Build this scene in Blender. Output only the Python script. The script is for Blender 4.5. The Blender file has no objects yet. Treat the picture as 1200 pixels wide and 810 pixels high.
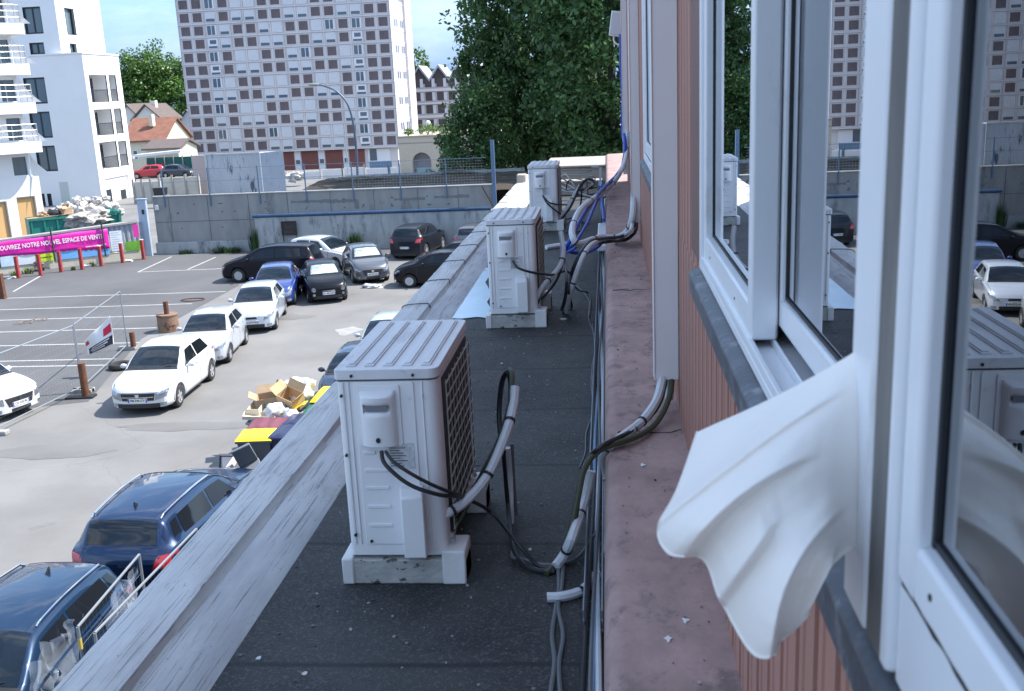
import bpy, bmesh, math, random
import numpy as np
from mathutils import Vector, Matrix, noise as mn
random.seed(7)
SC = bpy.context.scene
COL = SC.collection
R = math.radians

# ------------------------------------------------------------------ camera (also used to survey points)
CAM_H, FPX, CX, CY = 8.0, 1200.0, 600.0, 405.0
def cam_axes(yaw, pitch, roll):
    y, p, r = R(yaw), R(pitch), R(roll)
    f = Vector((-math.sin(y)*math.cos(p), math.cos(y)*math.cos(p), -math.sin(p)))
    r0 = Vector((math.cos(y), math.sin(y), 0)); u0 = r0.cross(f)
    c, d = math.cos(r), math.sin(r)
    return f, c*r0-d*u0, d*r0+c*u0
FW, RT, UP = cam_axes(5.714, 14.021, 2.6)
def ray(px, py): return FW + RT*((px-CX)/FPX) - UP*((py-CY)/FPX)
O = Vector((0, 0, CAM_H))
def onz(px, py, z=0.0):
    d = ray(px, py); return O + d*((z-CAM_H)/d.z)
def onx(px, py, x):
    d = ray(px, py); return O + d*(x/d.x)
def ony(px, py, y):
    d = ray(px, py); return O + d*(y/d.y)

# ------------------------------------------------------------------ mesh builder
class MB:
    def __init__(s): s.v = []; s.f = []
    def add(s, vs, fs):
        n = len(s.v); s.v += [tuple(v) for v in vs]; s.f += [tuple(i+n for i in f) for f in fs]; return s
    def box(s, a, b):
        x0, y0, z0 = a; x1, y1, z1 = b
        return s.add([(x0,y0,z0),(x1,y0,z0),(x1,y1,z0),(x0,y1,z0),(x0,y0,z1),(x1,y0,z1),(x1,y1,z1),(x0,y1,z1)],
                     [(0,3,2,1),(4,5,6,7),(0,1,5,4),(1,2,6,5),(2,3,7,6),(3,0,4,7)])
    def obox(s, c, size, rot=(0,0,0)):
        m = Matrix.Translation(c) @ (Matrix.Rotation(rot[2],4,'Z')@Matrix.Rotation(rot[1],4,'Y')@Matrix.Rotation(rot[0],4,'X'))
        h = [q/2 for q in size]
        t = MB().box((-h[0],-h[1],-h[2]), h)
        return s.add([m @ Vector(v) for v in t.v], t.f)
    def quad(s, a, b, c, d): return s.add([a,b,c,d], [(0,1,2,3)])
    def prism(s, pts, off):
        n = len(pts); off = Vector(off)
        vs = [Vector(p) for p in pts] + [Vector(p)+off for p in pts]
        fs = [tuple(range(n))[::-1], tuple(range(n, 2*n))] + [(i,(i+1)%n,(i+1)%n+n,i+n) for i in range(n)]
        return s.add(vs, fs)
    def tube(s, path, r, n=8, cap=True, smooth=True):
        P = [Vector(p) for p in path]
        if smooth and len(P) > 2: P = catmull(P)
        m = len(P); rs = r if isinstance(r, (list, tuple)) else None
        t0 = (P[1]-P[0]).normalized()
        a = t0.cross(Vector((0,0,1)));
        if a.length < 1e-3: a = t0.cross(Vector((1,0,0)))
        a.normalize(); vs = []
        for i in range(m):
            t = (P[min(i+1,m-1)]-P[max(i-1,0)])
            if t.length < 1e-9: t = t0
            t = t.normalized(); a = (a - t*a.dot(t));
            if a.length < 1e-6: a = t.cross(Vector((0.3,0.5,1)))
            a.normalize(); b = t.cross(a)
            rr = r if rs is None else rs[0]+(rs[1]-rs[0])*i/(m-1)
            for k in range(n):
                th = 2*math.pi*k/n; vs.append(P[i]+(a*math.cos(th)+b*math.sin(th))*rr)
        fs = [(i*n+k, i*n+(k+1)%n, (i+1)*n+(k+1)%n, (i+1)*n+k) for i in range(m-1) for k in range(n)]
        if cap: fs += [tuple(range(n))[::-1], tuple((m-1)*n+k for k in range(n))]
        return s.add(vs, fs)
    def cyl(s, a, b, r, r2=None, n=12): return s.tube([a, b], [r, r if r2 is None else r2], n, smooth=False)
    def grid(s, fn, nu, nv, flip=False):
        vs = [fn(i/nu, j/nv) for j in range(nv+1) for i in range(nu+1)]
        w = nu+1
        fs = [(j*w+i, j*w+i+1, (j+1)*w+i+1, (j+1)*w+i) for j in range(nv) for i in range(nu)]
        if flip: fs = [f[::-1] for f in fs]
        return s.add(vs, fs)
    def blob(s, c, rad, seed=0, amp=.25, sub=2, freq=1.0, flat=None):
        bm = bmesh.new(); bmesh.ops.create_icosphere(bm, subdivisions=sub, radius=1)
        sv = Vector((seed*3.1, seed*1.7, seed*.9)); vs = []
        for v in bm.verts:
            d = 1 + amp*mn.noise(v.co*1.7*freq+sv)*1.6 + amp*.7*mn.noise(v.co*4.5*freq+sv)
            p = Vector((v.co.x*rad[0], v.co.y*rad[1], v.co.z*rad[2]))*d
            vs.append(Vector(c)+p)
        fs = [tuple(v.index for v in f.verts) for f in bm.faces]; bm.free()
        return s.add(vs, fs)
    def build(s, name, mat, parent=None, smooth=35, bevel=0, origin=None, world=True):
        vs = s.v
        if parent is not None:
            off = Vector((0,0,0))
            if world:
                q = parent
                while q is not None: off += q.location; q = q.parent
        else:
            if origin is None:
                xs = [v[0] for v in vs]; ys = [v[1] for v in vs]; zs = [v[2] for v in vs]
                origin = ((min(xs)+max(xs))/2, (min(ys)+max(ys))/2, min(zs))
            off = Vector(origin)
        vs = [(v[0]-off.x, v[1]-off.y, v[2]-off.z) for v in vs]
        me = bpy.data.meshes.new(name); me.from_pydata(vs, [], s.f); me.update()
        if smooth:
            me.polygons.foreach_set('use_smooth', [True]*len(me.polygons))
            me.set_sharp_from_angle(angle=R(smooth))
        me.materials.append(mat)
        o = bpy.data.objects.new(name, me); COL.objects.link(o)
        if parent is not None: o.parent = parent
        else: o.location = off
        if bevel:
            b = o.modifiers.new('bevel', 'BEVEL'); b.width = bevel; b.segments = 2; b.limit_method = 'ANGLE'; b.angle_limit = R(40)
        return o

def catmull(P, k=6):
    out = []
    for i in range(len(P)-1):
        p0 = P[max(i-1,0)]; p1 = P[i]; p2 = P[i+1]; p3 = P[min(i+2,len(P)-1)]
        for j in range(k):
            t = j/k
            out.append(.5*((2*p1)+(p2-p0)*t+(2*p0-5*p1+4*p2-p3)*t*t+(3*p1-p0-3*p2+p3)*t**3))
    out.append(P[-1]); return out

def tag(o, label=None, cat=None, group=None, kind=None):
    if label: o['label'] = label
    if cat: o['category'] = cat
    if group: o['group'] = group
    if kind: o['kind'] = kind
    return o
def thing(name, label, cat, loc=(0,0,0), rz=0, group=None):
    o = bpy.data.objects.new(name, None); COL.objects.link(o)
    o.location = loc; o.rotation_euler = (0,0,rz); o.empty_display_size = .2
    return tag(o, label, cat, group)
def copy_tree(o, parent=None):
    c = o.copy(); COL.objects.link(c); c.parent = parent
    for ch in list(o.children): copy_tree(ch, c)
    return c
def lettering(text, size, mat, parent, loc, rot, name='lettering', depth=.002, align='CENTER', width=None):
    cu = bpy.data.curves.new('txt', 'FONT'); cu.body = text; cu.size = size; cu.extrude = depth
    cu.align_x = align; cu.align_y = 'CENTER'; cu.resolution_u = 2
    cu.offset = size*.018
    to = bpy.data.objects.new('txt', cu); COL.objects.link(to)
    dg = bpy.context.evaluated_depsgraph_get()
    me = bpy.data.meshes.new_from_object(to.evaluated_get(dg))
    bpy.data.objects.remove(to); me.name = name
    xs = [v.co.x for v in me.vertices]
    k = 1.0
    if width and xs: k = width/(max(xs)-min(xs))
    for v in me.vertices: v.co.x *= k
    me.materials.clear(); me.materials.append(mat)
    o = bpy.data.objects.new(name, me); COL.objects.link(o); o.parent = parent
    o.location = loc; o.rotation_euler = rot
    return o

# ------------------------------------------------------------------ materials
MATS = {}
def mat(name, col, rough=.6, metal=0, var=0, vs=3.0, bump=0, bs=40, spec=.5, dirt=None, dthr=.55, ds=2.0, dw=.1, stretch=(1,1,1), coat=0, trans=0, alpha=None, rnd=0, detail=6):
    if name in MATS: return MATS[name]
    m = bpy.data.materials.new(name); m.use_nodes = True; nt = m.node_tree; N = nt.nodes; L = nt.links
    b = N['Principled BSDF']; b.inputs['Base Color'].default_value = (*col, 1)
    b.inputs['Roughness'].default_value = rough; b.inputs['Metallic'].default_value = metal
    b.inputs['Specular IOR Level'].default_value = spec
    if coat: b.inputs['Coat Weight'].default_value = coat; b.inputs['Coat Roughness'].default_value = .04
    if var or bump or dirt:
        tc = N.new('ShaderNodeTexCoord'); mp = N.new('ShaderNodeMapping'); mp.inputs['Scale'].default_value = stretch
        L.new(tc.outputs['Object'], mp.inputs['Vector'])
    last = None
    if var:
        n = N.new('ShaderNodeTexNoise'); n.inputs['Scale'].default_value = vs; n.inputs['Detail'].default_value = detail; n.inputs['Roughness'].default_value = .65
        L.new(mp.outputs[0], n.inputs['Vector'])
        cr = N.new('ShaderNodeMapRange'); cr.inputs[1].default_value = .3; cr.inputs[2].default_value = .7
        cr.inputs[3].default_value = 1-var; cr.inputs[4].default_value = 1+var
        L.new(n.outputs['Fac'], cr.inputs[0])
        vm = N.new('ShaderNodeVectorMath'); vm.operation = 'SCALE'; vm.inputs[0].default_value = col
        L.new(cr.outputs[0], vm.inputs['Scale']); last = vm.outputs[0]
    if rnd:
        g = N.new('ShaderNodeNewGeometry'); mr = N.new('ShaderNodeMapRange'); mr.inputs[3].default_value = 1-rnd; mr.inputs[4].default_value = 1+rnd
        L.new(g.outputs['Random Per Island'], mr.inputs[0])
        vm = N.new('ShaderNodeVectorMath'); vm.operation = 'SCALE'
        if last: L.new(last, vm.inputs[0])
        else: vm.inputs[0].default_value = col
        L.new(mr.outputs[0], vm.inputs['Scale']); last = vm.outputs[0]
    if dirt:
        n = N.new('ShaderNodeTexNoise'); n.inputs['Scale'].default_value = ds; n.inputs['Detail'].default_value = 9; n.inputs['Roughness'].default_value = .7
        L.new(mp.outputs[0], n.inputs['Vector'])
        cr = N.new('ShaderNodeMapRange'); cr.inputs[1].default_value = dthr; cr.inputs[2].default_value = dthr+dw
        L.new(n.outputs['Fac'], cr.inputs[0])
        mx = N.new('ShaderNodeMix'); mx.data_type = 'RGBA'
        L.new(cr.outputs[0], mx.inputs[0])
        if last: L.new(last, mx.inputs[6])
        else: mx.inputs[6].default_value = (*col, 1)
        mx.inputs[7].default_value = (*dirt, 1); last = mx.outputs[2]
    if last: L.new(last, b.inputs['Base Color'])
    if bump:
        n = N.new('ShaderNodeTexNoise'); n.inputs['Scale'].default_value = bs; n.inputs['Detail'].default_value = 5
        L.new(mp.outputs[0], n.inputs['Vector'])
        bp = N.new('ShaderNodeBump'); bp.inputs['Strength'].default_value = bump; bp.inputs['Distance'].default_value = .01
        L.new(n.outputs['Fac'], bp.inputs['Height']); L.new(bp.outputs[0], b.inputs['Normal'])
    if trans: b.inputs['Transmission Weight'].default_value = trans
    if alpha is not None: b.inputs['Alpha'].default_value = alpha
    MATS[name] = m; return m

def window_glass(name, tint=(.6,.7,.75), refl=1.0, dark=None):
    """thin pane: fresnel mix of mirror and clear (or dark) glass"""
    if name in MATS: return MATS[name]
    m = bpy.data.materials.new(name); m.use_nodes = True; nt = m.node_tree; N = nt.nodes; L = nt.links
    N.remove(N['Principled BSDF']); out = N['Material Output']
    fr = N.new('ShaderNodeFresnel'); fr.inputs['IOR'].default_value = 1.6
    mu = N.new('ShaderNodeMath'); mu.operation = 'MULTIPLY'; mu.inputs[1].default_value = refl; mu.use_clamp = True
    gl = N.new('ShaderNodeBsdfGlossy'); gl.inputs['Roughness'].default_value = .0
    gl.inputs['Color'].default_value = (.95,.97,1,1)
    tr = N.new('ShaderNodeBsdfTransparent'); tr.inputs['Color'].default_value = (*tint, 1)
    mx = N.new('ShaderNodeMixShader')
    L.new(fr.outputs[0], mu.inputs[0]); L.new(mu.outputs[0], mx.inputs[0]); L.new(tr.outputs[0], mx.inputs[1]); L.new(gl.outputs[0], mx.inputs[2])
    L.new(mx.outputs[0], out.inputs['Surface'])
    MATS[name] = m; return m

WHITE_METAL = mat('white_enamel', (.80,.80,.80), .42, var=.05, vs=2, dirt=(.30,.29,.26), dthr=.62, ds=3.5, dw=.12)
WHITE_TOP = mat('white_enamel_dirty', (.70,.70,.71), .5, var=.08, vs=5, dirt=(.30,.29,.27), dthr=.56, ds=4, dw=.18, stretch=(1,.35,1))
PVC = mat('white_pvc', (.82,.83,.85), .35, var=.04, vs=3, dirt=(.50,.48,.45), dthr=.60, ds=5, dw=.22, stretch=(1,1,.4), bump=.05, bs=60)
PVC_OLD = mat('aged_white_pvc', (.62,.62,.64), .5, var=.04, vs=2, dirt=(.33,.28,.22), dthr=.68, ds=6, dw=.1, stretch=(1,1,.3))
DARK = mat('black_plastic', (.015,.016,.018), .5)
BLACK_RUBBER = mat('black_rubber', (.02,.02,.02), .8, bump=.2)
GREY_PLASTIC = mat('grey_plastic', (.12,.13,.15), .5, var=.1)
STEEL = mat('galvanised_steel', (.42,.45,.48), .45, .7, var=.15, vs=8)
RUST = mat('rusty_iron', (.13,.055,.03), .85, .1, var=.35, vs=9, bump=.4)
CONC = mat('concrete', (.30,.30,.29), .9, var=.16, vs=1.2, bump=.35, bs=30, dirt=(.13,.13,.125), dthr=.58, ds=.8, dw=.15, stretch=(1,1,.35))
WHITEP = mat('white_paint', (.78,.78,.78), .6, var=.03)
CARDB = mat('cardboard', (.38,.27,.17), .85, var=.12, vs=5)
BAGW = mat('white_plastic_bag', (.62,.64,.67), .35, var=.1, vs=6, bump=.6, bs=14)
BAGK = mat('black_plastic_bag', (.02,.02,.025), .3, bump=.6, bs=14)
# ------------------------------------------------------------------ world, sun, camera
SUN_EL, SUN_AZ = 53.0, 90-16.0          # azimuth measured from +Y towards +X
w = bpy.data.worlds.new('World'); SC.world = w; w.use_nodes = True
nt = w.node_tree; N = nt.nodes; L = nt.links
bg = N['Background']; sky = N.new('ShaderNodeTexSky'); sky.sky_type = 'NISHITA'; sky.sun_disc = False
sky.sun_elevation = R(SUN_EL); sky.sun_rotation = R(SUN_AZ); sky.air_density = 1.0; sky.dust_density = .6; sky.ozone_density = 1.2
tc = N.new('ShaderNodeTexCoord'); mp = N.new('ShaderNodeMapping'); mp.inputs['Scale'].default_value = (1.6,1.6,5.5)
n1 = N.new('ShaderNodeTexNoise'); n1.inputs['Scale'].default_value = 2.6; n1.inputs['Detail'].default_value = 8; n1.inputs['Roughness'].default_value = .6
cr = N.new('ShaderNodeMapRange'); cr.inputs[1].default_value = .47; cr.inputs[2].default_value = .62; cr.inputs[3].default_value = 0; cr.inputs[4].default_value = .85
mx = N.new('ShaderNodeMix'); mx.data_type = 'RGBA'; mx.inputs[7].default_value = (4.2,4.5,5.0,1)
L.new(tc.outputs['Generated'], mp.inputs[0]); L.new(mp.outputs[0], n1.inputs['Vector']); L.new(n1.outputs['Fac'], cr.inputs[0])
tint = N.new('ShaderNodeMix'); tint.data_type='RGBA'; tint.blend_type='MULTIPLY'; tint.inputs[0].default_value=1; tint.inputs[7].default_value=(.90,1.0,1.03,1); L.new(sky.outputs[0], tint.inputs[6])
sx = N.new('ShaderNodeSeparateXYZ'); L.new(tc.outputs['Generated'], sx.inputs[0]); hr = N.new('ShaderNodeMapRange'); hr.inputs[1].default_value=.0; hr.inputs[2].default_value=.30; hr.inputs[3].default_value=.94; hr.inputs[4].default_value=0; L.new(sx.outputs[2], hr.inputs[0])
hz = N.new('ShaderNodeMix'); hz.data_type='RGBA'; hz.inputs[7].default_value=(.50,1.05,2.35,1); L.new(hr.outputs[0], hz.inputs[0]); L.new(tint.outputs[2], hz.inputs[6]); tint = hz
cm_ = N.new('ShaderNodeMapRange'); cm_.inputs[1].default_value=.03; cm_.inputs[2].default_value=.35; cm_.inputs[3].default_value=.16; cm_.inputs[4].default_value=1; L.new(sx.outputs[2], cm_.inputs[0])
ml = N.new('ShaderNodeMath'); ml.operation='MULTIPLY'; L.new(cr.outputs[0], ml.inputs[0]); L.new(cm_.outputs[0], ml.inputs[1])
L.new(ml.outputs[0], mx.inputs[0]); L.new(tint.outputs[2], mx.inputs[6]); L.new(mx.outputs[2], bg.inputs['Color'])
bg.inputs['Strength'].default_value = .15
sd = bpy.data.lights.new('sun', 'SUN'); sd.energy = 3.6; sd.angle = R(.5); sd.color = (1,.94,.86)
so = bpy.data.objects.new('sun', sd); COL.objects.link(so)
az, el = R(SUN_AZ), R(SUN_EL)
sdir = Vector((math.sin(az)*math.cos(el), math.cos(az)*math.cos(el), math.sin(el)))
so.rotation_euler = (-sdir).to_track_quat('-Z','Y').to_euler(); so.location = (10,10,60)
cd = bpy.data.cameras.new('camera'); cam = bpy.data.objects.new('camera', cd); COL.objects.link(cam); SC.camera = cam
cd.sensor_fit = 'HORIZONTAL'; cd.sensor_width = 36; cd.lens = 36*FPX/1200; cd.clip_start = .05; cd.clip_end = 3000
M3 = Matrix((RT, UP, -FW)).transposed(); cam.matrix_world = Matrix.Translation(O) @ M3.to_4x4()
cd.dof.use_dof = True; cd.dof.focus_distance = 13.0; cd.dof.aperture_fstop = 10.0
SC.view_settings.view_transform = 'Standard'; SC.view_settings.look = 'None'; SC.view_settings.gamma = 1
SC.view_settings.exposure = 1.34
try: SC.cycles.use_adaptive_sampling = True; SC.cycles.max_bounces = 8; SC.cycles.transparent_max_bounces = 16; SC.cycles.caustics_reflective = False; SC.cycles.caustics_refractive = False; SC.cycles.sample_clamp_indirect = 6
except Exception: pass

# ------------------------------------------------------------------ ground
def asphalt(name, col, dark, scale=.35):
    m = bpy.data.materials.new(name); m.use_nodes = True; nt = m.node_tree; N = nt.nodes; L = nt.links; b = N['Principled BSDF']
    tc = N.new('ShaderNodeTexCoord')
    def noise(s, d=6, r=.6):
        n = N.new('ShaderNodeTexNoise'); n.inputs['Scale'].default_value = s; n.inputs['Detail'].default_value = d; n.inputs['Roughness'].default_value = r
        L.new(tc.outputs['Object'], n.inputs['Vector']); return n
    def rng(src, a, b_, c, d):
        q = N.new('ShaderNodeMapRange'); q.inputs[1].default_value = a; q.inputs[2].default_value = b_; q.inputs[3].default_value = c; q.inputs[4].default_value = d
        L.new(src, q.inputs[0]); return q.outputs[0]
    def mix(f, a, b_):
        q = N.new('ShaderNodeMix'); q.data_type = 'RGBA'
        L.new(f, q.inputs[0])
        for i, x in ((6,a),(7,b_)):
            if isinstance(x, tuple): q.inputs[i].default_value = (*x,1)
            else: L.new(x, q.inputs[i])
        return q.outputs[2]
    c = mix(rng(noise(scale).outputs[0], .35, .65, 0, 1), col, tuple(q*.82 for q in col))
    c = mix(rng(noise(60, 3).outputs[0], .3, .7, 0, 1), c, dark)          # aggregate grain (overwritten lightly below)
    g = mix(rng(noise(scale*.8).outputs[0], .35, .65, 0, 1), col, tuple(q*.70 for q in col))
    mm = N.new('ShaderNodeMix'); mm.data_type = 'RGBA'; mm.inputs[0].default_value = .22; L.new(g, mm.inputs[6]); L.new(c, mm.inputs[7]); c = mm.outputs[2]
    c = mix(rng(noise(1.1, 8, .7).outputs[0], .63, .72, 0, .5), c, dark)  # oil stains
    vo = N.new('ShaderNodeTexVoronoi'); vo.feature = 'DISTANCE_TO_EDGE'; vo.inputs['Scale'].default_value = .22
    ns = noise(1.5, 5); ad = N.new('ShaderNodeMix'); ad.data_type = 'VECTOR'; ad.inputs[0].default_value = .25
    L.new(tc.outputs['Object'], ad.inputs[4]); L.new(ns.outputs['Color'], ad.inputs[5]); L.new(ad.outputs[1], vo.inputs['Vector'])
    c = mix(rng(vo.outputs['Distance'], 0, .004, .22, 0), c, dark)          # cracks
    L.new(c, b.inputs['Base Color']); b.inputs['Roughness'].default_value = .9; b.inputs['Specular IOR Level'].default_value = .3
    bp = N.new('ShaderNodeBump'); bp.inputs['Strength'].default_value = .3; bp.inputs['Distance'].default_value = .01
    L.new(noise(55, 3).outputs[0], bp.inputs['Height']); L.new(bp.outputs[0], b.inputs['Normal'])
    return m
ASPH = asphalt('asphalt_lane', (.225,.222,.218), (.09,.09,.09))
ASPH2 = asphalt('asphalt_parking', (.125,.128,.135), (.06,.06,.06), .25)
g = MB()
ys = [-60, 0, 20, 40, 60, 90, 118, 150, 190, 400, 1500]; zs = [0,0,0,0,0,0,0,-4,-6,-6,-6]
xs = [-1500, -300, -100, -50, -25, -12, 0, 12, 60, 300, 1500]
g.add([(x,y,z) for y,z in zip(ys,zs) for x in xs], [(j*11+i, j*11+i+1, (j+1)*11+i+1, (j+1)*11+i) for j in range(10) for i in range(10)])
tag(g.build('ground', ASPH, origin=(0,0,0)), kind='structure')
pk = [(-17.0,25.6),(-14.7,26.4),(-15.6,30),(-16.6,34),(-16.6,38),(-16.6,44.0),(-17.4,46.5),(-15,49.5),(-10,50.8),(-6,51.2),(-6,53.9),(-24.9,53.8),(-31.2,48.8),(-45,38.5),(-45,25.6)]
g = MB(); g.add([(x,y,.004) for x,y in pk], [tuple(range(len(pk)))]); tag(g.build('parking_surface', ASPH2, origin=(0,0,.004)), kind='structure')
LINE = mat('worn_line_paint', (.40,.40,.39), .8, var=.12, vs=4, dirt=(.14,.14,.14), dthr=.55, ds=5, dw=.2)
g = MB()
def line(a, b, wd=.1, z=.008):
    A = Vector((*a,z)); B = Vector((*b,z)); d = (B-A).normalized(); n = Vector((-d.y,d.x,0))*wd/2
    g.quad(A-n, B-n, B+n, A+n)
for (a,b) in (((-34,42.3),(-16.7,42.6)),((-34,39.6),(-17.2,40.1)),((-34,37.5),(-17.2,37.9)),((-34,35.4),(-16.8,35.7)),((-34,33.3),(-16.4,33.4)),((-30,31.1),(-16.2,31.2)),((-22,30.45),(-16.0,30.4)),
              ((-23.39,48.5),(-23.7,53.3)),((-20.97,48.85),(-20.96,52.6)),((-23.4,48.5),(-17.6,48.9)),((-27.3,44.0),(-28.3,48.1)),((-18.2,48.9),(-18.2,52.6))):
    line(a, b)
tag(g.build('parking_lines', LINE, origin=(-20,40,.008)), kind='structure')
# stray white spill on the lane
g = MB(); c0 = onz(408,388); g.add([(c0.x+.45*math.cos(t)*(1+.3*math.sin(3*t)), c0.y+.6*math.sin(t)*(1+.2*math.cos(4*t)), .005) for t in [k*math.pi/12 for k in range(24)]], [tuple(range(24))])
spill = mat('pale_spill', (.27,.27,.265), .8, var=.2, vs=3)
tag(g.build('spill_mark', spill), kind='structure')

# ------------------------------------------------------------------ our building: roof, parapet, plinth ledge, cladding, windows
ZR, ZL, XW, TOP = 6.1, 6.5, .31, 10.45
YEND = 16.6
bld = thing('office_building', 'pink ribbed office building with white windows beside the dark flat roof', 'building', (3,5,0))
def roofmat():
    m = bpy.data.materials.new('bitumen_roof'); m.use_nodes = True; nt = m.node_tree; N = nt.nodes; L = nt.links; b = N['Principled BSDF']
    tc = N.new('ShaderNodeTexCoord')
    def noise(s, d=6, r=.6, st=(1,1,1)):
        mp = N.new('ShaderNodeMapping'); mp.inputs['Scale'].default_value = st; L.new(tc.outputs['Object'], mp.inputs[0])
        n = N.new('ShaderNodeTexNoise'); n.inputs['Scale'].default_value = s; n.inputs['Detail'].default_value = d; n.inputs['Roughness'].default_value = r
        L.new(mp.outputs[0], n.inputs['Vector']); return n.outputs[0]
    def rng(src, a, b_, c, d):
        q = N.new('ShaderNodeMapRange'); q.inputs[1].default_value = a; q.inputs[2].default_value = b_; q.inputs[3].default_value = c; q.inputs[4].default_value = d
        L.new(src, q.inputs[0]); return q.outputs[0]
    def mix(f, a, b_):
        q = N.new('ShaderNodeMix'); q.data_type = 'RGBA'; L.new(f, q.inputs[0])
        for i, x in ((6,a),(7,b_)):
            if isinstance(x, tuple): q.inputs[i].default_value = (*x,1)
            else: L.new(x, q.inputs[i])
        return q.outputs[2]
    c = mix(rng(noise(1.3,8,.7), .38, .62, 0, 1), (.015,.016,.017), (.048,.048,.047))
    c = mix(rng(noise(3.0,8,.75,(.4,1.6,1)), .56, .66, 0, .7), c, (.012,.012,.013))
    c = mix(rng(noise(95,4,.7), .52, .66, 0, .9), c, (.12,.12,.122))
    c = mix(rng(noise(190,3,.6), .70, .74, 0, .8), c, (.42,.42,.43))
    c = mix(rng(noise(9,8,.7), .71, .74, 0, .5), c, (.16,.15,.13))
    wv = N.new('ShaderNodeTexWave'); wv.wave_type='BANDS'; wv.bands_direction='Y'; wv.inputs['Scale'].default_value=.33; wv.inputs['Distortion'].default_value=.4; wv.inputs['Detail'].default_value=3; wv.inputs['Detail Scale'].default_value=2
    L.new(tc.outputs['Object'], wv.inputs['Vector'])
    c = mix(rng(wv.outputs['Fac'], .0, .004, .8, 0), c, (.008,.008,.009))
    L.new(c, b.inputs['Base Color']); b.inputs['Roughness'].default_value = .72
    bp = N.new('ShaderNodeBump'); bp.inputs['Strength'].default_value = .7; bp.inputs['Distance'].default_value = .006
    L.new(noise(110,3), bp.inputs['Height'])
    b2 = N.new('ShaderNodeBump'); b2.inputs['Strength'].default_value = .4; b2.inputs['Distance'].default_value = .03
    L.new(noise(2.2,4), b2.inputs['Height']); L.new(bp.outputs[0], b2.inputs['Normal']); L.new(b2.outputs[0], b.inputs['Normal'])
    return m
def copingmat(name, base, dark, light):
    """bleached mineral-felt coping: streaks run along the parapet"""
    m = bpy.data.materials.new(name); m.use_nodes = True; nt = m.node_tree; N = nt.nodes; L = nt.links; b = N['Principled BSDF']
    tc = N.new('ShaderNodeTexCoord')
    def noise(s, st, d=6, r=.6):
        mp = N.new('ShaderNodeMapping'); mp.inputs['Scale'].default_value = st; L.new(tc.outputs['Object'], mp.inputs[0])
        n = N.new('ShaderNodeTexNoise'); n.inputs['Scale'].default_value = s; n.inputs['Detail'].default_value = d; n.inputs['Roughness'].default_value = r
        L.new(mp.outputs[0], n.inputs['Vector']); return n.outputs[0]
    def rng(src, a, b_, c, d):
        q = N.new('ShaderNodeMapRange'); q.inputs[1].default_value = a; q.inputs[2].default_value = b_; q.inputs[3].default_value = c; q.inputs[4].default_value = d
        L.new(src, q.inputs[0]); return q.outputs[0]
    def mix(f, a, b_):
        q = N.new('ShaderNodeMix'); q.data_type = 'RGBA'; L.new(f, q.inputs[0])
        for i, x in ((6,a),(7,b_)):
            if isinstance(x, tuple): q.inputs[i].default_value = (*x,1)
            else: L.new(x, q.inputs[i])
        return q.outputs[2]
    c = mix(rng(noise(4,(2,.5,1)), .35, .65, 0, 1), base, light)
    c = mix(rng(noise(60,(1.6,.03,1),8,.7), .56, .60, 0, .7), c, dark)
    c = mix(rng(noise(20,(2.2,.035,1),8,.7), .62, .645, 0, .75), c, dark)
    c = mix(rng(noise(9,(2,1.2,1),8,.75), .66, .72, 0, .5), c, dark)
    c = mix(rng(noise(38,(2,1.2,1),6,.6), .66, .70, 0, .75), c, tuple(q*.55 for q in dark))
    c = mix(rng(noise(2.2,(1.5,1,1),8,.7), .54, .70, 0, .35), c, (.30,.28,.22))
    L.new(c, b.inputs['Base Color']); b.inputs['Roughness'].default_value = .8
    bp = N.new('ShaderNodeBump'); bp.inputs['Strength'].default_value = .6; bp.inputs['Distance'].default_value = .006
    L.new(noise(30,(1.6,.05,1),8,.7), bp.inputs['Height']); L.new(bp.outputs[0], b.inputs['Normal'])
    return m
ROOF = roofmat(); COPE = copingmat('bleached_coping', (.50,.49,.48), (.20,.195,.20), (.62,.61,.60)); FLASH = copingmat('bleached_flashing', (.44,.44,.45), (.16,.16,.17), (.58,.58,.57))
MB().box((-1.86,-4,5.8),(0.02,22.3,ZR)).build('roof_deck', ROOF, bld)
# parapet coping profile (outer lip, fall, groove) and inner felt upstand strip
def along(profile, y0, y1, step, name, m, wob=.006, close=False, jn=1.15):
    mb = MB(); n = int((y1-y0)/step); 
    P = []
    for j in range(n+1):
        y = y0+(y1-y0)*j/n
        ph = (y/jn) % 1.0; lip = .007*math.exp(-((min(ph,1-ph))/.018)**2)
        for i,(x,z) in enumerate(profile):
            e = mn.noise(Vector((x*3, y*.9, i*.7)))*wob
            P.append((x+e, y, z+lip*(0<i<len(profile)-1)+mn.noise(Vector((y*.7,x*4,3.3)))*wob*.7))
    k = len(profile)
    F = [(j*k+i, (j+1)*k+i, (j+1)*k+i+1, j*k+i+1) for j in range(n) for i in range(k-1)]
    mb.add(P, F); return mb.build(name, m, bld, smooth=50)
along([(-1.83,6.02),(-1.82,6.185),(-1.79,6.205),(-1.60,6.215),(-1.575,6.21),(-1.565,6.175),(-1.545,6.165)], -4, 22.3, .02, 'parapet_coping', COPE)
along([(-1.548,6.172),(-1.53,6.176),(-1.38,6.118),(-1.355,6.101)], -4, 22.3, .03, 'parapet_flashing', FLASH, .004, jn=2.3)
MB().box((-1.80,-4,0),(-1.56,22.3,6.16)).build('outer_wall', mat('render_wall', (.17,.165,.165), .9, var=.1, dirt=(.11,.11,.11)), bld)
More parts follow.
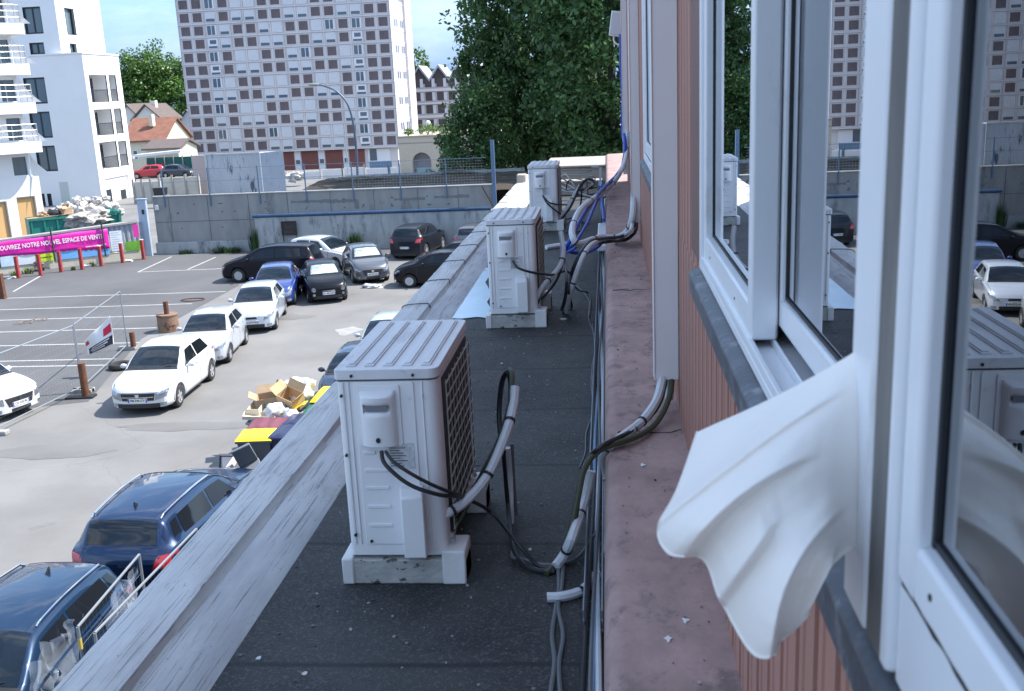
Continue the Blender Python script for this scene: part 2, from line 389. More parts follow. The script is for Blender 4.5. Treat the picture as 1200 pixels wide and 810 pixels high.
# pale blue ragged-edged patch coloured onto the roof beside the second unit
PATCH_BLUE = mat('pale_blue_patch', (.58,.76,.88), .25, var=.06, vs=3, dirt=(.10,.10,.11), dthr=.63, ds=6, dw=.03)
c = [onz(*q, 6.108) for q in ((575,310),(572,372),(527,373),(533,352),(548,338),(560,322))]
pm = MB(); pts=[]
for i in range(len(c)):
    a, b = c[i], c[(i+1)%len(c)]
    for k in range(8):
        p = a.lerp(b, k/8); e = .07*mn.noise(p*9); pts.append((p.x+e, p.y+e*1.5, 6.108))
pm.add(pts, [tuple(range(len(pts)))]); pm.build('roof_patch', PATCH_BLUE, bld)
# raised end of the roof
STONE = mat('pale_roof_felt', (.33,.30,.26), .9, var=.14, vs=3, bump=.3, dirt=(.2,.19,.17), dthr=.6, ds=4)
MB().box((-1.26,21.2,ZR),(-.04,23.6,6.40)).box((-1.30,21.12,6.403),(-.02,23.7,6.45)).build('roof_end_kerb', STONE, bld, bevel=.015)
MB().box((-1.1,18.6,6.12),(-.12,18.75,6.33)).box((-1.15,18.52,6.333),(-.1,18.83,6.37)).build('roof_step', STONE, bld, bevel=.01)
MB().box((-1.80,20.4,6.19),(-1.62,20.7,6.36)).build('parapet_end_block', STONE, bld, bevel=.02)
# plinth ledge
LEDGE = mat('pink_plinth', (.37,.245,.22), .88, var=.26, vs=5, bump=.45, bs=22, dirt=(.22,.155,.145), dthr=.52, ds=9, dw=.12, stretch=(1,.8,1), detail=8)
lb = MB(); prof = [(-.05,6.05),(-.035,6.44),(-.018,6.487),(.02,6.5),(XW+.06,6.505)]
n = 140; P = []
for j in range(n+1):
    y = -4+(23.5+4)*j/n
    for i,(x,z) in enumerate(prof): P.append((x+.003*mn.noise(Vector((y*3,i,0))), y, z+.003*mn.noise(Vector((y*2,x*8,5)))))
lb.add(P, [(j*5+i,(j+1)*5+i,(j+1)*5+i+1,j*5+i+1) for j in range(n) for i in range(4)])
lb.build('plinth_ledge', LEDGE, bld, smooth=60)
# ribbed cladding below the sills and on the piers
CLAD = mat('pink_cladding', (.42,.21,.16), .6, var=.07, vs=2.5, dirt=(.29,.14,.11), dthr=.6, ds=4, dw=.2, stretch=(1,1,.2))
def ribs(y0, y1, z0, z1, x=XW, name='cladding'):
    mb = MB(); y = y0; prof = []
    while y < y1-.001:
        for (dy,dx) in ((0,0),(.062,0),(.068,.010),(.078,.010),(.084,0),(.112,0),(.116,.030),(.142,.030),(.146,0)):
            if y+dy <= y1: prof.append((x+dx, y+dy))
        y += .150
    prof.append((x, y1))
    vs = [(a,b,z0) for a,b in prof]+[(a,b,z1) for a,b in prof]; m = len(prof)
    mb.add(vs, [(i,i+m,i+1+m,i+1) for i in range(m-1)])
    return mb.build(name, CLAD, bld, smooth=20)
SILLZ = 7.40
WIN = [(-1.6,3.30),(5.3,8.37),(10.4,13.4)]      # window openings along the wall
ribs(-3, YEND, ZL+.004, SILLZ-.05)
ribs(3.37, 5.24, SILLZ-.05, TOP); ribs(8.44, 10.33, SILLZ-.05, TOP); ribs(13.47, YEND, SILLZ-.05, TOP)
ribs(-3, 3.37, 9.35, TOP); ribs(5.24, 8.44, 9.35, TOP); ribs(10.33, 13.47, 9.35, TOP)
INT = mat('interior_plaster', (.30,.30,.30), .9); 
MB().box((.50,-3,0),(9,YEND,6.45)).box((.36,YEND-.25,6.45),(9,YEND,TOP)).box((.34,-3,9.36),(9,YEND-.26,TOP-.004)).box((8.7,-3,6.45),(9,YEND-.26,9.35)).build('upper_storey', INT, bld)
MB().box((.36,3.38,6.46),(.52,5.23,9.35)).box((.36,8.45,6.46),(.52,10.3,9.35)).box((.36,13.48,6.46),(.52,YEND-.26,9.35)).box((.36,-3,6.46),(.52,3.37,7.36)).box((.36,5.24,6.46),(.52,8.44,7.36)).box((.36,10.33,6.46),(.52,13.47,7.36)).box((.36,-3.2,6.46),(9,-3,9.35)).build('inner_wall', INT, bld)
MB().box((XW-.01,-3,TOP),(9,YEND,TOP+.12)).build('roof_edge_trim', PVC_OLD, bld)
SILLM = mat('lead_grey_sill', (.11,.12,.145), .5, .3, var=.3, vs=7, dirt=(.26,.27,.28), dthr=.56, ds=14, bump=.2, bs=50)
GLASS = window_glass('window_glass', (.42,.50,.55), 2.0)
GASK = mat('rubber_gasket', (.018,.02,.024), .6)
GRIME = mat('grimy_channel', (.16,.15,.14), .8, var=.35, vs=14, stretch=(1,1,.2))
CURT = mat('blue_grey_curtain', (.30,.36,.42), .8, var=.1)
BRJ = mat('brown_jamb', (.17,.085,.07), .6, var=.08)
def frame_ring(mb, x0, x1, ya, yb, za, zb, wv, wh):
    mb.box((x0,ya,za),(x1,ya+wv,zb)).box((x0,yb-wv,za),(x1,yb,zb)).box((x0+.001,ya+wv,za),(x1-.001,yb-wv,za+wh)).box((x0+.001,ya+wv,zb-wh),(x1-.001,yb-wv,zb))
def sash(win, x0, x1, ya, yb, za, zb, st=.07, rail=.085):
    mb = MB(); frame_ring(mb, x0, x1, ya, yb, za, zb, st, rail)
    s = mb.build('sash', PVC, win, bevel=.006)
    gk = MB(); frame_ring(gk, (x0+x1)/2-.007, (x0+x1)/2+.007, ya+st, yb-st, za+rail, zb-rail, .008, .008); gk.build('gasket', GASK, s)
    xm = (x0+x1)/2; MB().box((xm-.003,ya+st+.012,za+rail+.012),(xm+.003,yb-st-.012,zb-rail-.012)).build('pane', GLASS, s)
    return s
for wi,(y0,y1) in enumerate(WIN):
    ro = bpy.data.objects.new('window', None); COL.objects.link(ro); ro.parent = bld; ro.location = Vector((XW, (y0+y1)/2, SILLZ))-bld.location
    win = ro
    # sill with drip nose
    sb = MB(); s0, s1 = y0-.1, y1+.07
    pr = [(.262,SILLZ-.075),(.258,SILLZ-.01),(.268,SILLZ),(.335,SILLZ+.014),(.335,SILLZ-.075)]
    sb.prism([(x,s0,z) for x,z in pr], (0,s1-s0,0)); sb.build('sill', SILLM, win, bevel=.003)
    fr = MB(); za, zb = SILLZ+.016, 9.35
    # outer fixed frame with two tracks
    fr.box((.287,y0,za),(.40,y0+.05,zb)).box((.287,y1-.05,za),(.40,y1,zb)).box((.288,y0+.05,zb-.05),(.399,y1-.05,zb))
    fr.box((.288,y0+.05,za),(.399,y1-.05,za+.022)).box((.289,y0+.05,za+.022),(.302,y1-.05,za+.045)).box((.345,y0+.05,za+.022),(.352,y1-.05,za+.04))
    fr.build('frame', PVC, win, bevel=.003)
    MB().box((.285,y0-.02,za-.002),(.33,y0-.002,zb+.03)).build('jamb_trim', BRJ, win); fb = MB().box((.296,y1+.002,za-.002),(.345,y1+(.44 if wi == 0 else .068),zb+.03)); fb.build('jamb_trim', BRJ, win)
    if wi == 0:
        sash(win, .296, .354, 2.165, 3.245, 7.456, zb-.055, .050, .075)       # outer sash, far
        sash(win, .357, .392, 1.13, 2.215, 7.482, zb-.055, .050, .062)         # inner sash slid open a little
        # near fixed post with dirty channel
        p = MB().box((.262,1.023,SILLZ+.016),(.345,1.118,zb)).build('post', PVC, win, bevel=.008)
        MB().box((.266,.960,SILLZ+.018),(.34,1.022,zb)).build('post_channel', GRIME, win)
        MB().box((.262,.934,SILLZ+.02),(.343,.959,zb)).build('post', PVC, win, bevel=.008)
        sash(win, .268, .312, -.6, .930, 7.53, zb-.05, .050, .055)
        MB().box((.272,-.6,za),(.33,.932,7.527)).build('frame', PVC, win, bevel=.004)
        for (xg,ya_,yb_,zg,hh) in ((.2945,2.2,3.2,7.452,.006),(.2705,-.4,.92,7.529,.007)):
            MB().grid(lambda u,v: (xg, ya_+(yb_-ya_)*u, zg+hh*.55*(v-.5)*(1+1.3*mn.noise(Vector((u*60,v*2,xg*9))))), 160, 1).build('dirt_line', DARK, win, smooth=0)
        sw_ = MB()
        for (xs_,ys_,zs_) in ((.2955,3.05,7.49),(.2955,2.45,7.49),(.2675,.83,7.56),(.2675,.55,7.565)): sw_ = MB().cyl((xs_,ys_,zs_),(xs_+.003,ys_,zs_),.0035,n=8).build('screw', DARK, win)
    else:
        ym = (y0+y1)/2
        sash(win, .303, .343, ym-.06, y1-.055, za+.047, zb-.055, .062, .095)
        sash(win, .355, .392, y0+.055, ym+.02, za+.042, zb-.055, .055, .10)
    # curtain inside
    cm = MB(); cy0 = y0+.2 if wi else 1.35; cy1 = y1-.25 if wi else 1.9
    cm.grid(lambda u,v: (.46+.018*math.sin(u*60), cy0+(cy1-cy0)*u, 7.35+2*v), 60, 2); cm.build('curtain', CURT, win)
# dark wavy joints across the coping
cj = MB(); y = 6.35
rgj = random.Random(1)
while y < 22:
    pr_ = [(-1.825,6.16),(-1.79,6.2085),(-1.60,6.2185),(-1.575,6.2135),(-1.563,6.18)]
    d = [rgj.uniform(-.02,.02) for _ in pr_]
    cj = MB(); cj.tube([(x_, y+e, z_+.0035) for (x_,z_),e in zip(pr_,d)], .0045, 5); cj.build('coping_joint', mat('dark_mastic',(.05,.05,.055),.8), bld)
    y += 1.15

# hairline crack across the ledge
for y_, nm in ((4.35,0),(7.6,1)):
    MB().tube([(x_, y_+.05*mn.noise(Vector((x_*14,y_,2))), 6.5035) for x_ in [.02+.02*k for k in range(15)]], .0035, 4).build('ledge_joint', mat('dark_mastic',(.05,.05,.055),.8), bld)

PATCH = asphalt('asphalt_patch', (.185,.183,.18), (.08,.08,.08))
for k,(px,py,a_,b_) in enumerate(((330,372,1.3,.5),(220,500,1.8,.35),(60,530,1.5,.5),(395,345,.9,.4))):
    c0 = onz(px,py); tag(MB().add([(c0.x+a_*math.cos(t)*(1+.25*mn.noise(Vector((math.cos(t)*2,math.sin(t)*2,k)))), c0.y+b_*math.sin(t)*(1+.5*mn.noise(Vector((math.cos(t)*3,math.sin(t)*3,k+5)))), .004+.0005*k) for t in [j*math.pi/20 for j in range(40)]], [tuple(range(40))]).build('tarmac_patch', PATCH), kind='structure')

for k,(px,py,lab) in enumerate(((783,749,'left white bird dropping low on the pink ledge'),(803,727,'right white bird dropping low on the pink ledge'),(753,545,'small white bird dropping beyond the pair on the pink ledge'))):
    c0 = onz(px,py,6.5045); tag(MB().prism([(c0.x+.009*(1+.5*math.sin(3*t+k))*math.cos(t), c0.y+.014*(1+.4*math.cos(4*t))*math.sin(t), 6.5048) for t in [j*math.pi/8 for j in range(16)]], (0,0,.0012)).build('bird_dropping', WHITEP), lab, 'dropping', 'bird droppings on the ledge')
# ------------------------------------------------------------------ air-conditioning units
LABELM = mat('rating_label', (.60,.62,.63), .5, var=.25, vs=60)
FOOTM = mat('white_concrete_foot', (.72,.72,.71), .8, var=.08, bump=.3, dirt=(.2,.2,.19), dthr=.64, ds=9, dw=.1)
FOOTD = mat('stained_foot', (.42,.42,.40), .85, var=.2, vs=8, bump=.4, dirt=(.06,.065,.05), dthr=.57, ds=14, dw=.05, stretch=(1,1,2))
GRILLE = mat('dark_fin_grille', (.02,.022,.025), .6)
INK = mat('grey_ink', (.10,.10,.11), .7)
def rrect(x0, x1, z0, z1, r, y, n=4):
    pts = []
    for cx, cz, a0 in ((x1-r,z1-r,0),(x0+r,z1-r,90),(x0+r,z0+r,180),(x1-r,z0+r,270)):
        for k in range(n+1):
            a = R(a0+90*k/n); pts.append((cx+r*math.cos(a), y, cz+r*math.sin(a)))
    return pts
def make_ac(label, loc):
    t = thing('air_conditioner', label, 'air conditioner', loc, 0, 'outdoor air-conditioning units along the roof'); t.scale = (.90,.93,1.05)
    W, D, Z0, Z1 = .435, .90, .115, .845        # narrow end faces -Y
    b = MB(); pl = []
    for cx, cy, a0, r in ((W-.045,D-.045,0,.045),(.02,D-.02,90,.02),(.02,.02,180,.02),(W-.045,.045,270,.045)):
        for k in range(5): a = R(a0+22.5*k); pl.append((cx+r*math.cos(a), cy+r*math.sin(a), Z0))
    b.prism(pl, (0,0,Z1-Z0-.02)); b.build('casing', WHITE_METAL, t, smooth=30, world=False)
    # top cover with long pressed ribs
    tp = MB(); pl2 = [((x-W/2)*1.035+W/2, (y-D/2)*1.016+D/2, Z1-.035) for x,y,z in pl]
    tp.prism(pl2, (0,0,.037)); 
    for k in range(5):
        x = .055+k*.082
        tp.prism([(x-.022,.045,Z1+.002),(x+.022,.045,Z1+.002),(x+.022,D-.045,Z1+.002),(x-.022,D-.045,Z1+.002)], (0,0,.006))
        tp.prism([(x-.014,.06,Z1+.0081),(x+.014,.06,Z1+.0081),(x+.014,D-.06,Z1+.0081),(x-.014,D-.06,Z1+.0081)], (0,0,.004))
    tp.build('top_cover', WHITE_TOP, t, smooth=30, bevel=.004, world=False)
    MB().prism([((x-W/2)*1.012+W/2, (y-D/2)*1.006+D/2, Z1-.042) for x,y,z in pl], (0,0,.0065)).build('cover_gap', mat('gap_shadow_grey',(.10,.10,.10),.8), t, world=False)
    # pressed panel on the narrow end
    pn = MB(); pn.prism(rrect(.075,.335,.16,.80,.012,-.006), (0,.006,0)); e = pn.build('end_panel', WHITE_METAL, t, world=False, bevel=.003)
    rb = MB()
    for z in (.24,.315,.39,.46,.53):
        rb.prism(rrect(.095,.20 if z<.5 else .15,z-.007,z+.007,.006,-.011), (0,.005,0))
    rb.prism(rrect(.02,.032,.16,.80,.005,-.005), (0,.005,0)); rb.prism(rrect(.048,.056,.16,.80,.003,-.005), (0,.005,0)); rb.prism(rrect(.365,.373,.16,.80,.003,-.005), (0,.005,0))
    rb.build('pressed_rib', WHITE_METAL, t, world=False, bevel=.003)
    bk = MB(); bk.prism(rrect(.085,.275,.555,.79,.012,-.012), (0,.0055,0)); bk.build('cover_plate', WHITE_METAL, t, world=False, bevel=.003)
    hc = MB()  # handle cover: bulged box with a scooped slot
    def bulge(u, v):
        x = .10+.155*u; z = .565+.205*v
        d = .055*min(1,math.sin(math.pi*min(max(u,.0),1))**.35)*min(1,(1-v)*12)**.4
        s = .035*math.exp(-((v-.70)/.06)**2)*(1 if .14<u<.86 else 0)
        return (x, -.0125-d*(.8+.2*v)+s, z)
    hc.grid(bulge, 24, 24); hc.build('handle_cover', WHITE_METAL, t, smooth=50, world=False)
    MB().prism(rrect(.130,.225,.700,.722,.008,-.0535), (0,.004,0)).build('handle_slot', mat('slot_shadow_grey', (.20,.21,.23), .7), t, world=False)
    MB().cyl((.178,-.062,.592),(.178,-.04,.592),.010,n=12).build('screw_hole', DARK, t, world=False)
    sc = MB()
    for q in ((.07,Z1-.02),(.335,Z1-.02),(.02,.52),(.02,.75),(.03,.20),(.10,.175),(.27,.175)): sc.cyl((q[0],-.014,q[1]),(q[0],.0,q[1]),.006,n=8)
    sc.build('screw', DARK, t, world=False)
    sv = MB(); sv.prism([(.255,-.012,.13),(.255,-.085,.15),(.345,-.085,.15),(.345,-.012,.13)], (0,0,.0)) if False else None
    sv.prism([(.25,.0,.40),(.25,-.05,.40),(.26,-.085,.375),(.26,-.085,.135),(.25,-.02,.125),(.25,.0,.125)], (.098,0,0)); sv.build('valve_cover', WHITE_METAL, t, world=False, bevel=.006)
    lb = MB().prism(rrect(.205,.318,.465,.565,.003,-.0085), (0,.002,0)).build('rating_plate', LABELM, t, world=False)
    ln = MB()
    for k in range(9): ln.box((.213,-.0096,.475+k*.010),(.213+random.uniform(.04,.095),-.0087,.4785+k*.010))
    ln.build('print', INK, lb, world=False)
    # fan side (+X): dark recess behind a coarse wire guard, louvred coil side (-X)
    MB().box((W-.0,.10,Z0+.05),(W+.004,D-.05,Z1-.06)).build('fan_recess', GRILLE, t, world=False)
    gd = MB()
    for k in range(9): y = .11+k*.091; gd.cyl((W+.018,y,Z0+.06),(W+.018,y,Z1-.07),.0035,n=6)
    for k in range(12): z = Z0+.065+k*.053; gd.cyl((W+.021,.105,z),(W+.021,D-.055,z),.0035,n=6)
    gd.build('fan_guard', mat('cream_wire', (.42,.40,.36), .6), t, world=False)
    fn = MB()
    for k in range(26): z = Z0+.06+k*.024; fn.box((-.004,.10,z),(-.0,D-.06,z+.008))
    fn.build('coil_fins', GRILLE, t, world=False)
    # two plinth blocks
    for k,y in enumerate((-.015,D-.16)):
        MB().box((-.03,y,.0),(.515,y+.17,.100)).build('foot_block', FOOTD, t, world=False, bevel=.006)
        MB().box((.41,y-.008,-.0),(.515,y+.165,.138)).build('foot_cap', FOOTM, t, world=False, bevel=.008); MB().box((-.042,y-.008,0),(.012,y+.165,.108)).build('foot_cap', FOOTM, t, world=False, bevel=.008)
        m = MB(); m.cyl((.455,y+.06,.149),(.455,y+.06,.185),.007,n=8).cyl((.455,y+.06,.155),(.455,y+.06,.165),.014,n=6).box((W-.01,y+.02,.106),(.49,y+.1,.114)); m.build('bolt', STEEL, t, world=False)
    MB().box((.02,.03,.095),(W-.02,D-.03,.117)).build('base_pan', mat('dirty_base', (.32,.31,.28), .8, var=.2, vs=9, dirt=(.06,.06,.05), dthr=.5, ds=9), t, world=False)
    return t
ac1 = make_ac('nearest white outdoor air-conditioning unit, its scooped handle cover and rating plate facing the camera', (-1.055,3.70,ZR))
ac2 = copy_tree(ac1); ac2.location = (-.985,8.17,ZR); ac2['label'] = 'middle white outdoor air-conditioning unit standing beside the pale blue roof patch'
ac3 = copy_tree(ac1); ac3.location = (-1.075,13.98,ZR); ac3['label'] = 'farthest white outdoor air-conditioning unit, on the roof in front of the dark tree'

# ------------------------------------------------------------------ cable ducts on the wall
DUCT = mat('cream_duct', (.78,.75,.74), .5, var=.03, vs=3, dirt=(.36,.33,.32), dthr=.70, ds=4)
def duct(y, x0, z0, label, wy=.075):
    mb = MB(); mb.box((x0,y,z0),(XW-.001,y+wy,TOP-.1)); mb.box((x0-.006,y-.006,z0-.0),(x0+.0,y+wy+.006,TOP-.1))
    o = mb.build('cable_duct', DUCT, None, bevel=.004); tag(o, label, 'cable duct', 'white cable ducts up the facade'); return o
duct(4.62, .20, 6.66, 'nearest and widest cream cable duct, open end above the pink ledge')
duct(9.95, .225, 6.70, 'middle cream cable duct, ending above the ledge beside the second window')
duct(15.3, .235, 6.72, 'farthest cream cable duct near the corner of the facade')
# small white junction box at the facade corner
jb = thing('junction_box', 'small pale junction box jutting from the far facade corner above blue cables', 'junction box', tuple(ony(722,28,16.2)))
MB().obox((0,0,0),(.18,.10,.36),(0,R(8),0)).build('housing', WHITE_METAL, jb, world=False, bevel=.01)
MB().obox((0,-.056,0),(.16,.012,.32),(0,R(8),0)).build('lid', PVC_OLD, jb, world=False, bevel=.004)
MB().tube([(-.03,0,-.16),(-.04,0,-.24),(.02,0,-.30),(.06,0,-.28)], .012).build('conduit', PVC, jb, world=False)

# ------------------------------------------------------------------ wire basket tray along the ledge
tray = thing('cable_tray', 'steel wire basket tray running along the foot of the pink ledge', 'cable tray', (-.08,9,ZR))
tb = MB(); X0, X1, zt0, zt1 = -.118, -.052, 6.125, 6.205
for (x,z) in ((X0,zt1),(X0,(zt0+zt1)/2),(X0,zt0),(-.085,zt0),(X1,zt0),(X1,(zt0+zt1)/2),(X1,zt1)): tb.cyl((x,3.28,z),(x,21,z),.0040,n=5)
TRW = mat('tray_wire', (.20,.23,.27), .5, .5)
cw = tb; y = 3.3
while y < 20: cw.tube([(X0,y,zt1),(X0,y,zt0),(X1,y,zt0),(X1,y,zt1)], .0036, 4, smooth=False); y += .1
cw.build('wire_basket', TRW, tray)
CBLK = mat('black_cable', (.018,.019,.022), .45); CGRY = mat('grey_cable', (.13,.14,.15), .5); CWHT = mat('white_lagging', (.60,.62,.64), .55, var=.06, vs=20, dirt=(.25,.25,.25), dthr=.66, ds=25)
CBLU = mat('blue_cable', (.015,.07,.42), .45); CLBL = mat('pale_blue_cable', (.22,.36,.52), .5); CGRN = mat('olive_cable', (.055,.065,.035), .5)
def cable(pts, r, m, label, cat='cable', name='cable', group=None, ties=0, n=8):
    """pts: (px, py, 'x'|'y'|'z', value) or a 3-tuple in metres"""
    P = []
    for p in pts:
        if len(p) == 3: P.append(Vector(p))
        else: P.append({'x':onx,'y':ony,'z':onz}[p[2]](p[0], p[1], p[3]))
    o = MB().tube(P, r*(1.22 if m is CWHT else 1.1), n).build(name, m, None); tag(o, label, cat, group)
    if ties:
        C = catmull(P)
        for k in range(1, ties+1):
            i = int(len(C)*k/(ties+1)); d = (C[min(i+1,len(C)-1)]-C[i-1]).normalized()
            q = MB().cyl(C[i]-d*.006, C[i]+d*.006, r*1.45, n=10); q.build('cable_tie', DARK, o)
    return o
GC = 'cables and pipes of the roof units'
# cables lying in the tray
for i,(x,z,m,lab,rr) in enumerate(((-.105,6.137,CBLK,'black cable lying in the outer edge of the wire tray',.009),(-.09,6.136,CLBL,'pale blue cable lying in the middle of the wire tray',.008),(-.068,6.137,CWHT,'white cable lying in the tray next to the ledge',.010),(-.080,6.152,CGRY,'grey cable lying on top of the others in the tray',.007))):
    cable([(x+.010*math.sin(y*1.7+i*2), y, z+.006*math.sin(y*2.3+i)) for y in [1.0+.6*k for k in range(31)]], rr, m, lab, group=GC)
cable([(-.030,y,6.112) for y in (0.5,2,4,6,8)], .010, CLBL, 'light blue conduit along the foot of the ledge below the tray end', group=GC)
cable([(-.055+.008*math.sin(y*3),y,6.112) for y in (.5,1.2,1.9,2.6,3.3)], .011, CBLK, 'thick black cable running on beyond the near end of the tray', group=GC)
# first unit
cable([(500,622,'y',3.78),(517,606,'y',3.74),(545,588,'y',3.80),(572,556,'y',3.9),(592,510,'y',4.0),(601,478,'y',4.1),(604,453,'y',4.15)], .016, CWHT, 'short white lagged pipe curving up from the nearest unit to a cut end', 'pipe', 'lagged_pipe', GC, 3)
cable([(514,626,'y',3.80),(540,596,'y',3.88),(575,540,'y',4.0),(594,490,'y',4.2),(599,455,'y',4.25),(595,436,'y',4.25),(588,450,'y',4.3),(585,490,'y',4.3),(590,530,'y',4.2)], .011, CBLK, 'black pipe looping high beside the nearest unit', 'pipe', 'bent_pipe', GC)
cable([(514,632,'y',3.82),(535,615,'y',3.86),(560,565,'y',3.95),(585,515,'y',4.05),(598,470,'y',4.12),(600,440,'y',4.2),(597,433,'y',4.25)], .010, CGRN, 'olive green cable tied to the white pipe of the nearest unit', group=GC)
cable([(590,530,'y',4.2),(595,590,'y',4.3),(601,640,'z',6.14),(612,660,'z',6.12),(628,668,'z',6.112),(650,670,'z',6.112)], .009, CBLK, 'black cable dropping from the tall loop to the roof', group=GC)
cable([(594,525,'y',4.4),(597,560,'y',4.4),(598,600,'y',4.3),(598,628,'y',4.25)], .014, CWHT, 'straight white pipe length hanging between two black cables', 'pipe', 'lagged_pipe', GC)
cable([(600,520,'y',4.42),(603,580,'y',4.4),(606,620,'y',4.3),(600,650,'z',6.13),(610,655,'z',6.12),(640,662,'z',6.112),(675,655,'z',6.112),(700,622,'z',6.15)], .007, CGRY, 'thin grey cable sweeping across the roof to the tray', group=GC)
cable([(447,529,'y',3.64),(452,545,'y',3.60),(480,568,'y',3.59),(515,580,'y',3.62),(541,583,'y',3.80),(575,600,'y',4.0),(605,635,'z',6.2),(630,662,'z',6.112),(655,668,'z',6.112)], .0075, CBLK, 'black cable from the handle cover of the nearest unit down to the roof', group=GC)
cable([(452,529,'y',3.64),(462,542,'y',3.60),(490,560,'y',3.59),(520,574,'y',3.64),(545,582,'y',3.82)], .0065, CBLK, 'second shorter black cable from the handle cover of the nearest unit', group=GC)
cable([(693,552,'y',4.15),(684,590,'y',4.1),(671,628,'z',6.25),(661,650,'z',6.16),(651,664,'z',6.13)], .017, CWHT, 'white lagged pipe leaning down from the ledge to the roof', 'pipe', 'lagged_pipe', GC, 2)
cable([(788,440,'y',4.66),(783,470,'y',4.5),(768,497,'z',6.53),(745,512,'z',6.53),(715,522,'z',6.53),(697,532,'z',6.5),(684,552,'z',6.44),(676,590,'z',6.33),(668,625,'z',6.22),(655,655,'z',6.14),(640,672,'z',6.112)], .012, CGRN, 'olive pipe from the nearest duct across the ledge to the roof', 'pipe', 'bent_pipe', GC)
cable([(781,440,'y',4.66),(774,470,'y',4.5),(758,492,'z',6.54),(735,508,'z',6.54),(705,523,'z',6.54),(688,540,'z',6.46),(680,570,'z',6.38),(674,610,'z',6.26),(668,640,'z',6.14)], .010, CBLK, 'black cable from the nearest duct bending over the ledge', group=GC, ties=2)
cable([(777,438,'y',4.66),(770,468,'y',4.5),(752,494,'z',6.545),(728,513,'z',6.53),(714,524,'z',6.5),(708,540,'z',6.33),(712,565,'z',6.2),(711,600,'z',6.17),(712,650,'z',6.16)], .017, CWHT, 'white lagged pipe from the nearest duct over the ledge into the tray', 'pipe', 'lagged_pipe', GC, 3)
cable([(786,440,'y',4.69),(785,458,'y',4.66),(784,468,'y',4.64)], .016, CWHT, 'short white pipe stub below the nearest duct', 'pipe', 'pipe_stub', GC)
cable([(641,700,'z',6.118),(660,699,'z',6.118),(680,693,'z',6.118),(692,683,'z',6.118),(700,672,'z',6.13)], .016, CWHT, 'short white pipe lying on the roof beside the tray', 'pipe', 'lagged_pipe', GC, 1)
cable([(654,664,'z',6.12),(655,690,'z',6.11),(651,715,'z',6.108),(647,745,'z',6.108),(650,775,'z',6.108),(645,815,'z',6.108)], .008, CGRY, 'left of two grey cables running to the bottom of the picture', group=GC)
cable([(660,664,'z',6.12),(658,690,'z',6.11),(654,712,'z',6.108),(660,745,'z',6.108),(655,778,'z',6.108),(657,815,'z',6.108)], .008, CGRY, 'right of two grey cables running to the bottom of the picture', group=GC)
cable([(694,380,'z',6.108),(697,410,'z',6.107),(693,445,'z',6.107),(695,480,'z',6.107),(687,508,'z',6.107),(686,530,'z',6.107),(679,548,'z',6.107)], .004, CGRY, 'thin grey wire lying slack along the roof', 'wire', 'wire', GC)
cable([(676,335,'z',6.108),(690,352,'z',6.108),(690,375,'z',6.108),(699,400,'z',6.108),(694,430,'z',6.108),(696,462,'z',6.108)], .004, CGRY, 'thin kinked wire on the roof beyond the first wire', 'wire', 'wire', GC)
# second unit
cable([(628,350,'y',8.25),(636,336,'y',8.3),(646,325,'y',8.4),(657,310,'y',8.6),(660,292,'y',8.7),(657,272,'y',8.8)], .019, CWHT, 'white lagged pipe rising from the middle unit', 'pipe', 'lagged_pipe', GC, 2)
cable([(626,358,'y',8.3),(640,345,'y',8.35),(654,325,'y',8.5),(660,300,'y',8.7),(658,275,'y',8.85),(661,300,'y',8.8),(664,330,'z',6.5),(660,360,'z',6.13)], .010, CBLK, 'black cable looping up from the middle unit', group=GC)
cable([(664,366,'z',6.12),(668,345,'z',6.3),(674,325,'z',6.45),(682,303,'z',6.6),(692,288,'z',6.66),(704,281,'z',6.62)], .018, CWHT, 'white lagged pipe arching from the roof to the clip above the tray', 'pipe', 'lagged_pipe', GC, 2)
cable([(658,364,'z',6.12),(664,345,'z',6.25),(670,320,'z',6.45),(679,299,'z',6.6),(692,283,'z',6.67),(712,279,'z',6.64),(728,277,'z',6.60),(740,268,'z',6.62),(746,260,'y',9.98)], .014, CBLK, 'black pipe arching from the roof past the clip to the middle duct', 'pipe', 'bent_pipe', GC)
cable([(601,306,'y',8.10),(607,314,'y',8.06),(622,319,'y',8.08),(636,321,'y',8.2),(648,322,'y',8.4),(662,318,'y',8.7),(668,322,'y',8.7),(666,340,'z',6.35),(670,360,'z',6.12),(660,367,'z',6.11)], .009, CBLK, 'black cable from the handle cover of the middle unit', group=GC)
cable([(668,330,'z',6.4),(678,340,'z',6.2),(690,344,'z',6.11),(692,356,'z',6.108),(690,372,'z',6.108)], .006, CBLK, 'thin black cable trailing from the middle unit onto the roof', group=GC)
cable([(736,2,'y',15.5),(735,60,'y',15.5),(735,120,'y',15.4),(735,170,'y',15.2),(730,196,'y',14.6),(716,218,'z',6.62),(698,231,'z',6.7),(681,245,'z',6.75),(672,262,'z',6.72),(671,277,'z',6.68),(678,286,'z',6.62),(694,281,'z',6.6),(706,278,'z',6.58),(722,279,'z',6.56),(734,272,'z',6.6),(741,256,'z',6.75),(743,225,'y',10.0)], .026, CWHT, 'thick white cable bundle curling in a wide loop between facade and tray', 'cable bundle', 'cable_bundle', GC, 9)
cable([(727,40,'y',15.6),(728,80,'y',15.6),(731,140,'y',15.5),(732,185,'y',15.0),(722,206,'z',6.68),(706,222,'z',6.72),(692,240,'z',6.68),(678,262,'z',6.6),(669,280,'z',6.5),(663,291,'z',6.4)], .021, CBLU, 'blue cable descending the far facade and swinging across to the units', group=GC)
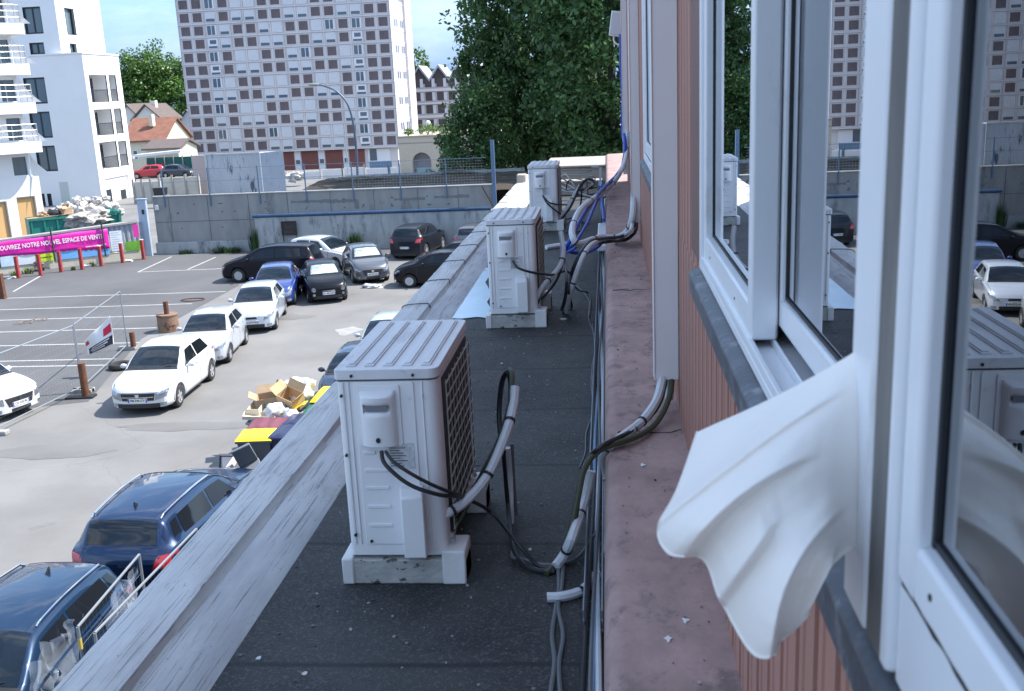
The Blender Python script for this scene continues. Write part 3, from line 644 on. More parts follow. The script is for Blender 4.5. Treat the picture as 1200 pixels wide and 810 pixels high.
cable([(729,40,'y',15.7),(730,90,'y',15.7),(729,150,'y',15.6),(733,180,'y',15.2),(727,200,'z',6.66),(712,216,'z',6.7),(700,235,'z',6.62),(688,262,'z',6.5),(675,283,'z',6.4),(664,293,'z',6.35)], .018, CBLU, 'second blue cable beside the first one down the far facade', group=GC)
cable([(661,291,'z',6.4),(672,296,'z',6.33),(690,295,'z',6.3),(703,287,'z',6.3),(706,279,'z',6.4)], .018, CBLU, 'blue cable curving low from the tangle to the tray', group=GC)
cable([(703,214,'z',6.55),(705,235,'z',6.5),(708,258,'z',6.42)], .020, CBLU, 'short blue cable dropping behind the white clip', group=GC)
cable([(698,283,'z',6.5),(683,284,'z',6.52),(672,292,'z',6.42),(664,296,'z',6.35)], .013, CBLU, 'thin blue cable beneath the white bundle', group=GC)
cable([(741,262,'y',9.96),(739,270,'y',9.6),(730,277,'z',6.58),(722,283,'z',6.54),(714,292,'z',6.3),(712,300,'z',6.2)], .016, CWHT, 'white pipe from the middle duct bending down into the tray', 'pipe', 'lagged_pipe', GC)
cable([(746,262,'y',9.98),(744,272,'y',9.7),(733,281,'z',6.56),(714,283,'z',6.6),(690,286,'z',6.58)], .016, CBLK, 'thick black cable from the middle duct passing under the clip', group=GC)
cable([(733,170,'y',15.2),(726,206,'z',6.6),(716,214,'z',6.6),(706,224,'z',6.58),(700,232,'z',6.55)], .013, CBLK, 'black cable beside the blue ones at the far facade', group=GC)
# white clip box over the tray
cb = thing('cable_clip_box', 'white plastic box clamped round the cables over the wire tray', 'junction box', (-.075,12.0,6.2))
MB().box((-.13,11.55,6.20),(-.02,12.65,6.36)).build('shell', PVC, cb, bevel=.012)
MB().box((-.135,11.50,6.19),(-.015,11.549,6.25)).build('lip', PVC, cb, bevel=.004)
# third unit
cable([(656,254,'y',14.1),(666,242,'y',14.2),(674,226,'y',14.4),(681,219,'y',14.5)], .020, CWHT, 'white lagged pipe rising from the farthest unit', 'pipe', 'lagged_pipe', GC, 1)
cable([(655,260,'y',14.1),(668,243,'y',14.2),(676,226,'y',14.4),(684,213,'y',14.5),(692,210,'y',14.5),(699,216,'y',14.4),(704,226,'y',14.2)], .018, CBLK, 'black pipe arching from the farthest unit towards the ledge', 'pipe', 'bent_pipe', GC)
cable([(636,229,'y',13.9),(641,238,'y',13.88),(650,246,'y',13.9),(657,251,'y',14.0)], .010, CBLK, 'black cable from the handle cover of the farthest unit', group=GC)
cable([(636,229,'y',13.9),(645,238,'y',13.88),(660,240,'y',14.1),(668,240,'y',14.3)], .009, CBLK, 'second thin cable from the handle cover of the farthest unit', group=GC)
cable([(682,216,'y',14.6),(681,236,'y',14.6),(678,256,'z',6.15),(690,262,'z',6.12)], .011, CBLK, 'thin black cable hanging from the farthest arch', group=GC)
cable([(668,262,'z',6.13),(664,272,'z',6.12),(680,270,'z',6.12),(676,256,'z',6.14),(660,258,'z',6.13)], .010, CBLK, 'coil of black cable on the roof behind the middle unit', group=GC)
rg = random.Random(4)
def tangle(cx, cy, n, label, m, seed, sp=(.30,.30,.16), r=.009):
    q = random.Random(seed); c = ony(cx, cy, 15.2)
    P = [c+Vector((q.uniform(-1,1)*sp[0], q.uniform(-1,1)*sp[1], q.uniform(-1,1)*sp[2])) for _ in range(n)]
    tag(MB().tube(P, r, 6).build('cable_coil', m), label, 'cable', GC)
tangle(672,212,16,'tangled coil of bare grey cable behind the farthest unit', mat('bare_grey', (.36,.34,.31), .6), 5)
tangle(688,222,14,'tangled coil of dark cable next to the tray at the far end', CBLK, 8, (.32,.3,.16), .011)
tangle(680,225,10,'loose pale cable strands crossing the far tangle', CWHT, 11, (.3,.3,.14), .008)
# channel lying on the roof behind the middle unit
a, b = onz(640,290,6.13), onz(676,284,6.13)
ch = MB().cyl(a, b, .03, n=6); tag(ch.build('pipe_length', WHITE_METAL), 'pale pipe length lying on the roof behind the middle unit', 'pipe')
# steel posts at the far tray end
pz = MB(); p = onz(704,228,6.12); pz.box((p.x-.02,p.y,6.1),(p.x+.02,p.y+.05,6.62)).box((p.x-.16,p.y,6.60),(p.x+.03,p.y+.05,6.64)); tag(pz.build('bracket', STEEL), 'steel bracket standing at the far end of the tray', 'bracket')
# litter on the roof
rg = random.Random(3)
LITW = mat('pale_litter', (.60,.60,.58), .7)
for (px,py,lab) in ((621,644,'small white shard lying beside the long black cables'),(303,772,'pale paint chip on the near left of the roof'),(357,790,'tiny pale chip close to the bottom edge on the roof'),(588,426,'small pale chip on the roof between the first and second unit'),(660,374,'flat white disc beside the base of the middle unit')):
    p = onz(px,py,6.101); m = MB(); k = 7; s = .009 if px != 660 else .03
    m.prism([(p.x+s*rg.uniform(.6,1.3)*math.cos(t*2*math.pi/k), p.y+s*1.4*rg.uniform(.6,1.2)*math.sin(t*2*math.pi/k), 6.101) for t in range(k)], (0,0,.003))
    tag(m.build('litter_chip', LITW), lab, 'litter', 'litter chips on the roof')
gr = MB(); rg = random.Random(9)
for k in range(420):
    x = rg.uniform(-1.34,-.15); y = rg.uniform(2.6,13) ; s = rg.uniform(.002,.0055)
    gr.obox((x,y,6.101+s*.4),(s*2,s*2.4,s),(rg.uniform(0,.5),0,rg.uniform(0,3)))
tag(gr.build('roof_grit', mat('grit', (.22,.22,.22), .8, rnd=.7), smooth=0, origin=(-.7,7,6.1)), kind='stuff', label='fine pale grit and chips scattered over the dark roof', cat='grit')
gr = MB()
for k in range(260):
    x = rg.uniform(.03,.28); y = rg.uniform(1.9,14) ; s = rg.uniform(.0015,.004)
    gr.obox((x,y,6.506+s*.4),(s*2,s*2.4,s),(rg.uniform(0,.5),0,rg.uniform(0,3)))
tag(gr.build('ledge_grit', mat('ledge_grit_mat', (.3,.26,.25), .8, rnd=.8), smooth=0, origin=(.15,7,6.5)), kind='stuff', label='fine grit lying on the pink ledge', cat='grit')

# ------------------------------------------------------------------ cloth hanging out of the window
CLOTH = mat('white_cloth', (.97,.91,.85), .85, var=.02, bump=.08, bs=300)
_nt = CLOTH.node_tree; _tl = _nt.nodes.new('ShaderNodeBsdfTranslucent'); _tl.inputs['Color'].default_value = (.95,.84,.72,1); _ms = _nt.nodes.new('ShaderNodeMixShader'); _ms.inputs[0].default_value = .08
_nt.links.new(_nt.nodes['Principled BSDF'].outputs[0], _ms.inputs[1]); _nt.links.new(_tl.outputs[0], _ms.inputs[2]); _nt.links.new(_ms.outputs[0], _nt.nodes['Material Output'].inputs['Surface'])
_b = CLOTH.node_tree.nodes['Principled BSDF']; _b.inputs['Sheen Weight'].default_value = .3; _b.inputs['Subsurface Weight'].default_value = .12; _b.inputs['Subsurface Radius'].default_value = (.02,.012,.008)
root = [(1008,408,1.10),(1008,440,1.09),(1008,480,1.08),(1008,530,1.07),(1008,575,1.07),(1008,612,1.07),(1006,640,1.07)]
mid  = [(925,462,1.14),(890,505,1.07),(872,545,.99),(882,592,.95),(915,625,.95),(958,650,.99),(992,650,1.05)]
hem  = [(817,505,1.30),(793,575,1.24),(768,622,1.16),(782,650,1.12),(824,656,1.10),(846,706,1.07),(884,766,1.02),(921,748,1.01),(952,700,1.03),(985,640,1.05)]
def bez(a, b, c, v): return a*(1-v)**2 + b*2*v*(1-v) + c*v*v
def cr1(L, u):
    s = u*(len(L)-1); i = min(int(s), len(L)-2); t = s-i
    p = [L[max(i-1,0)], L[i], L[i+1], L[min(i+2,len(L)-1)]]
    return .5*((2*p[1])+(p[2]-p[0])*t+(2*p[0]-5*p[1]+4*p[2]-p[3])*t*t+(3*p[1]-p[0]-3*p[2]+p[3])*t**3)
RV, MV, HV = [[ony(*q) for q in L_] for L_ in (root, mid, hem)]
def cloth(u, v):
    p = bez(cr1(RV,u), cr1(MV,u), cr1(HV,u), v)
    env = min(1, v*1.6+.12)
    fold = 0
    for a_,c_,w2,Lr,Ls,v0,sh in ((.014,.20,-.04,.16,.030,.0,1.0),(.024,.40,-.03,.13,.022,.18,1.3),(.020,.535,.02,.10,.020,.42,1.2),(.034,.70,.05,.13,.024,.05,1.4),(.040,.85,.02,.09,.020,.30,1.1),(.012,.96,.0,.06,.02,.1,1.0)):
        x_ = u-(c_+w2*(v-.5)+.018*math.sin(v*5+c_*20)); g_ = min(1,max(0,(v-v0)/.22)); g_ = g_*g_*(3-2*g_)
        t_ = (max(0,1+x_/Lr)**sh if x_ < 0 else max(0,1-x_/Ls)); t_ = t_*t_*(3-2*t_) if x_ >= 0 else t_
        fold += a_*1.5*g_*t_*(.75+.35*v)
    fold += .008*mn.noise(Vector((u*5,v*2.2,1.3)))+.0030*mn.noise(Vector((u*26,v*3.5,5)))*min(1,v*3)+.0022*mn.noise(Vector((u*9,v*14,8)))
    d = ray(850,600).normalized()
    q = p - d*(fold*env)
    lip = math.exp(-((u-.28)/.10)**2)
    if v > .80: q += d*(.02+.05*lip)*((v-.80)/.20)**2
    return q
NU, NV = 170, 100
B0_ = np.array([[tuple(cloth(i/NU, j/NV)) for i in range(NU+1)] for j in range(NV+1)])
X = B0_.copy(); rs = np.random.RandomState(3)
def smooth_noise(seed, fu, fv):
    return np.array([[mn.noise(Vector((i/NU*fu, j/NV*fv, seed))) for i in range(NU+1)] for j in range(NV+1)])
dn = np.array(tuple(-ray(850,600).normalized()))
env_ = np.clip(np.linspace(0,1,NV+1)*1.5+.15,0,1)[:,None,None]
for it in range(3):
    m_ = (X[:,:-2]+X[:,2:])/2-X[:,1:-1]; X[:,1:-1] += m_*.5
cl = MB().add([tuple(p) for p in X.reshape(-1,3)], [(j*(NU+1)+i, j*(NU+1)+i+1, (j+1)*(NU+1)+i+1, (j+1)*(NU+1)+i) for j in range(NV) for i in range(NU)])
o = cl.build('cloth', CLOTH, None, smooth=80)
sm = o.modifiers.new('sub', 'SUBSURF'); sm.levels = 1; sm.render_levels = 1
MB().tube([Vector(X[NV,i]) for i in range(0,NU+1,2)], .0020, 5, smooth=False).build('hem', CLOTH, o)
tag(o, 'creamy white cloth bulging out of the open window over the sill', 'cloth')
# ------------------------------------------------------------------ cars
CGLASS = mat('car_glass', (.010,.016,.024), .03, spec=.5, var=.5, vs=1.5)
CGLASS2 = mat('car_side_glass', (.008,.010,.014), .04, spec=.5)
TRIM = mat('car_black_trim', (.018,.018,.02), .55)
SEAM = mat('shut_line', (.03,.03,.035), .8)
TYRE = mat('tyre', (.025,.025,.026), .85)
ALLOY = mat('alloy_rim', (.50,.51,.53), .35, .6)
LAMP = mat('headlamp', (.26,.29,.33), .10, .55, coat=1, var=.35, vs=14)
REDL = mat('tail_lamp', (.42,.012,.02), .15, coat=1, var=.3, vs=14)
CHROME = mat('chrome', (.75,.76,.78), .12, 1)
PLATE = mat('plate_white', (.75,.75,.73), .5)
PBLUE = mat('plate_blue', (.02,.09,.42), .5)
PINK_INK = mat('plate_ink', (.02,.02,.02), .6)
SEATM = mat('parcel_paper', (.55,.55,.52), .8)
def hermite(xs, ys):
    n = len(xs); d = [(ys[i+1]-ys[i])/(xs[i+1]-xs[i]) for i in range(n-1)]
    m = [d[0]]+[0 if d[i-1]*d[i] <= 0 else 2*d[i-1]*d[i]/(d[i-1]+d[i]) for i in range(1,n-1)]+[d[-1]]
    def f(x):
        x = min(max(x, xs[0]), xs[-1])
        i = max(j for j in range(n-1) if xs[j] <= x+1e-9) if x < xs[-1] else n-2
        h = xs[i+1]-xs[i]; t = (x-xs[i])/h
        return ys[i]*(1+2*t)*(1-t)**2 + m[i]*h*t*(1-t)**2 + ys[i+1]*t*t*(3-2*t) + m[i+1]*h*t*t*(t-1)
    return f
TYPES = {
 # L, W, H, front axle x, wheelbase, wheel r, stations: x, belt, top, plan width, roof width factor
 'hatch': dict(L=4.08,W=1.73,H=1.52,fa=.82,wb=2.59,wr=.31,cowl=1.12,head=1.92,rhead=3.62,rbot=3.98,
   st=[(0,.60,.66,.80,.80),(.06,.66,.735,.88,.84),(.3,.78,.87,.95,.86),(.8,.86,.96,.99,.86),(1.12,.90,1.01,1,.86),(1.5,.93,1.26,1,.80),(1.92,.95,1.475,1,.70),(2.6,.965,1.52,1,.69),(3.25,.985,1.48,.985,.68),(3.62,1.0,1.40,.96,.68),(3.98,.98,1.02,.92,.74),(4.04,.88,.92,.90,.78),(4.08,.80,.84,.85,.80)]),
 'mini': dict(L=3.6,W=1.65,H=1.47,fa=.72,wb=2.35,wr=.29,cowl=.92,head=1.62,rhead=3.12,rbot=3.5,
   st=[(0,.58,.64,.78,.80),(.06,.66,.74,.87,.84),(.3,.80,.88,.95,.86),(.65,.88,.97,.99,.86),(.92,.92,1.02,1,.86),(1.25,.94,1.24,1,.79),(1.62,.955,1.42,1,.69),(2.2,.965,1.47,1,.68),(2.8,.985,1.44,.985,.67),(3.12,1.0,1.36,.96,.67),(3.5,.95,1.0,.91,.74),(3.56,.86,.92,.89,.78),(3.6,.78,.84,.85,.80)]),
 'suv': dict(L=4.42,W=1.86,H=1.64,fa=.88,wb=2.66,wr=.35,cowl=1.28,head=2.0,rhead=3.98,rbot=4.30,
   st=[(0,.68,.76,.80,.82),(.06,.80,.88,.88,.85),(.3,.93,1.01,.95,.87),(.85,1.0,1.09,.99,.87),(1.28,1.03,1.14,1,.86),(1.6,1.04,1.36,1,.80),(2.0,1.055,1.565,1,.72),(2.8,1.07,1.62,1,.71),(3.6,1.10,1.585,.985,.70),(3.98,1.12,1.53,.965,.69),(4.30,1.07,1.12,.93,.76),(4.38,.98,1.03,.91,.80),(4.42,.88,.93,.87,.82)]),
 'mpv': dict(L=4.6,W=1.83,H=1.66,fa=.92,wb=2.73,wr=.33,cowl=1.05,head=2.05,rhead=4.2,rbot=4.52,
   st=[(0,.62,.68,.78,.80),(.06,.70,.78,.87,.84),(.3,.84,.92,.95,.86),(.7,.93,1.02,.99,.86),(1.05,.97,1.10,1,.86),(1.5,.985,1.36,1,.80),(2.05,.99,1.58,1,.71),(2.8,1.0,1.655,1,.70),(3.7,1.03,1.62,.985,.69),(4.2,1.06,1.55,.96,.68),(4.52,1.0,1.05,.92,.76),(4.57,.92,.97,.90,.80),(4.6,.84,.90,.86,.82)]),
}
ZF = {6:.05,7:.80,8:.925,9:.985,10:1.0}
class Car:
    def __init__(s, kind, sc=(1,1,1)):
        T = TYPES[kind]; s.T = T; s.sc = sc
        xs = [q[0] for q in T['st']]
        s.belt, s.top, s.pw, s.rw = (hermite(xs, [q[k] for q in T['st']]) for k in (1,2,3,4))
        s.L = T['L']; s.hw = T['W']/2
    def nose(s, x, y, z):
        """plan + profile curvature of the two ends"""
        L = s.L; out = 0
        f = max(0, 1-x/.75); r = max(0, 1-(L-x)/.6); a = abs(y)/s.hw
        zz = min(max((z-.2)/.7, 0), 1)
        if f: out += f*(.20*a**2.6 + .05*(1-zz)*(zz<.0) + .07*max(0, z-.50) + .05*max(0,.32-z))
        if r: out -= r*(.15*a**3 + .02*max(0, z-.5) + .06*max(0,.32-z))
        return out
    def pt(s, x, lv, side=1, off=0):
        """level 0..10 (float) on section x; side +-1; off = outward offset"""
        b, t, w, rw = s.belt(x), s.top(x), s.pw(x)*s.hw, s.rw(x)
        zb = .19 if .5 < x < s.L-.4 else .19+.05*(1-min(x,s.L-x)/.5)
        W_ = [.55,.90,.965,.985,1.0,.985,.945,None,None,None,0]
        Z_ = [zb,zb,zb+.06,.36,.36+(b-.36)*.55,b,None,None,None,None,None]
        h = t-b
        W_[7] = rw*1.0+.055*min(1,h/.4); W_[8] = rw*.97; W_[9] = rw*.55
        W_[6] = .955 if h > .15 else .94
        for k in (6,7,8,9,10): Z_[k] = b+h*ZF[k]+ (0.0)
        i = min(int(lv), 9); f = lv-i
        ww = (W_[i]*(1-f)+W_[i+1]*f)*w; z = Z_[i]*(1-f)+Z_[i+1]*f
        if lv >= 8 and f:  # round the roof
            pass
        y = side*ww
        # wheel arches
        if lv <= 4.6 and lv > .5:
            for xc in (s.T['fa'], s.T['fa']+s.T['wb']):
                Ra = s.T['wr']+.065
                if abs(x-xc) < Ra:
                    za = s.T['wr']+math.sqrt(max(Ra*Ra-(x-xc)**2, 0))
                    if z < za: z = za if lv < 3.9 else max(z, za+.004)
        X = x + s.nose(x, y, z)
        p = Vector((y, X-s.L/2, z))
        if off:
            e = .02
            q1 = s.pt(min(x+e, s.L), lv, side); q2 = s.pt(max(x-e,0), lv, side)
            l1 = min(lv+.1, 10); l2 = max(lv-.1, 0)
            r1 = s.pt(x, l1, side); r2 = s.pt(x, l2, side)
            n = (q1-q2).cross(r1-r2)
            if n.length < 1e-9: n = Vector((0,0,1))
            n.normalize()
            c = Vector((0, p.y*.0+ (x-s.L/2)*.8, .7))
            if n.dot(p-c) < 0: n = -n
            p = p+n*off
        return p
    def body(s):
        T = s.T; L = s.L; xs = set([0,.012,.03,.06,.1,.16,.24,.34,.46,L,L-.012,L-.03,L-.06,L-.1,L-.17,L-.26,L-.38])
        for xc in (T['fa'], T['fa']+T['wb']):
            Ra = T['wr']+.065
            for k in range(17): xs.add(round(xc-Ra*math.cos(math.pi*k/16),4))
            xs.add(xc-Ra-.004); xs.add(xc+Ra+.004)
        x = .5
        while x < L-.4: xs.add(round(x,3)); x += .09
        for k in ('cowl','head','rhead','rbot'): xs.add(T[k])
        xs = sorted(xs); q = [xs[0]]
        for x in xs[1:]:
            if x-q[-1] > .0035: q.append(x)
        xs = q
        lv = [0,1,1.5,2,2.5,3,3.3,3.6,4,4.3,4.6,5,5.5,6,6.5,7,7.5,8,8.5,9,9.5,10]
        ring = [(l,1) for l in lv]+[(l,-1) for l in lv[::-1][1:]]
        m = len(ring); mb = MB()
        mb.add([s.pt(x,l,sd) for x in xs for l,sd in ring], [(i*m+k,(i+1)*m+k,(i+1)*m+(k+1)%m,i*m+(k+1)%m) for i in range(len(xs)-1) for k in range(m)])
        for x, fl in ((0,False),(L,True)):
            L2 = lv[1:]; nu = 16
            def f(u, v, x=x):
                j = v*(len(L2)-1); i = min(int(j), len(L2)-2); l = L2[i]+(L2[i+1]-L2[i])*(j-i)
                p = s.pt(x,l,1); y = p.x*(2*u-1); 
                return Vector((y, x+s.nose(x,y,p.z)-s.L/2, p.z))
            mb.grid(f, nu, len(L2)-1, flip=fl)
        return mb
    def face(s, end, pts, off=.008, sub=6):
        """patch on the front (end=0) or rear (end=1): pts = (y0,z0,y1,z1) rect or 4 corner (y,z)"""
        if len(pts) == 4 and not isinstance(pts[0], tuple):
            y0,z0,y1,z1 = pts; pts = ((y0,z0),(y1,z0),(y1,z1),(y0,z1))
        x = 0 if end == 0 else s.L; sg = -1 if end == 0 else 1
        def f(u, v):
            a = Vector(pts[0]).lerp(Vector(pts[1]), u); b = Vector(pts[3]).lerp(Vector(pts[2]), u); c = a.lerp(b, v)
            yy = c.x*s.hw; k = s.surf(end, yy, c.y)
            return Vector((yy, k+sg*off-s.L/2, c.y))
        mb = MB().grid(f, sub, max(2,sub//2), flip=(end==1))
        # rim back to body
        n = sub; 
        ring = [f(i/n,0) for i in range(n)]+[f(1,i/n) for i in range(n)]+[f(1-i/n,1) for i in range(n)]+[f(0,1-i/n) for i in range(n)]
        bk = [p+Vector((0,-sg*(off+.03),0)) for p in ring]; k = len(ring)
        mb.add(ring+bk, [(i,(i+1)%k,(i+1)%k+k,i+k) for i in range(k)]); return mb
    def surf(s, end, yy, z):
        """x of the outer skin at given y,z near an end"""
        L = s.L
        for k in range(60):
            x = k*.01 if end == 0 else L-k*.01
            # height of hood surface or side width at this section
            b, t = s.belt(x), s.top(x); w = s.pw(x)*s.hw
            zm = b+(t-b)*max(0, 1-(abs(yy)/w)**3)
            if z <= zm and abs(yy) <= w*.99: return x+s.nose(x, yy, z)
        return x+s.nose(x, yy, z)
    def patch(s, x0, x1, l0, l1, side=1, off=.006, nu=10, nv=3, x0b=None, x1b=None, both=False):
        def f(u, v):
            a = x0+((x0b if x0b is not None else x0)-x0)*v; b = x1+((x1b if x1b is not None else x1)-x1)*v
            return s.pt(a+(b-a)*u, l0+(l1-l0)*v, side, off)
        mb = MB().grid(f, nu, nv, flip=side<0)
        if both:
            def g(u, v):
                xx = x0+(x1-x0)*v; q = 2*u-1; sd = 1 if q >= 0 else -1
                return s.pt(xx, l1-(l1-l0)*abs(q), sd, off)
            mb = MB().grid(g, nu, nv)
        return mb
_paint = {}
def paint(col, metal=0):
    k = (col, metal)
    if k not in _paint: _paint[k] = mat('paint_%d'%len(_paint), col, .28 if not metal else .32, metal, coat=(1 if max(col)>.03 else .25), spec=(.5 if max(col)>.1 else .2), dirt=tuple(c*.8+.008 for c in col), dthr=.62, ds=3, dw=.3)
    return _paint[k]
def make_car(name, label, kind, col, loc, rot, cat='car', metal=0, sc=(1,1,1), front='std', plate=None, group='cars parked in the yard', rails=False, dark_roof=False, rim=ALLOY, antenna=None, badge=None, glass=None, shade=False, tint=None, lights=1):
    c = Car(kind); T = c.T; P = paint(col, metal)
    t = thing(name, label, cat, (loc[0],loc[1],0), R(rot), group)
    t.scale = sc
    G = glass or CGLASS
    B = lambda mb, n, m, par=t, sm=40, **k: mb.build(n, m, par, smooth=sm, world=False, **k)
    B(c.body(), 'body', P, sm=38)
    co, hd, rh, rb = T['cowl'], T['head'], T['rhead'], T['rbot']
    ws = c.patch(co+.05, hd-.03, 8.05, 10, 1, .007, 18, 10, both=True); w = B(ws, 'windscreen', G)
    wp = MB()
    for q in (-.28,.28): wp.tube([c.pt(co+.05, 9.1 if q>0 else 9.6, 1 if q>0 else -1, .02), c.pt(co+.10, 8.6 if q > 0 else 9.5, 1 if q>0 else -1,.018)], .008, 5, smooth=False)
    B(wp, 'wiper', TRIM, w)
    cw = c.patch(co-.06, co+.045, 7.6, 10, 1, .004, 14, 2, both=True); B(cw, 'cowl_trim', TRIM)
    rw = B(c.patch(rh+.03, rb-.05, 8.1, 10, 1, .007, 16, 8, both=True), 'rear_window', G)
    if shade: 
        sh = MB(); sh.add(*(lambda m_: (m_.v, m_.f))(c.patch(co+.12, hd-.12, 8.4, 10, 1, .010, 18, 10, both=True))); B(sh, 'sunshade', mat('silver_sunshade',(.42,.46,.44),.35,.3,var=.5,vs=3.5,dirt=(.10,.13,.13),dthr=.55,ds=3,dw=.1), w)
    for sd in (1,-1):
        hs = c.patch(.16, co-.08, 6.9, 7.06, sd, .003, 14, 1); B(hs, 'bonnet_seam', SEAM)
    # side glass: front door, rear door, quarter
    xa = co+.30; xb = co+(hd-co)*.95+.0; xm = hd+(rh-hd)*.30; xq = rh-.30
    for sd in (1,-1):
        B(c.patch(xa, xm-.035, 6.12, 6.92, sd, .006, 10, 3, x0b=xb), 'side_window', CGLASS2)
        B(c.patch(xm+.035, xq+(.10 if kind in ('hatch','mini') else 0), 6.12, 6.92, sd, .006, 10, 3, x1b=xq-(.10 if kind in ('hatch','mini') else .06)), 'side_window', CGLASS2)
        if kind in ('suv','mpv'): B(c.patch(xq+.06, rh+.02, 6.25, 6.88, sd, .006, 5, 3, x0b=xq+.0, x1b=rh-.12), 'quarter_window', CGLASS2)
        sl = MB()
        for x in (co+.12, xm, min(xq+.03, T['fa']+T['wb']-T['wr']-.10)): sl.add(*(lambda m_: (m_.v, m_.f))(c.patch(x-.006, x+.006, 2.2, 5.95, sd, .003, 1, 12)))
        m_ = c.patch(T['fa']+T['wr']+.08, T['fa']+T['wb']-T['wr']-.08, 1.2, 2.3, sd, .004, 8, 2); sl.add(m_.v, m_.f)
        B(sl, 'door_seam', SEAM)
        for x in (xm-.17, xq-.12):
            p = c.pt(x, 4.75, sd, .012); m_ = MB().obox((0,0,0),(.03,.15,.025)); m_.v = [tuple(Vector(v)+p) for v in m_.v]; B(m_, 'door_handle', P, bevel=.006)
        # mirror
        p = c.pt(co+.42, 6.0, sd, .0); mm = MB().blob(p+Vector((sd*.135,-.01,.06)), (.10,.055,.07), amp=.0, sub=2); mm.tube([p+Vector((-sd*.01,0,.0)), p+Vector((sd*.08,0,.03))], .02, 6, smooth=False)
        B(mm, 'door_mirror', P if col[0] < .5 or True else TRIM)
        # wheels
        for xc in (T['fa'], T['fa']+T['wb']):
            r = T['wr']; hw = T['W']/2
            tm = MB(); pr = [(.0,r*.60),(.0,r*.70),(.012,r*.90),(.035,r*.985),(.06,r),(.16,r),(.19,r*.9),(.19,r*.5)]
            y0 = hw-.025; n = 28
            tm.add([Vector((sd*(y0-a), xc-c.L/2+q*math.cos(2*math.pi*k/n), r+q*math.sin(2*math.pi*k/n))) for a,q in pr for k in range(n)],
                   [(j*n+k, j*n+(k+1)%n, (j+1)*n+(k+1)%n, (j+1)*n+k) for j in range(len(pr)-1) for k in range(n)])
            wh = B(tm, 'wheel', TYRE)
            rm = MB(); c0 = Vector((sd*(y0-.014), xc-c.L/2, r)); rr = r*.635
            rm.cyl(c0+Vector((-sd*.03,0,0)), c0+Vector((-sd*.028,0,0)), rr*1.02, n=24)
            rm.cyl(c0+Vector((-sd*.02,0,0)), c0+Vector((sd*.004,0,0)), rr*.22, n=12)
            rm.add([c0+Vector((sd*e, q*rr*math.cos(2*math.pi*k/n), q*rr*math.sin(2*math.pi*k/n))) for e,q in ((-.03,1.03),(.006,1.05),(.004,.88),(-.03,.86)) for k in range(n)], [(j*n+k, j*n+(k+1)%n, (j+1)*n+(k+1)%n, (j+1)*n+k) for j in range(3) for k in range(n)])
            ns = 5 if rim is ALLOY else 9
            for k in range(ns):
                a = 2*math.pi*k/ns+.3; d = Vector((0, math.cos(a), math.sin(a))); e = Vector((0,-math.sin(a),math.cos(a)))
                w0, w1 = rr*.16, rr*(.20 if ns == 5 else .12)
                rm.prism([c0+d*rr*.1-e*w0, c0+d*rr*.1+e*w0, c0+d*rr*.93+e*w1, c0+d*rr*.93-e*w1], (-sd*.022,0,0))
            ri = B(rm, 'rim', rim, wh)
            hb = MB().cyl(c0+Vector((-sd*.05,0,0)), c0+Vector((-sd*.031,0,0)), rr*1.0, n=20); B(hb, 'brake_disc', TRIM, wh)
        ar = MB()
        for xc in (T['fa'], T['fa']+T['wb']):
            r2 = T['wr']+.068; k_ = 16
            vs = [Vector((sd*(T['W']/2-d), xc-c.L/2-r2*math.cos(math.pi*k/k_), T['wr']+r2*math.sin(math.pi*k/k_))) for d in (.035,.30) for k in range(k_+1)]
            fs = [(k,k+1,k+1+k_+1,k+k_+1) for k in range(k_)]+[tuple(range(k_+1,2*k_+2))]
            ar.add(vs, fs)
        B(ar, 'wheel_arch', TRIM)
    # underside
    MB().box((-T['W']/2+.22,-c.L/2+.25,.17),(T['W']/2-.22,c.L/2-.25,.26)).build('underbody', TRIM, t, world=False)
    # front end
    F = lambda pts, n, m, e=0, off=.008, sub=8, par=t: B(c.face(e, pts, off, sub), n, m, par)
    h0 = c.belt(.1)
    if front == 'std':
        F(((-.50,h0-.26),(.50,h0-.26),(.54,h0-.06),(-.54,h0-.06)), 'grille', TRIM, off=.006); F(((-.5,h0-.17),(.5,h0-.17),(.5,h0-.155),(-.5,h0-.155)), 'grille_bar', CHROME, off=.010)
        F((-.66,.23,.66,.35), 'lower_grille', TRIM, off=.006)
        hl = [(.54,h0-.25),(.90,h0-.17),(.95,h0+.03),(.56,h0-.05)]
    elif front == 'small':
        F(((-.26,h0-.14),(.26,h0-.14),(.22,h0-.07),(-.22,h0-.07)), 'grille', TRIM, off=.006)
        F((-.55,.24,.55,.36), 'lower_grille', TRIM, off=.006)
        hl = [(.52,h0-.17),(.92,h0-.08),(.93,h0+.07),(.66,h0+.03)]
    elif front == 'wide':
        F(((-.42,h0-.30),(.42,h0-.30),(.52,h0-.06),(-.52,h0-.06)), 'grille', TRIM, off=.006)
        F((-.35,.24,.35,.33), 'lower_grille', TRIM, off=.006)
        hl = [(.56,h0-.22),(.90,h0-.16),(.95,h0+.04),(.58,h0-.04)]
    elif front == 'round':
        F((-.62,.25,.62,.34), 'lower_grille', TRIM, off=.006)
        F((-.30,h0-.17,.30,h0-.13), 'grille_bar', CHROME, off=.012)
        hl = None
        for sd in (1,-1):
            for z,rr in ((h0-.10,.095),(h0-.30,.06)):
                y = sd*.70*c.hw; xx = c.surf(0, y, z)-c.L/2
                m_ = MB().cyl((y,xx+.04,z),(y,xx-.030,z+.004),rr,rr*.88,n=20); B(m_, 'headlight', LAMP)
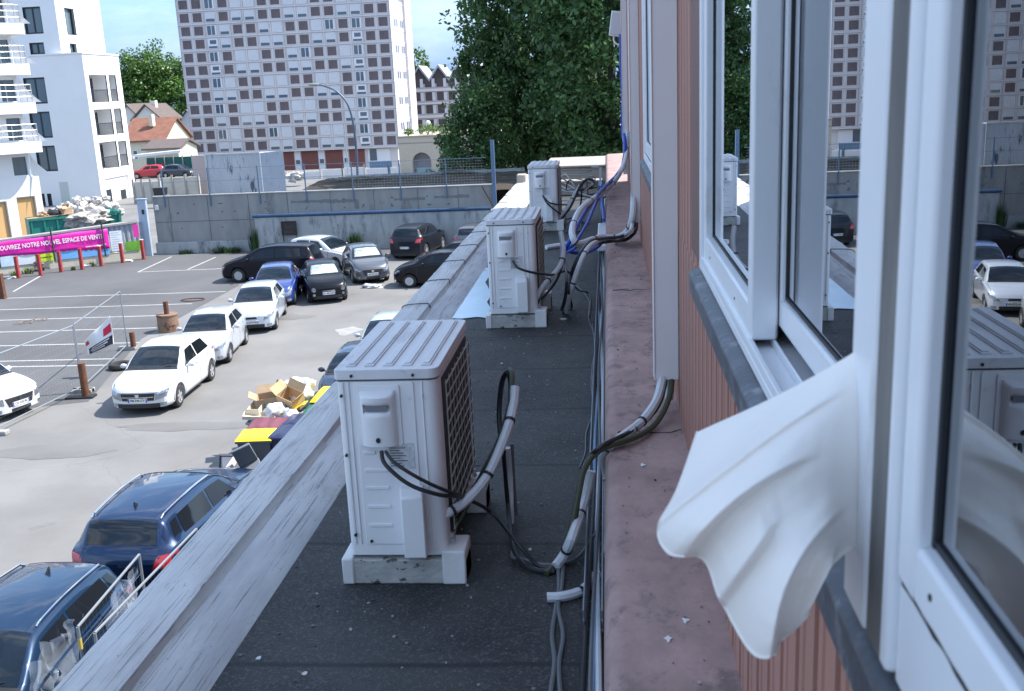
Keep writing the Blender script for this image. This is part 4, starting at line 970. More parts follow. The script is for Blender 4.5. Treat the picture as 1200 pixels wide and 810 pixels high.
    if hl:
        for sd in (1,-1):
            pts = [(sd*y,z) for y,z in hl]
            if sd < 0: pts = [pts[1],pts[0],pts[3],pts[2]]
            F(pts, 'headlight', LAMP, off=.012)
            F([(sd*(.66+q[0]*.18),.27+q[1]*.09) for q in ((0,0),(1,0),(1,1),(0,1))] if sd>0 else [(-(.66+q[0]*.18),.27+q[1]*.09) for q in ((1,0),(0,0),(0,1),(1,1))], 'fog_light', LAMP, off=.010, sub=4)
    if badge:
        xx = c.surf(0, 0, h0-.12)-c.L/2
        m_ = MB().prism([(-.06,xx-.02,h0-.08),(.06,xx-.02,h0-.08),(.035,xx-.02,h0-.16),(0,xx-.02,h0-.18),(-.035,xx-.02,h0-.16)], (0,.015,0)); B(m_, 'badge', CHROME)
    for e, z in ((0,.44),(1,.62 if kind != 'mini' else .5)):
        xx = (c.surf(e, .2, z) - c.L/2); sg = -1 if e == 0 else 1
        y_ = xx+sg*.016
        pb = MB().box((-.26,min(y_,y_-sg*.02),z-.055),(.26,max(y_,y_-sg*.02),z+.055)); p_ = B(pb, 'number_plate', PLATE)
        q = MB()
        for s_ in (-1,1): q.box((s_*.24-.018,min(y_,y_+sg*.002),z-.054),(s_*.24+.018,max(y_,y_+sg*.002),z+.054))
        B(q, 'plate_band', PBLUE, p_)
        if plate: lettering(plate, .085, PINK_INK, p_, (0, y_+sg*.002, z), (R(90),0,0 if e == 0 else math.pi), width=.40)
    # tail lamps
    zt = c.belt(c.L-.1)
    for sd in (1,-1):
        pts = [(.62,zt-.22),(.93,zt-.20),(.95,zt+.0),(.70,zt-.02)] if kind != 'mpv' else [(.70,zt-.25),(.93,zt-.25),(.93,zt+.05),(.78,zt+.03)]
        pts = [(sd*y,z) for y,z in pts]
        if sd < 0: pts = [pts[1],pts[0],pts[3],pts[2]]
        F(pts, 'tail_light', REDL, e=1, off=.014)
    F((-.62,.22,.62,.34), 'rear_bumper_trim', TRIM, e=1, off=.006)
    if rails:
        for sd in (1,-1):
            P_ = [c.pt(x, 8.05, sd, .03 if 0 < k < 6 else .002) for k,x in enumerate([hd+.1, hd+.22]+[hd+.25+(rh-hd-.45)*j/3 for j in range(1,4)]+[rh-.15,rh-.05])]
            B(MB().tube(P_, .018, 8), 'roof_rail', CHROME)
    if dark_roof: B(c.patch(hd+.02, rh-.02, 8.4, 10, 1, .004, 12, 8, both=True), 'roof_panel', CGLASS)
    if antenna is not None:
        p = c.pt(antenna if antenna > 0 else hd+.08, 10, 1, 0)
        if antenna > 0: B(MB().prism([p+Vector((0,-.06,0)), p+Vector((0,.07,0)), p+Vector((0,.06,.075))], (.02,0,0)), 'antenna', TRIM)
        else: B(MB().cyl(p, p+Vector((0,-.06,.30)), .006,.003,n=6), 'antenna', TRIM)
    return t, c
WH = (.60,.61,.62)
make_car('parked_car','white hatchback with plate and badge facing the camera, nearest of the light cars mid-picture','hatch',WH,(-12.6,27.0),2, plate='FM-596-CY', antenna=-1, badge=True)
make_car('parked_car','white car at the left edge of the picture, only bonnet and grille in view','hatch',(.60,.61,.62),(-17.75,25.75),70, plate='CX-102-RL', front='wide', badge=True)
make_car('parked_car','silver hatchback parked directly behind the white hatchback with the badge','mini',(.50,.53,.57),(-12.95,31.5),7, metal=.25, front='small', plate='BZ-418-LF')
make_car('parked_car','pale silver-blue hatchback parked ahead of the bright blue car','mini',(.52,.57,.64),(-12.95,36.1),10, metal=.2, front='small', plate='AL-275-VN', sc=(1,1.05,1))
make_car('parked_car','bright blue small car half hidden behind the black people carrier and pale hatchback','mini',(.015,.04,.19),(-13.65,40.5),12, front='std', plate='DA-630-PT', sc=(1.02,1.08,1), tint=1)
make_car('parked_car','small black retro car with round headlights','mini',(.004,.005,.008),(-11.85,41.0),22, front='round', plate='FL-804-MS', shade=True)
make_car('parked_car','grey hatchback with silver sunshade standing between the black retro car and the rear-facing crossover','mini',(.10,.105,.12),(-11.05,45.2),23, metal=.4, front='wide', plate='GB-397-KX', shade=True, sc=(1.03,1.06,1.02), antenna=-1, badge=True)
make_car('parked_car','long black people carrier parked side-on below the concrete wall','mpv',(.004,.004,.008),(-15.45,45.55),-91, front='std', plate='ED-512-WD')
make_car('parked_car','white car mostly hidden behind the black people carrier','hatch',WH,(-13.75,48.5),66, plate='CE-846-HJ')
make_car('parked_car','dark grey crossover seen from behind with red tail lights, by the concrete wall','suv',(.018,.022,.03),(-9.75,51.8),170, metal=.3, plate='DK-951-TG', sc=(.97,.95,1.0))
make_car('parked_car','dark sedan seen from behind, cut off by the roof edge below the wall','hatch',(.09,.095,.11),(-6.8,52.2),174, metal=.3, plate='EH-120-QZ', sc=(1,.95,.98))
make_car('parked_car','black hatchback side-on with silver hubcap, nose to the left, cut off by the roof edge','mini',(.005,.006,.009),(-7.35,43.1),-90, front='small', plate='CN-688-BV', sc=(1.0,1.06,1.0), rim=mat('silver_hubcap',(.55,.56,.58),.4,.3))
make_car('parked_car','black low car hidden behind the side-on black hatchback','hatch',(.008,.008,.01),(-6.9,46.0),-92, plate='BP-733-YC', sc=(1,1,.97))
make_car('parked_car','pale green car showing only its roof and screen past the roof edge','mini',(.45,.52,.52),(-6.72,30.0),2, metal=.2, front='small', plate='AW-246-NE')
make_car('parked_car','dark blue small car just past the bins, mostly hidden by the nearest air-conditioning unit','mini',(.02,.035,.06),(-6.75,26.1),0, front='small', plate='DX-569-ZA')
make_car('parked_car','dark blue crossover with silver roof rails, seen from behind beside the bins','suv',(.006,.022,.068),(-7.85,16.55),178, metal=.35, rails=True, plate='GH-307-RU', antenna=3.55)
make_car('parked_car','dark blue crossover in the bottom left corner with its windscreen towards the camera','suv',(.007,.026,.066),(-8.1,11.45),0, metal=.35, rails=True, plate='FT-914-JB', antenna=3.5, front='wide')
make_car('passing_car','red car standing beyond the concrete wall in front of the green hoarding','hatch',(.50,.02,.035),(ony(175,203,114.5).x,114.5),-80, group='cars beyond the wall')
make_car('passing_car','dark car with a bright roof standing beyond the concrete wall beside the red one','hatch',(.05,.055,.07),(ony(211,203,113.5).x,113.5),80, group='cars beyond the wall', metal=.3)
# ------------------------------------------------------------------ concrete wall across the yard
wl = thing('concrete_wall', 'long grey concrete wall closing the far side of the parking yard', 'wall', (-15,54.7,0))
MB().box((-25.0,54.7,0),(-6.0,55.0,3.1)).build('upper_panel', mat('dark_concrete', (.265,.26,.25), .9, var=.16, vs=1.2, bump=.35, bs=30, dirt=(.12,.12,.12), dthr=.56, ds=.8, dw=.15, stretch=(1,1,.35)), wl)
CONC2 = mat('streaked_concrete', (.33,.34,.34), .9, var=.18, vs=1.5, bump=.3, dirt=(.11,.11,.115), dthr=.53, ds=1.6, dw=.14, stretch=(1,1,.28))
MB().box((-19.1,54.0,0),(-6.0,54.69,1.86)).build('retaining_wall', CONC2, wl)
MB().box((-25.0,54.35,0),(-19.11,54.69,.62)).build('footing', CONC2, wl, bevel=.02)
MB().box((-25.02,54.66,3.1),(-6.0,55.04,3.16)).build('coping', CONC, wl)
sm_ = MB()
for x in (-24.1,-21.9,-19.6,-17.4,-15.0,-12.6,-10.2,-8.0): sm_.box((x-.012,54.690,.63 if x < -19.1 else 1.87),(x+.012,54.699,3.09))
sm_.box((-24.98,54.688,1.72),(-19.12,54.699,1.74))
rg = random.Random(2)
for k in range(34):
    x = rg.choice([-23.6,-22.6,-21.2,-20.3,-18.6,-16.4,-14.3,-13.2,-11.6,-9.6,-8.6])+rg.uniform(-.1,.1); z = rg.choice([1.35,2.2,2.65]) 
    if x > -19.1 and z < 1.9: z = 2.3
    sm_.box((x-.03,54.685,z-.03),(x+.03,54.699,z+.03))
sm_.build('panel_joint', mat('dark_joint',(.09,.09,.09),.9), wl)
st = MB()   # repaired darker patches on the upper panel
for kk_,(x0,x1,z0,z1) in enumerate(((-15.6,-13.5,2.46,2.62),(-13.7,-13.45,2.1,2.5),(-17.2,-14.6,2.52,2.66),(-11.5,-9.8,2.45,2.60),(-9.3,-7.4,2.5,2.66))):
    n=16; up=[(x0+(x1-x0)*k/n,54.694-.0012*kk_,z1+.05*mn.noise(Vector((k*.9,z0,1)))) for k in range(n+1)]; dn=[(x0+(x1-x0)*k/n,54.694-.0012*kk_,z0+.06*mn.noise(Vector((k*.8,z1,7)))) for k in range(n,-1,-1)]
    st.add(up+dn,[tuple(range(2*n+2))])
st.build('repair_patch', mat('grey_mortar',(.17,.17,.165),.9,var=.1), wl)
pp = thing('wall_pipe', 'dark blue pipe running along the top of the lower concrete wall', 'pipe', (-12.5,54.1,1.9))
BLUEP = mat('dark_blue_pipe', (.035,.075,.15), .45, var=.2, vs=3)
MB().cyl((-19.2,54.0,1.97),(-6.2,54.0,1.97),.085,n=10).build('pipe', BLUEP, pp)
MB().box((-19.25,53.97,1.875),(-6.2,54.25,1.90)).build('shelf', BLUEP, pp)
c = MB()
for x in (-18.9,-17,-15,-13,-11,-9,-7): c.cyl((x-.04,54.0,1.97),(x+.04,54.0,1.97),.105,n=10)
c.build('coupling', BLUEP, pp)
# wall-top mesh fence
mf = thing('mesh_fence', 'thin wire fence on posts along the top of the concrete wall', 'fence', (-15,54.85,3.16))
BPOST = mat('blue_grey_post', (.10,.16,.25), .5, .2, var=.15)
post_x = [-24.3,-21.7,-18.9,-16.3,-13.7,-11.1,-8.6]
for i,x in enumerate(post_x): MB().box((x-.03,54.64,2.55),(x+.03,54.69,4.62)).build('post', BPOST, mf)
wi = MB()
for z in (3.2,3.9,4.55): wi.cyl((-24.3,54.63,z),(-6.4,54.63,z+.02),.011,n=4)
wi.build('strand', BPOST, mf)
wi = MB()
x = -13.7
while x < -6.5: wi.cyl((x,54.63,3.2),(x,54.63,4.56),.003,n=3); x += .16
z = 3.3
while z < 4.5: wi.cyl((-13.7,54.63,z),(-6.5,54.63,z),.003,n=3); z += .14
wi.build('mesh', STEEL, mf)
bp = thing('corner_post', 'tall blue steel post at the right end of the concrete wall', 'post', tuple(Vector((ony(580,240,54.5).x,54.5,0))))
x = bp.location.x; zt = ony(578,165,54.5).z
MB().box((x-.10,54.40,0),(x+.10,54.60,zt)).build('shaft', BPOST, bp, bevel=.01)
MB().box((x-.11,54.39,zt),(x+.11,54.61,zt+.04)).build('cap', BPOST, bp)
MB().cyl((x-.65,54.45,3.1),(x-.08,54.42,2.0),.03,n=8).build('brace', RUST, bp)
ep = thing('end_post', 'pale blue steel column at the left end of the concrete wall', 'post', (-25.25,54.0,0))
MB().box((-25.5,53.8,0),(-25.02,54.0,3.1)).box((-25.55,53.75,3.1),(-24.98,54.05,3.14)).build('column', mat('pale_blue_steel',(.36,.43,.52),.5,var=.08), ep)
MB().box((-25.28,53.785,2.3),(-25.14,53.799,2.55)).build('bracket', DARK, ep)
tag(MB().box((-24.86,54.5,2.42),(-24.66,54.68,2.7)).build('meter_box', PVC_OLD, None, bevel=.02), 'small white box fixed high on the left end of the concrete wall', 'box')
bb = thing('leaning_panel', 'black framed panel with torn cover leaning on the wall behind the black people carrier', 'panel', tuple(Vector((ony(340,275,53.9).x,53.75,0))))
x = bb.location.x
q = MB(); frame_ring(q, 0,0.05,-.42,.42,.9,1.66,.06,.06); q.v=[(x+a[1],53.8+a[0],a[2]) for a in q.v]; q.build('frame', DARK, bb)
MB().grid(lambda u,v:(x-.36+.72*u,53.84+.04*mn.noise(Vector((u*5,v*5,1))),.95+.66*v),10,10).build('torn_cover', mat('black_brown_cover',(.035,.028,.025),.7,var=.5,vs=9), bb)
MB().box((x-.38,53.8,.0),(x-.34,53.84,.9)).build('leg', DARK, bb); MB().box((x+.34,53.8,.0),(x+.38,53.84,.9)).build('leg', DARK, bb)

# ------------------------------------------------------------------ foliage helpers
def leafmat(name, col, rnd=.45, tr=.25):
    m = bpy.data.materials.new(name); m.use_nodes = True; nt = m.node_tree; N = nt.nodes; L = nt.links; b = N['Principled BSDF']
    g = N.new('ShaderNodeNewGeometry'); tc = N.new('ShaderNodeTexCoord'); n = N.new('ShaderNodeTexNoise'); n.inputs['Scale'].default_value = .45; n.inputs['Detail'].default_value = 3
    L.new(tc.outputs['Object'], n.inputs['Vector'])
    mr = N.new('ShaderNodeMapRange'); mr.inputs[3].default_value = 1-rnd; mr.inputs[4].default_value = 1+rnd; L.new(g.outputs['Random Per Island'], mr.inputs[0])
    m2 = N.new('ShaderNodeMapRange'); m2.inputs[1].default_value=.3; m2.inputs[2].default_value=.7; m2.inputs[3].default_value=.7; m2.inputs[4].default_value=1.3; L.new(n.outputs['Fac'], m2.inputs[0])
    mu = N.new('ShaderNodeMath'); mu.operation='MULTIPLY'; L.new(mr.outputs[0], mu.inputs[0]); L.new(m2.outputs[0], mu.inputs[1])
    vm = N.new('ShaderNodeVectorMath'); vm.operation='SCALE'; vm.inputs[0].default_value = col; L.new(mu.outputs[0], vm.inputs['Scale'])
    L.new(vm.outputs[0], b.inputs['Base Color']); b.inputs['Roughness'].default_value=.45; b.inputs['Specular IOR Level'].default_value=.4
    tl = N.new('ShaderNodeBsdfTranslucent'); L.new(vm.outputs[0], tl.inputs['Color']); ms = N.new('ShaderNodeMixShader'); ms.inputs[0].default_value = tr
    out = N['Material Output']; L.new(b.outputs[0], ms.inputs[1]); L.new(tl.outputs[0], ms.inputs[2]); L.new(ms.outputs[0], out.inputs['Surface'])
    return m
BARK = mat('bark', (.10,.08,.06), .9, var=.3, vs=6, bump=.6, bs=12)
def leaves(name, centres, per, spread, size, m, parent, seed=1, droop=.2):
    rs = np.random.RandomState(seed); C = np.array([tuple(c[0]) for c in centres]); S = np.array([c[1] for c in centres])
    n = len(C)*per; ci = np.repeat(np.arange(len(C)), per)
    d = rs.normal(size=(n,3)); d /= np.linalg.norm(d,axis=1)[:,None]; r = rs.uniform(.35,1,size=n)**.6
    P = C[ci]+d*(r*S[ci]*spread)[:,None]*np.array([1,1,.8])
    nrm = d*.7+rs.normal(size=(n,3))*.6+np.array([0,0,.35]); nrm /= np.linalg.norm(nrm,axis=1)[:,None]
    t = np.cross(nrm, rs.normal(size=(n,3))); t /= np.linalg.norm(t,axis=1)[:,None]; b = np.cross(nrm,t)
    s = size*rs.uniform(.6,1.3,size=n)
    a = t*s[:,None]; b = b*(s*.62)[:,None]
    V = np.stack([P-a, P+b*.9, P+a, P-b*.9],1).reshape(-1,3)
    off = np.array(parent.location); V = V-off
    me = bpy.data.meshes.new(name); me.vertices.add(4*n); me.vertices.foreach_set('co', V.ravel())
    me.loops.add(4*n); me.loops.foreach_set('vertex_index', np.arange(4*n)); me.polygons.add(n); me.polygons.foreach_set('loop_start', np.arange(0,4*n,4)); me.polygons.foreach_set('loop_total', np.full(n,4)); me.update(); me.validate()
    me.materials.append(m); o = bpy.data.objects.new(name, me); COL.objects.link(o); o.parent = parent; return o
def tree(label, base, h, rad, zc, seed, nclump, per, size, m, trunk=.3, lumps=.35, name='tree', cs=.9, shape=1.0):
    rg = random.Random(seed); t = thing(name, label, 'tree', base); B = Vector(base); cl = []
    ry = rad; rz = (h-zc)/2; cc = B+Vector((0,0,zc+rz))
    sv = Vector((seed*2.3,seed*.7,0))
    while len(cl) < nclump:
        d = Vector((rg.gauss(0,1),rg.gauss(0,1),rg.gauss(0,1))).normalized(); k = 1+lumps*(mn.noise(d*2.1+sv)*1.5+.6*mn.noise(d*4.7+sv))
        r = rg.uniform(.3,1)**.45*k
        p = cc+Vector((d.x*rad*r*(1-.25*shape*max(d.z,0)), d.y*rad*r*(1-.25*shape*max(d.z,0)), d.z*rz*r))
        if p.z > B.z+.3: cl.append((p, rg.uniform(.6,1.3)))
    leaves('crown', cl, per, cs, size, m, t, seed)
    tk = MB().tube([B, B+Vector((.1,0,h*.25)), B+Vector((-.1,.1,h*.55)), B+Vector((0,0,h*.8))], [trunk, trunk*.25], 10); tk.build('trunk', BARK, t)
    lm = MB()
    for k in range(16):
        z0 = h*rg.uniform(.15,.6); c = rg.choice(cl)[0]; s_ = B+Vector((0,0,z0)); mdl = s_.lerp(c,.5)+Vector((0,0,-.3)); lm.tube([s_,mdl,c],[trunk*.3,trunk*.06],5)
    lm.build('limb', BARK, t); return t
LEAFD = leafmat('dark_leaves', (.080,.155,.050), .55, .4); LEAFB = leafmat('bright_leaves', (.085,.17,.035), .4, .35); LEAFO = leafmat('grass_leaves', (.11,.17,.045), .5, .3)
bt = tree('huge dark green tree rising behind the right end of the concrete wall', (-4.6,74,0), 30, 5.3, -1.0, 11, 1700, 46, .19, LEAFD, .5, .22, cs=1.0, shape=.2)
tree('lower spreading dark tree beside the tall mesh fence', (-8.6,68,0), 8.5, 2.6, .3, 5, 260, 44, .14, LEAFD, .15, .3, cs=.7)
tree('dark green tree behind the far right corner of the roof', (0.3,64,0), 26, 4.6, -1.5, 23, 1300, 46, .18, LEAFD, .35, .22, cs=.95, shape=.2)
yt = ony(160,130,175); 
tree('left one of the two bright green trees behind the red-roofed house', (ony(164,130,215).x,215,-5), ony(160,60,215).z+5, 7.6, 2, 31, 420, 40, .34, LEAFB, .4, .3, cs=1.6)
tree('right one of the two bright green trees behind the red-roofed house, touching the tower', (ony(197,130,218).x,218,-5), ony(198,56,218).z+5, 8.6, 2, 37, 520, 40, .34, LEAFB, .4, .3, cs=1.6)
tree('small light green tree rising behind the terraced building', (ony(488,90,236).x,236,-6), ony(487,60,236).z+6, 5, 6, 41, 120, 40, .45, LEAFB, .3, .3, cs=1.6)
# weeds
def weed(label, x, y, h, r, n, seed, m=LEAFO, z=0, name='weed'):
    rg = random.Random(seed); t = thing(name, label, 'weeds', (x,y,z), 0, 'weeds in the yard')
    mb = MB()
    for k in range(n):
        a = rg.uniform(0,6.28); d = Vector((math.cos(a),math.sin(a)*.5,0)); b = Vector((x,y,z))+d*r*rg.uniform(0,.8); hh = h*rg.uniform(.4,1)
        e = b+d*r*rg.uniform(.1,.6)+Vector((0,0,hh)); w_ = Vector((-d.y,d.x,0))*.03; mdl = b.lerp(e,.5)+Vector((0,0,hh*.1))
        mb.add([b-w_,b+w_,mdl+w_*.8,mdl-w_*.8,e],[(0,1,2,3),(3,2,4)])
    mb.build('blades', m, t, smooth=0); return t
W1 = ony(297,280,53.9).x
for i,(lab,x,y,h,r,n) in enumerate((('tall ivy-like weed climbing the wall where the pipe begins',W1,53.9,1.5,.3,160),('low green weeds at the foot of the concrete wall footing',W1-1.6,54.1,.45,.9,260),('second low weed patch further left along the wall footing',W1-4.0,54.15,.3,.5,90),
    ('green bush between the white car and the grey hatchback by the wall',ony(416,285,53.6).x,53.6,1.1,.5,200))): weed(lab,x,y,h,r,n,i+1, leafmat('weed_green',(.05,.10,.03)) if i == 0 else bpy.data.materials['weed_green'])
# earth mound behind wall, with its concrete edge
EARTH = mat('brown_earth', (.045,.034,.024), .95, var=.5, vs=1.4, bump=.8, bs=6, dirt=(.16,.15,.11), dthr=.60, ds=1.6, dw=.05, stretch=(.6,1.6,1))
md = MB()
def mound(u, v):
    x = -22+18*u; y = 55.3+9*v; e = min(1,max(0,(x+20.6)/3.5)); e = e*e*(3-2*e)
    z = (2.9+.42*math.sin(math.pi*min(1,v/.75)*.5))*e-.1+.07*mn.noise(Vector((x*1.3,y*1.3,0)))*e
    if v > .78: z *= 1-(v-.78)/.22
    return (x,y,z)
md.grid(mound, 90, 30); tag(md.build('earth_mound', EARTH, origin=(-15,60,0)), kind='structure')
eg = MB().prism([(-16.5,62.4,3.05),(-5,62.4,3.15),(-5,62.4,3.38),(-16.5,62.4,3.28)], (0,.2,0)); tag(eg.build('kerb_wall', CONC2), 'low pale concrete edge along the top of the brown earth mound', 'kerb')
weed('dry olive scrub growing on the earth mound near the tree', -9.0, 61.5, .5, 1.4, 300, 77, leafmat('scrub',(.13,.12,.07)), 3.15)

# ------------------------------------------------------------------ left side: bollards, banner fence, skip
A0 = onz(0,322); B0 = onz(165,303); DU = (B0-A0).normalized(); DN = Vector((-DU.y,DU.x,0))       # DN points away from camera
yaw_f = math.atan2(DU.y,DU.x)
def FP(s, z, off=0): return A0+DU*s+DN*off+Vector((0,0,z))
def onf(px, py, off=0):
    d = ray(px,py); n = DN; t = ((A0+DN*off)-O).dot(n)/d.dot(n); return O+d*t
lw = MB(); pr=[FP(-6,0,0),FP(7.0,0,0),FP(7.0,.50,0),FP(5.2,.42,0),FP(2.5,.40,0),FP(-6,.38,0)]
lw.prism(pr, DN*.35); tag(lw.build('low_wall', mat('cream_concrete',(.50,.47,.38),.9,var=.15,vs=2,bump=.4,dirt=(.22,.22,.15),dthr=.58,ds=1.5)), 'low cream concrete wall below the pink banner', 'wall')
REDM = mat('red_post_paint', (.34,.04,.04), .7, var=.2, vs=5, dirt=(.14,.05,.04), dthr=.6, ds=6)
bl = [(22,326,'first red bollard from the left along the banner'),(48,323,'second red bollard from the left along the banner'),(72,319,'third red bollard from the left along the banner'),(96.5,316,'fourth red bollard from the left along the banner'),(119,312,'fifth red bollard from the left along the banner'),(144,308,'sixth red bollard from the left, before the green poster'),(168.5,304,'last red bollard, at the pale blue column of the wall')]
for px,py,lab in bl:
    p = onz(px,py); o = thing('bollard', lab, 'bollard', tuple(p), 0, 'red bollards along the banner')
    h = 1.05; MB().box((-.075,-.075,0),(.075,.075,h)).build('post', REDM, o, bevel=.008, world=False)
    MB().box((-.08,-.08,h),(.08,.08,h+.03)).build('cap', WHITEP if px > 110 else REDM, o, world=False)
    MB().box((-.11,-.11,0),(.11,.11,.03)).build('base_plate', RUST, o, world=False)
p = onz(4,350); o = thing('bollard', 'rust-brown thick post at the left edge, nearer than the red bollards', 'bollard', tuple(p))
MB().box((-.11,-.11,0),(.11,.11,1.12)).build('post', RUST, o, world=False, bevel=.01); MB().box((-.15,-.15,0),(.15,.15,.04)).build('base_plate', RUST, o, world=False)
PINK = mat('magenta_banner', (.66,.012,.33), .55, var=.04); 
bn = thing('banner', 'magenta banner with white capital letters stretched along the low wall', 'banner', tuple(FP(2,.9,-.05)), yaw_f)
def loc(P): return Matrix.Rotation(-yaw_f,4,'Z') @ (P-bn.location)
def flagm(s0,s1,z0,z1,off,nu=24,nv=4,amp=.02):
    def f(u,v):
        s = s0+(s1-s0)*u; return loc(FP(s, (z0 if not callable(z0) else z0(s))+((z1 if not callable(z1) else z1(s))-(z0 if not callable(z0) else z0(s)))*v + .02*math.sin(s*2.1), off+amp*math.sin(s*3.3)))
    return MB().grid(f,nu,nv)
bot = lambda s: .90-.033*s*.6 if s < 3.9 else .76
top_ = lambda s: 1.63+.033*s
s = flagm(-3.2,5.42,bot,top_,-.06,48,6); o = s.build('sheet', PINK, bn, world=False); sol = o.modifiers.new('s','SOLIDIFY'); sol.thickness=.004
txt = 'DÉCOUVREZ NOTRE NOUVEL ESPACE DE VENTE'
L0, L1 = -.30, 5.16
lettering(txt, .33, WHITEP, bn, tuple(loc(FP((L0+L1)/2,1.36,-.10))), (R(90),R(-1.2),0), width=L1-L0)
lettering('www.residence.fr', .13, WHITEP, bn, tuple(loc(FP(4.75,.97,-.10))), (R(90),R(-1.2),0), width=1.05)
def poster(label, s0, s1, z0, z1, m, off=-.03, name='poster'):
    c = FP((s0+s1)/2,z0,off); o = thing(name, label, 'poster', tuple(c), yaw_f, 'posters below the banner')
    MB().box((-(s1-s0)/2,-.01,0),((s1-s0)/2,.01,z1-z0)).build('panel', m, o, world=False); return o
PBL = mat('poster_pale_blue',(.50,.62,.72),.5,var=.2,vs=2); PSK = mat('poster_sky_blue',(.15,.38,.72),.5,var=.15,vs=2); PYG = mat('poster_yellow_green',(.50,.66,.03),.5,var=.1); PGR = mat('poster_green',(.12,.32,.03),.5,var=.5,vs=2.5); PWH = mat('poster_white',(.62,.66,.70),.5,var=.12,vs=3); PMG = mat('poster_magenta',(.62,.03,.28),.5)
poster('pale blue poster panel at the left end under the banner', -.4,.9,.38,.9,PBL)
poster('pale sheet with faint print under the banner left of the yellow-green one', .92,1.75,.38,.86,PWH)
g_ = poster('yellow-green poster with dark lettering under the banner', 1.77,2.62,.42,.84,PYG)
lettering('www.residence.fr', .12, PINK_INK, g_, (0,-.013,.22), (R(90),0,0), width=.7)
poster('sky blue poster panel under the middle of the banner', 2.75,3.85,.42,.82,PSK)
poster('blue strip poster below the small white lettering', 3.9,5.4,.42,.72,PSK)
g_ = poster('white information sheet with grey lines right of the banner', 5.5,6.12,.55,1.62,PWH)
for k in range(8): MB().box((-.25,-.013,.12+k*.12),(.25-(k%3)*.1,-.0105,.15+k*.12)).build('print_line', mat('print_grey',(.35,.38,.42),.6), g_, world=False)
poster('green landscape poster near the wall end', 6.2,6.98,.48,.98,PGR)
poster('small magenta panel at the end of the corrugated hoarding', 6.72,7.0,1.18,1.86,PMG)
TG = mat('dark_green_post',(.02,.05,.04),.6)
for px,py,tp,lab in ((64.5,305,2.15,'left dark green post in front of the banner'),(123.5,297,2.2,'right dark green post in front of the banner'),(1,316,1.5,'dark post at the left edge of the banner')):
    p = onf(px,py,-.14); o = MB().box((p.x-.03,p.y-.03,.36),(p.x+.03,p.y+.03,tp)).build('post', TG, None); tag(o, lab, 'post', 'posts carrying the banner')
# hoarding of corrugated sheets behind the banner
cs = thing('corrugated_hoarding', 'grey corrugated metal hoarding between banner and skip', 'fence', tuple(FP(3.5,0,.6)))
q = MB(); k = 0; s = .3
while s < 7.1:
    q.quad(FP(s,.4,.60),FP(s+.09,.4,.60),FP(s+.09,1.62+.04*s,.60),FP(s,1.62+.04*s,.60)); q.quad(FP(s+.09,.4,.60),FP(s+.18,.4,.66),FP(s+.18,1.62+.04*s,.66),FP(s+.09,1.62+.04*s,.60)); q.quad(FP(s+.18,.4,.66),FP(s+.27,.4,.60),FP(s+.27,1.62+.04*s,.60),FP(s+.18,1.62+.04*s,.66)); s += .27
q.build('sheet', mat('grey_sheet',(.34,.37,.42),.5,.3,var=.15), cs)
MB().prism([FP(.2,1.60,.5),FP(7.1,1.88,.5),FP(7.1,1.98,.5),FP(.2,1.70,.5)], DN*.55).build('cap_board', mat('weathered_board',(.30,.29,.29),.85,var=.2,vs=4,stretch=(1,1,5)), cs)
# green skip with rubbish
GS = mat('green_skip_paint',(.015,.19,.15),.5,var=.18,vs=3,dirt=(.05,.08,.07),dthr=.6,ds=3)
sk = thing('skip', 'long green waste skip behind the banner, heaped with rubbish', 'skip', tuple(FP(4.4,0,3)))
s0, s1 = 2.0, 6.6
def SB(mb, a0, a1, o0, o1, z0, z1): mb.add([FP(a,z,o) for z in (z0,z1) for a,o in ((a0,o0),(a1,o0),(a1,o1),(a0,o1))], [(0,3,2,1),(4,5,6,7),(0,1,5,4),(1,2,6,5),(2,3,7,6),(3,0,4,7)])
q = MB(); SB(q,s0,s1,2.6,2.68,.3,2.35); SB(q,s0,s1,4.4,4.48,.3,2.35); SB(q,s0-.06,s0,2.6,4.48,.3,2.35); SB(q,s1,s1+.06,2.6,4.48,.3,2.35); SB(q,s0,s1,2.69,4.39,.3,.5); q.build('shell', GS, sk)
q = MB()
for k in range(8): a = s0+.02+(s1-s0-.1)*k/7; SB(q,a,a+.09,2.52,2.598,.3,2.28)
SB(q,s0-.08,s1+.08,2.50,2.60,2.29,2.42); q.build('rib', GS, sk)
q = MB(); SB(q,s0+.3,s0+.5,2.7,4.3,0,.298); SB(q,s1-.5,s1-.3,2.7,4.3,0,.298); q.build('runner', TRIM, sk)
HEAPW = mat('white_rubble_bag',(.48,.46,.44),.6,var=.35,vs=3,bump=.7,bs=7,dirt=(.20,.17,.14),dthr=.58,ds=3,dw=.05)
rg = random.Random(12)
hp = MB(); hp.blob(FP(4.4,2.1,3.5),(1.9,1.2,.75),3,.3,4,1.6); 
tag(hp.build('rubble_heap', mat('mixed_rubble',(.42,.39,.36),.8,var=.6,vs=5,bump=1,bs=9), smooth=30), label='mixed rubbish heaped up inside the green skip', cat='rubbish', kind='stuff')
names = ['leftmost white sack on the skip','white sack with brown stains on the skip','crumpled white sack left of the highest one','big pale sack near the middle of the skip heap','white sack just right of the cardboard box','folded white sheet bag on the heap crest','white bag slumped to the front rim of the skip','round white sack at the right shoulder of the heap','torn white sack hanging over the right rim','pale bag on the far right slope of the heap','small white bag wedged low at the right of the skip','white sack topmost on the heap at the right','long white bag lying along the back rim','bulky white bag overlapping the green netting']
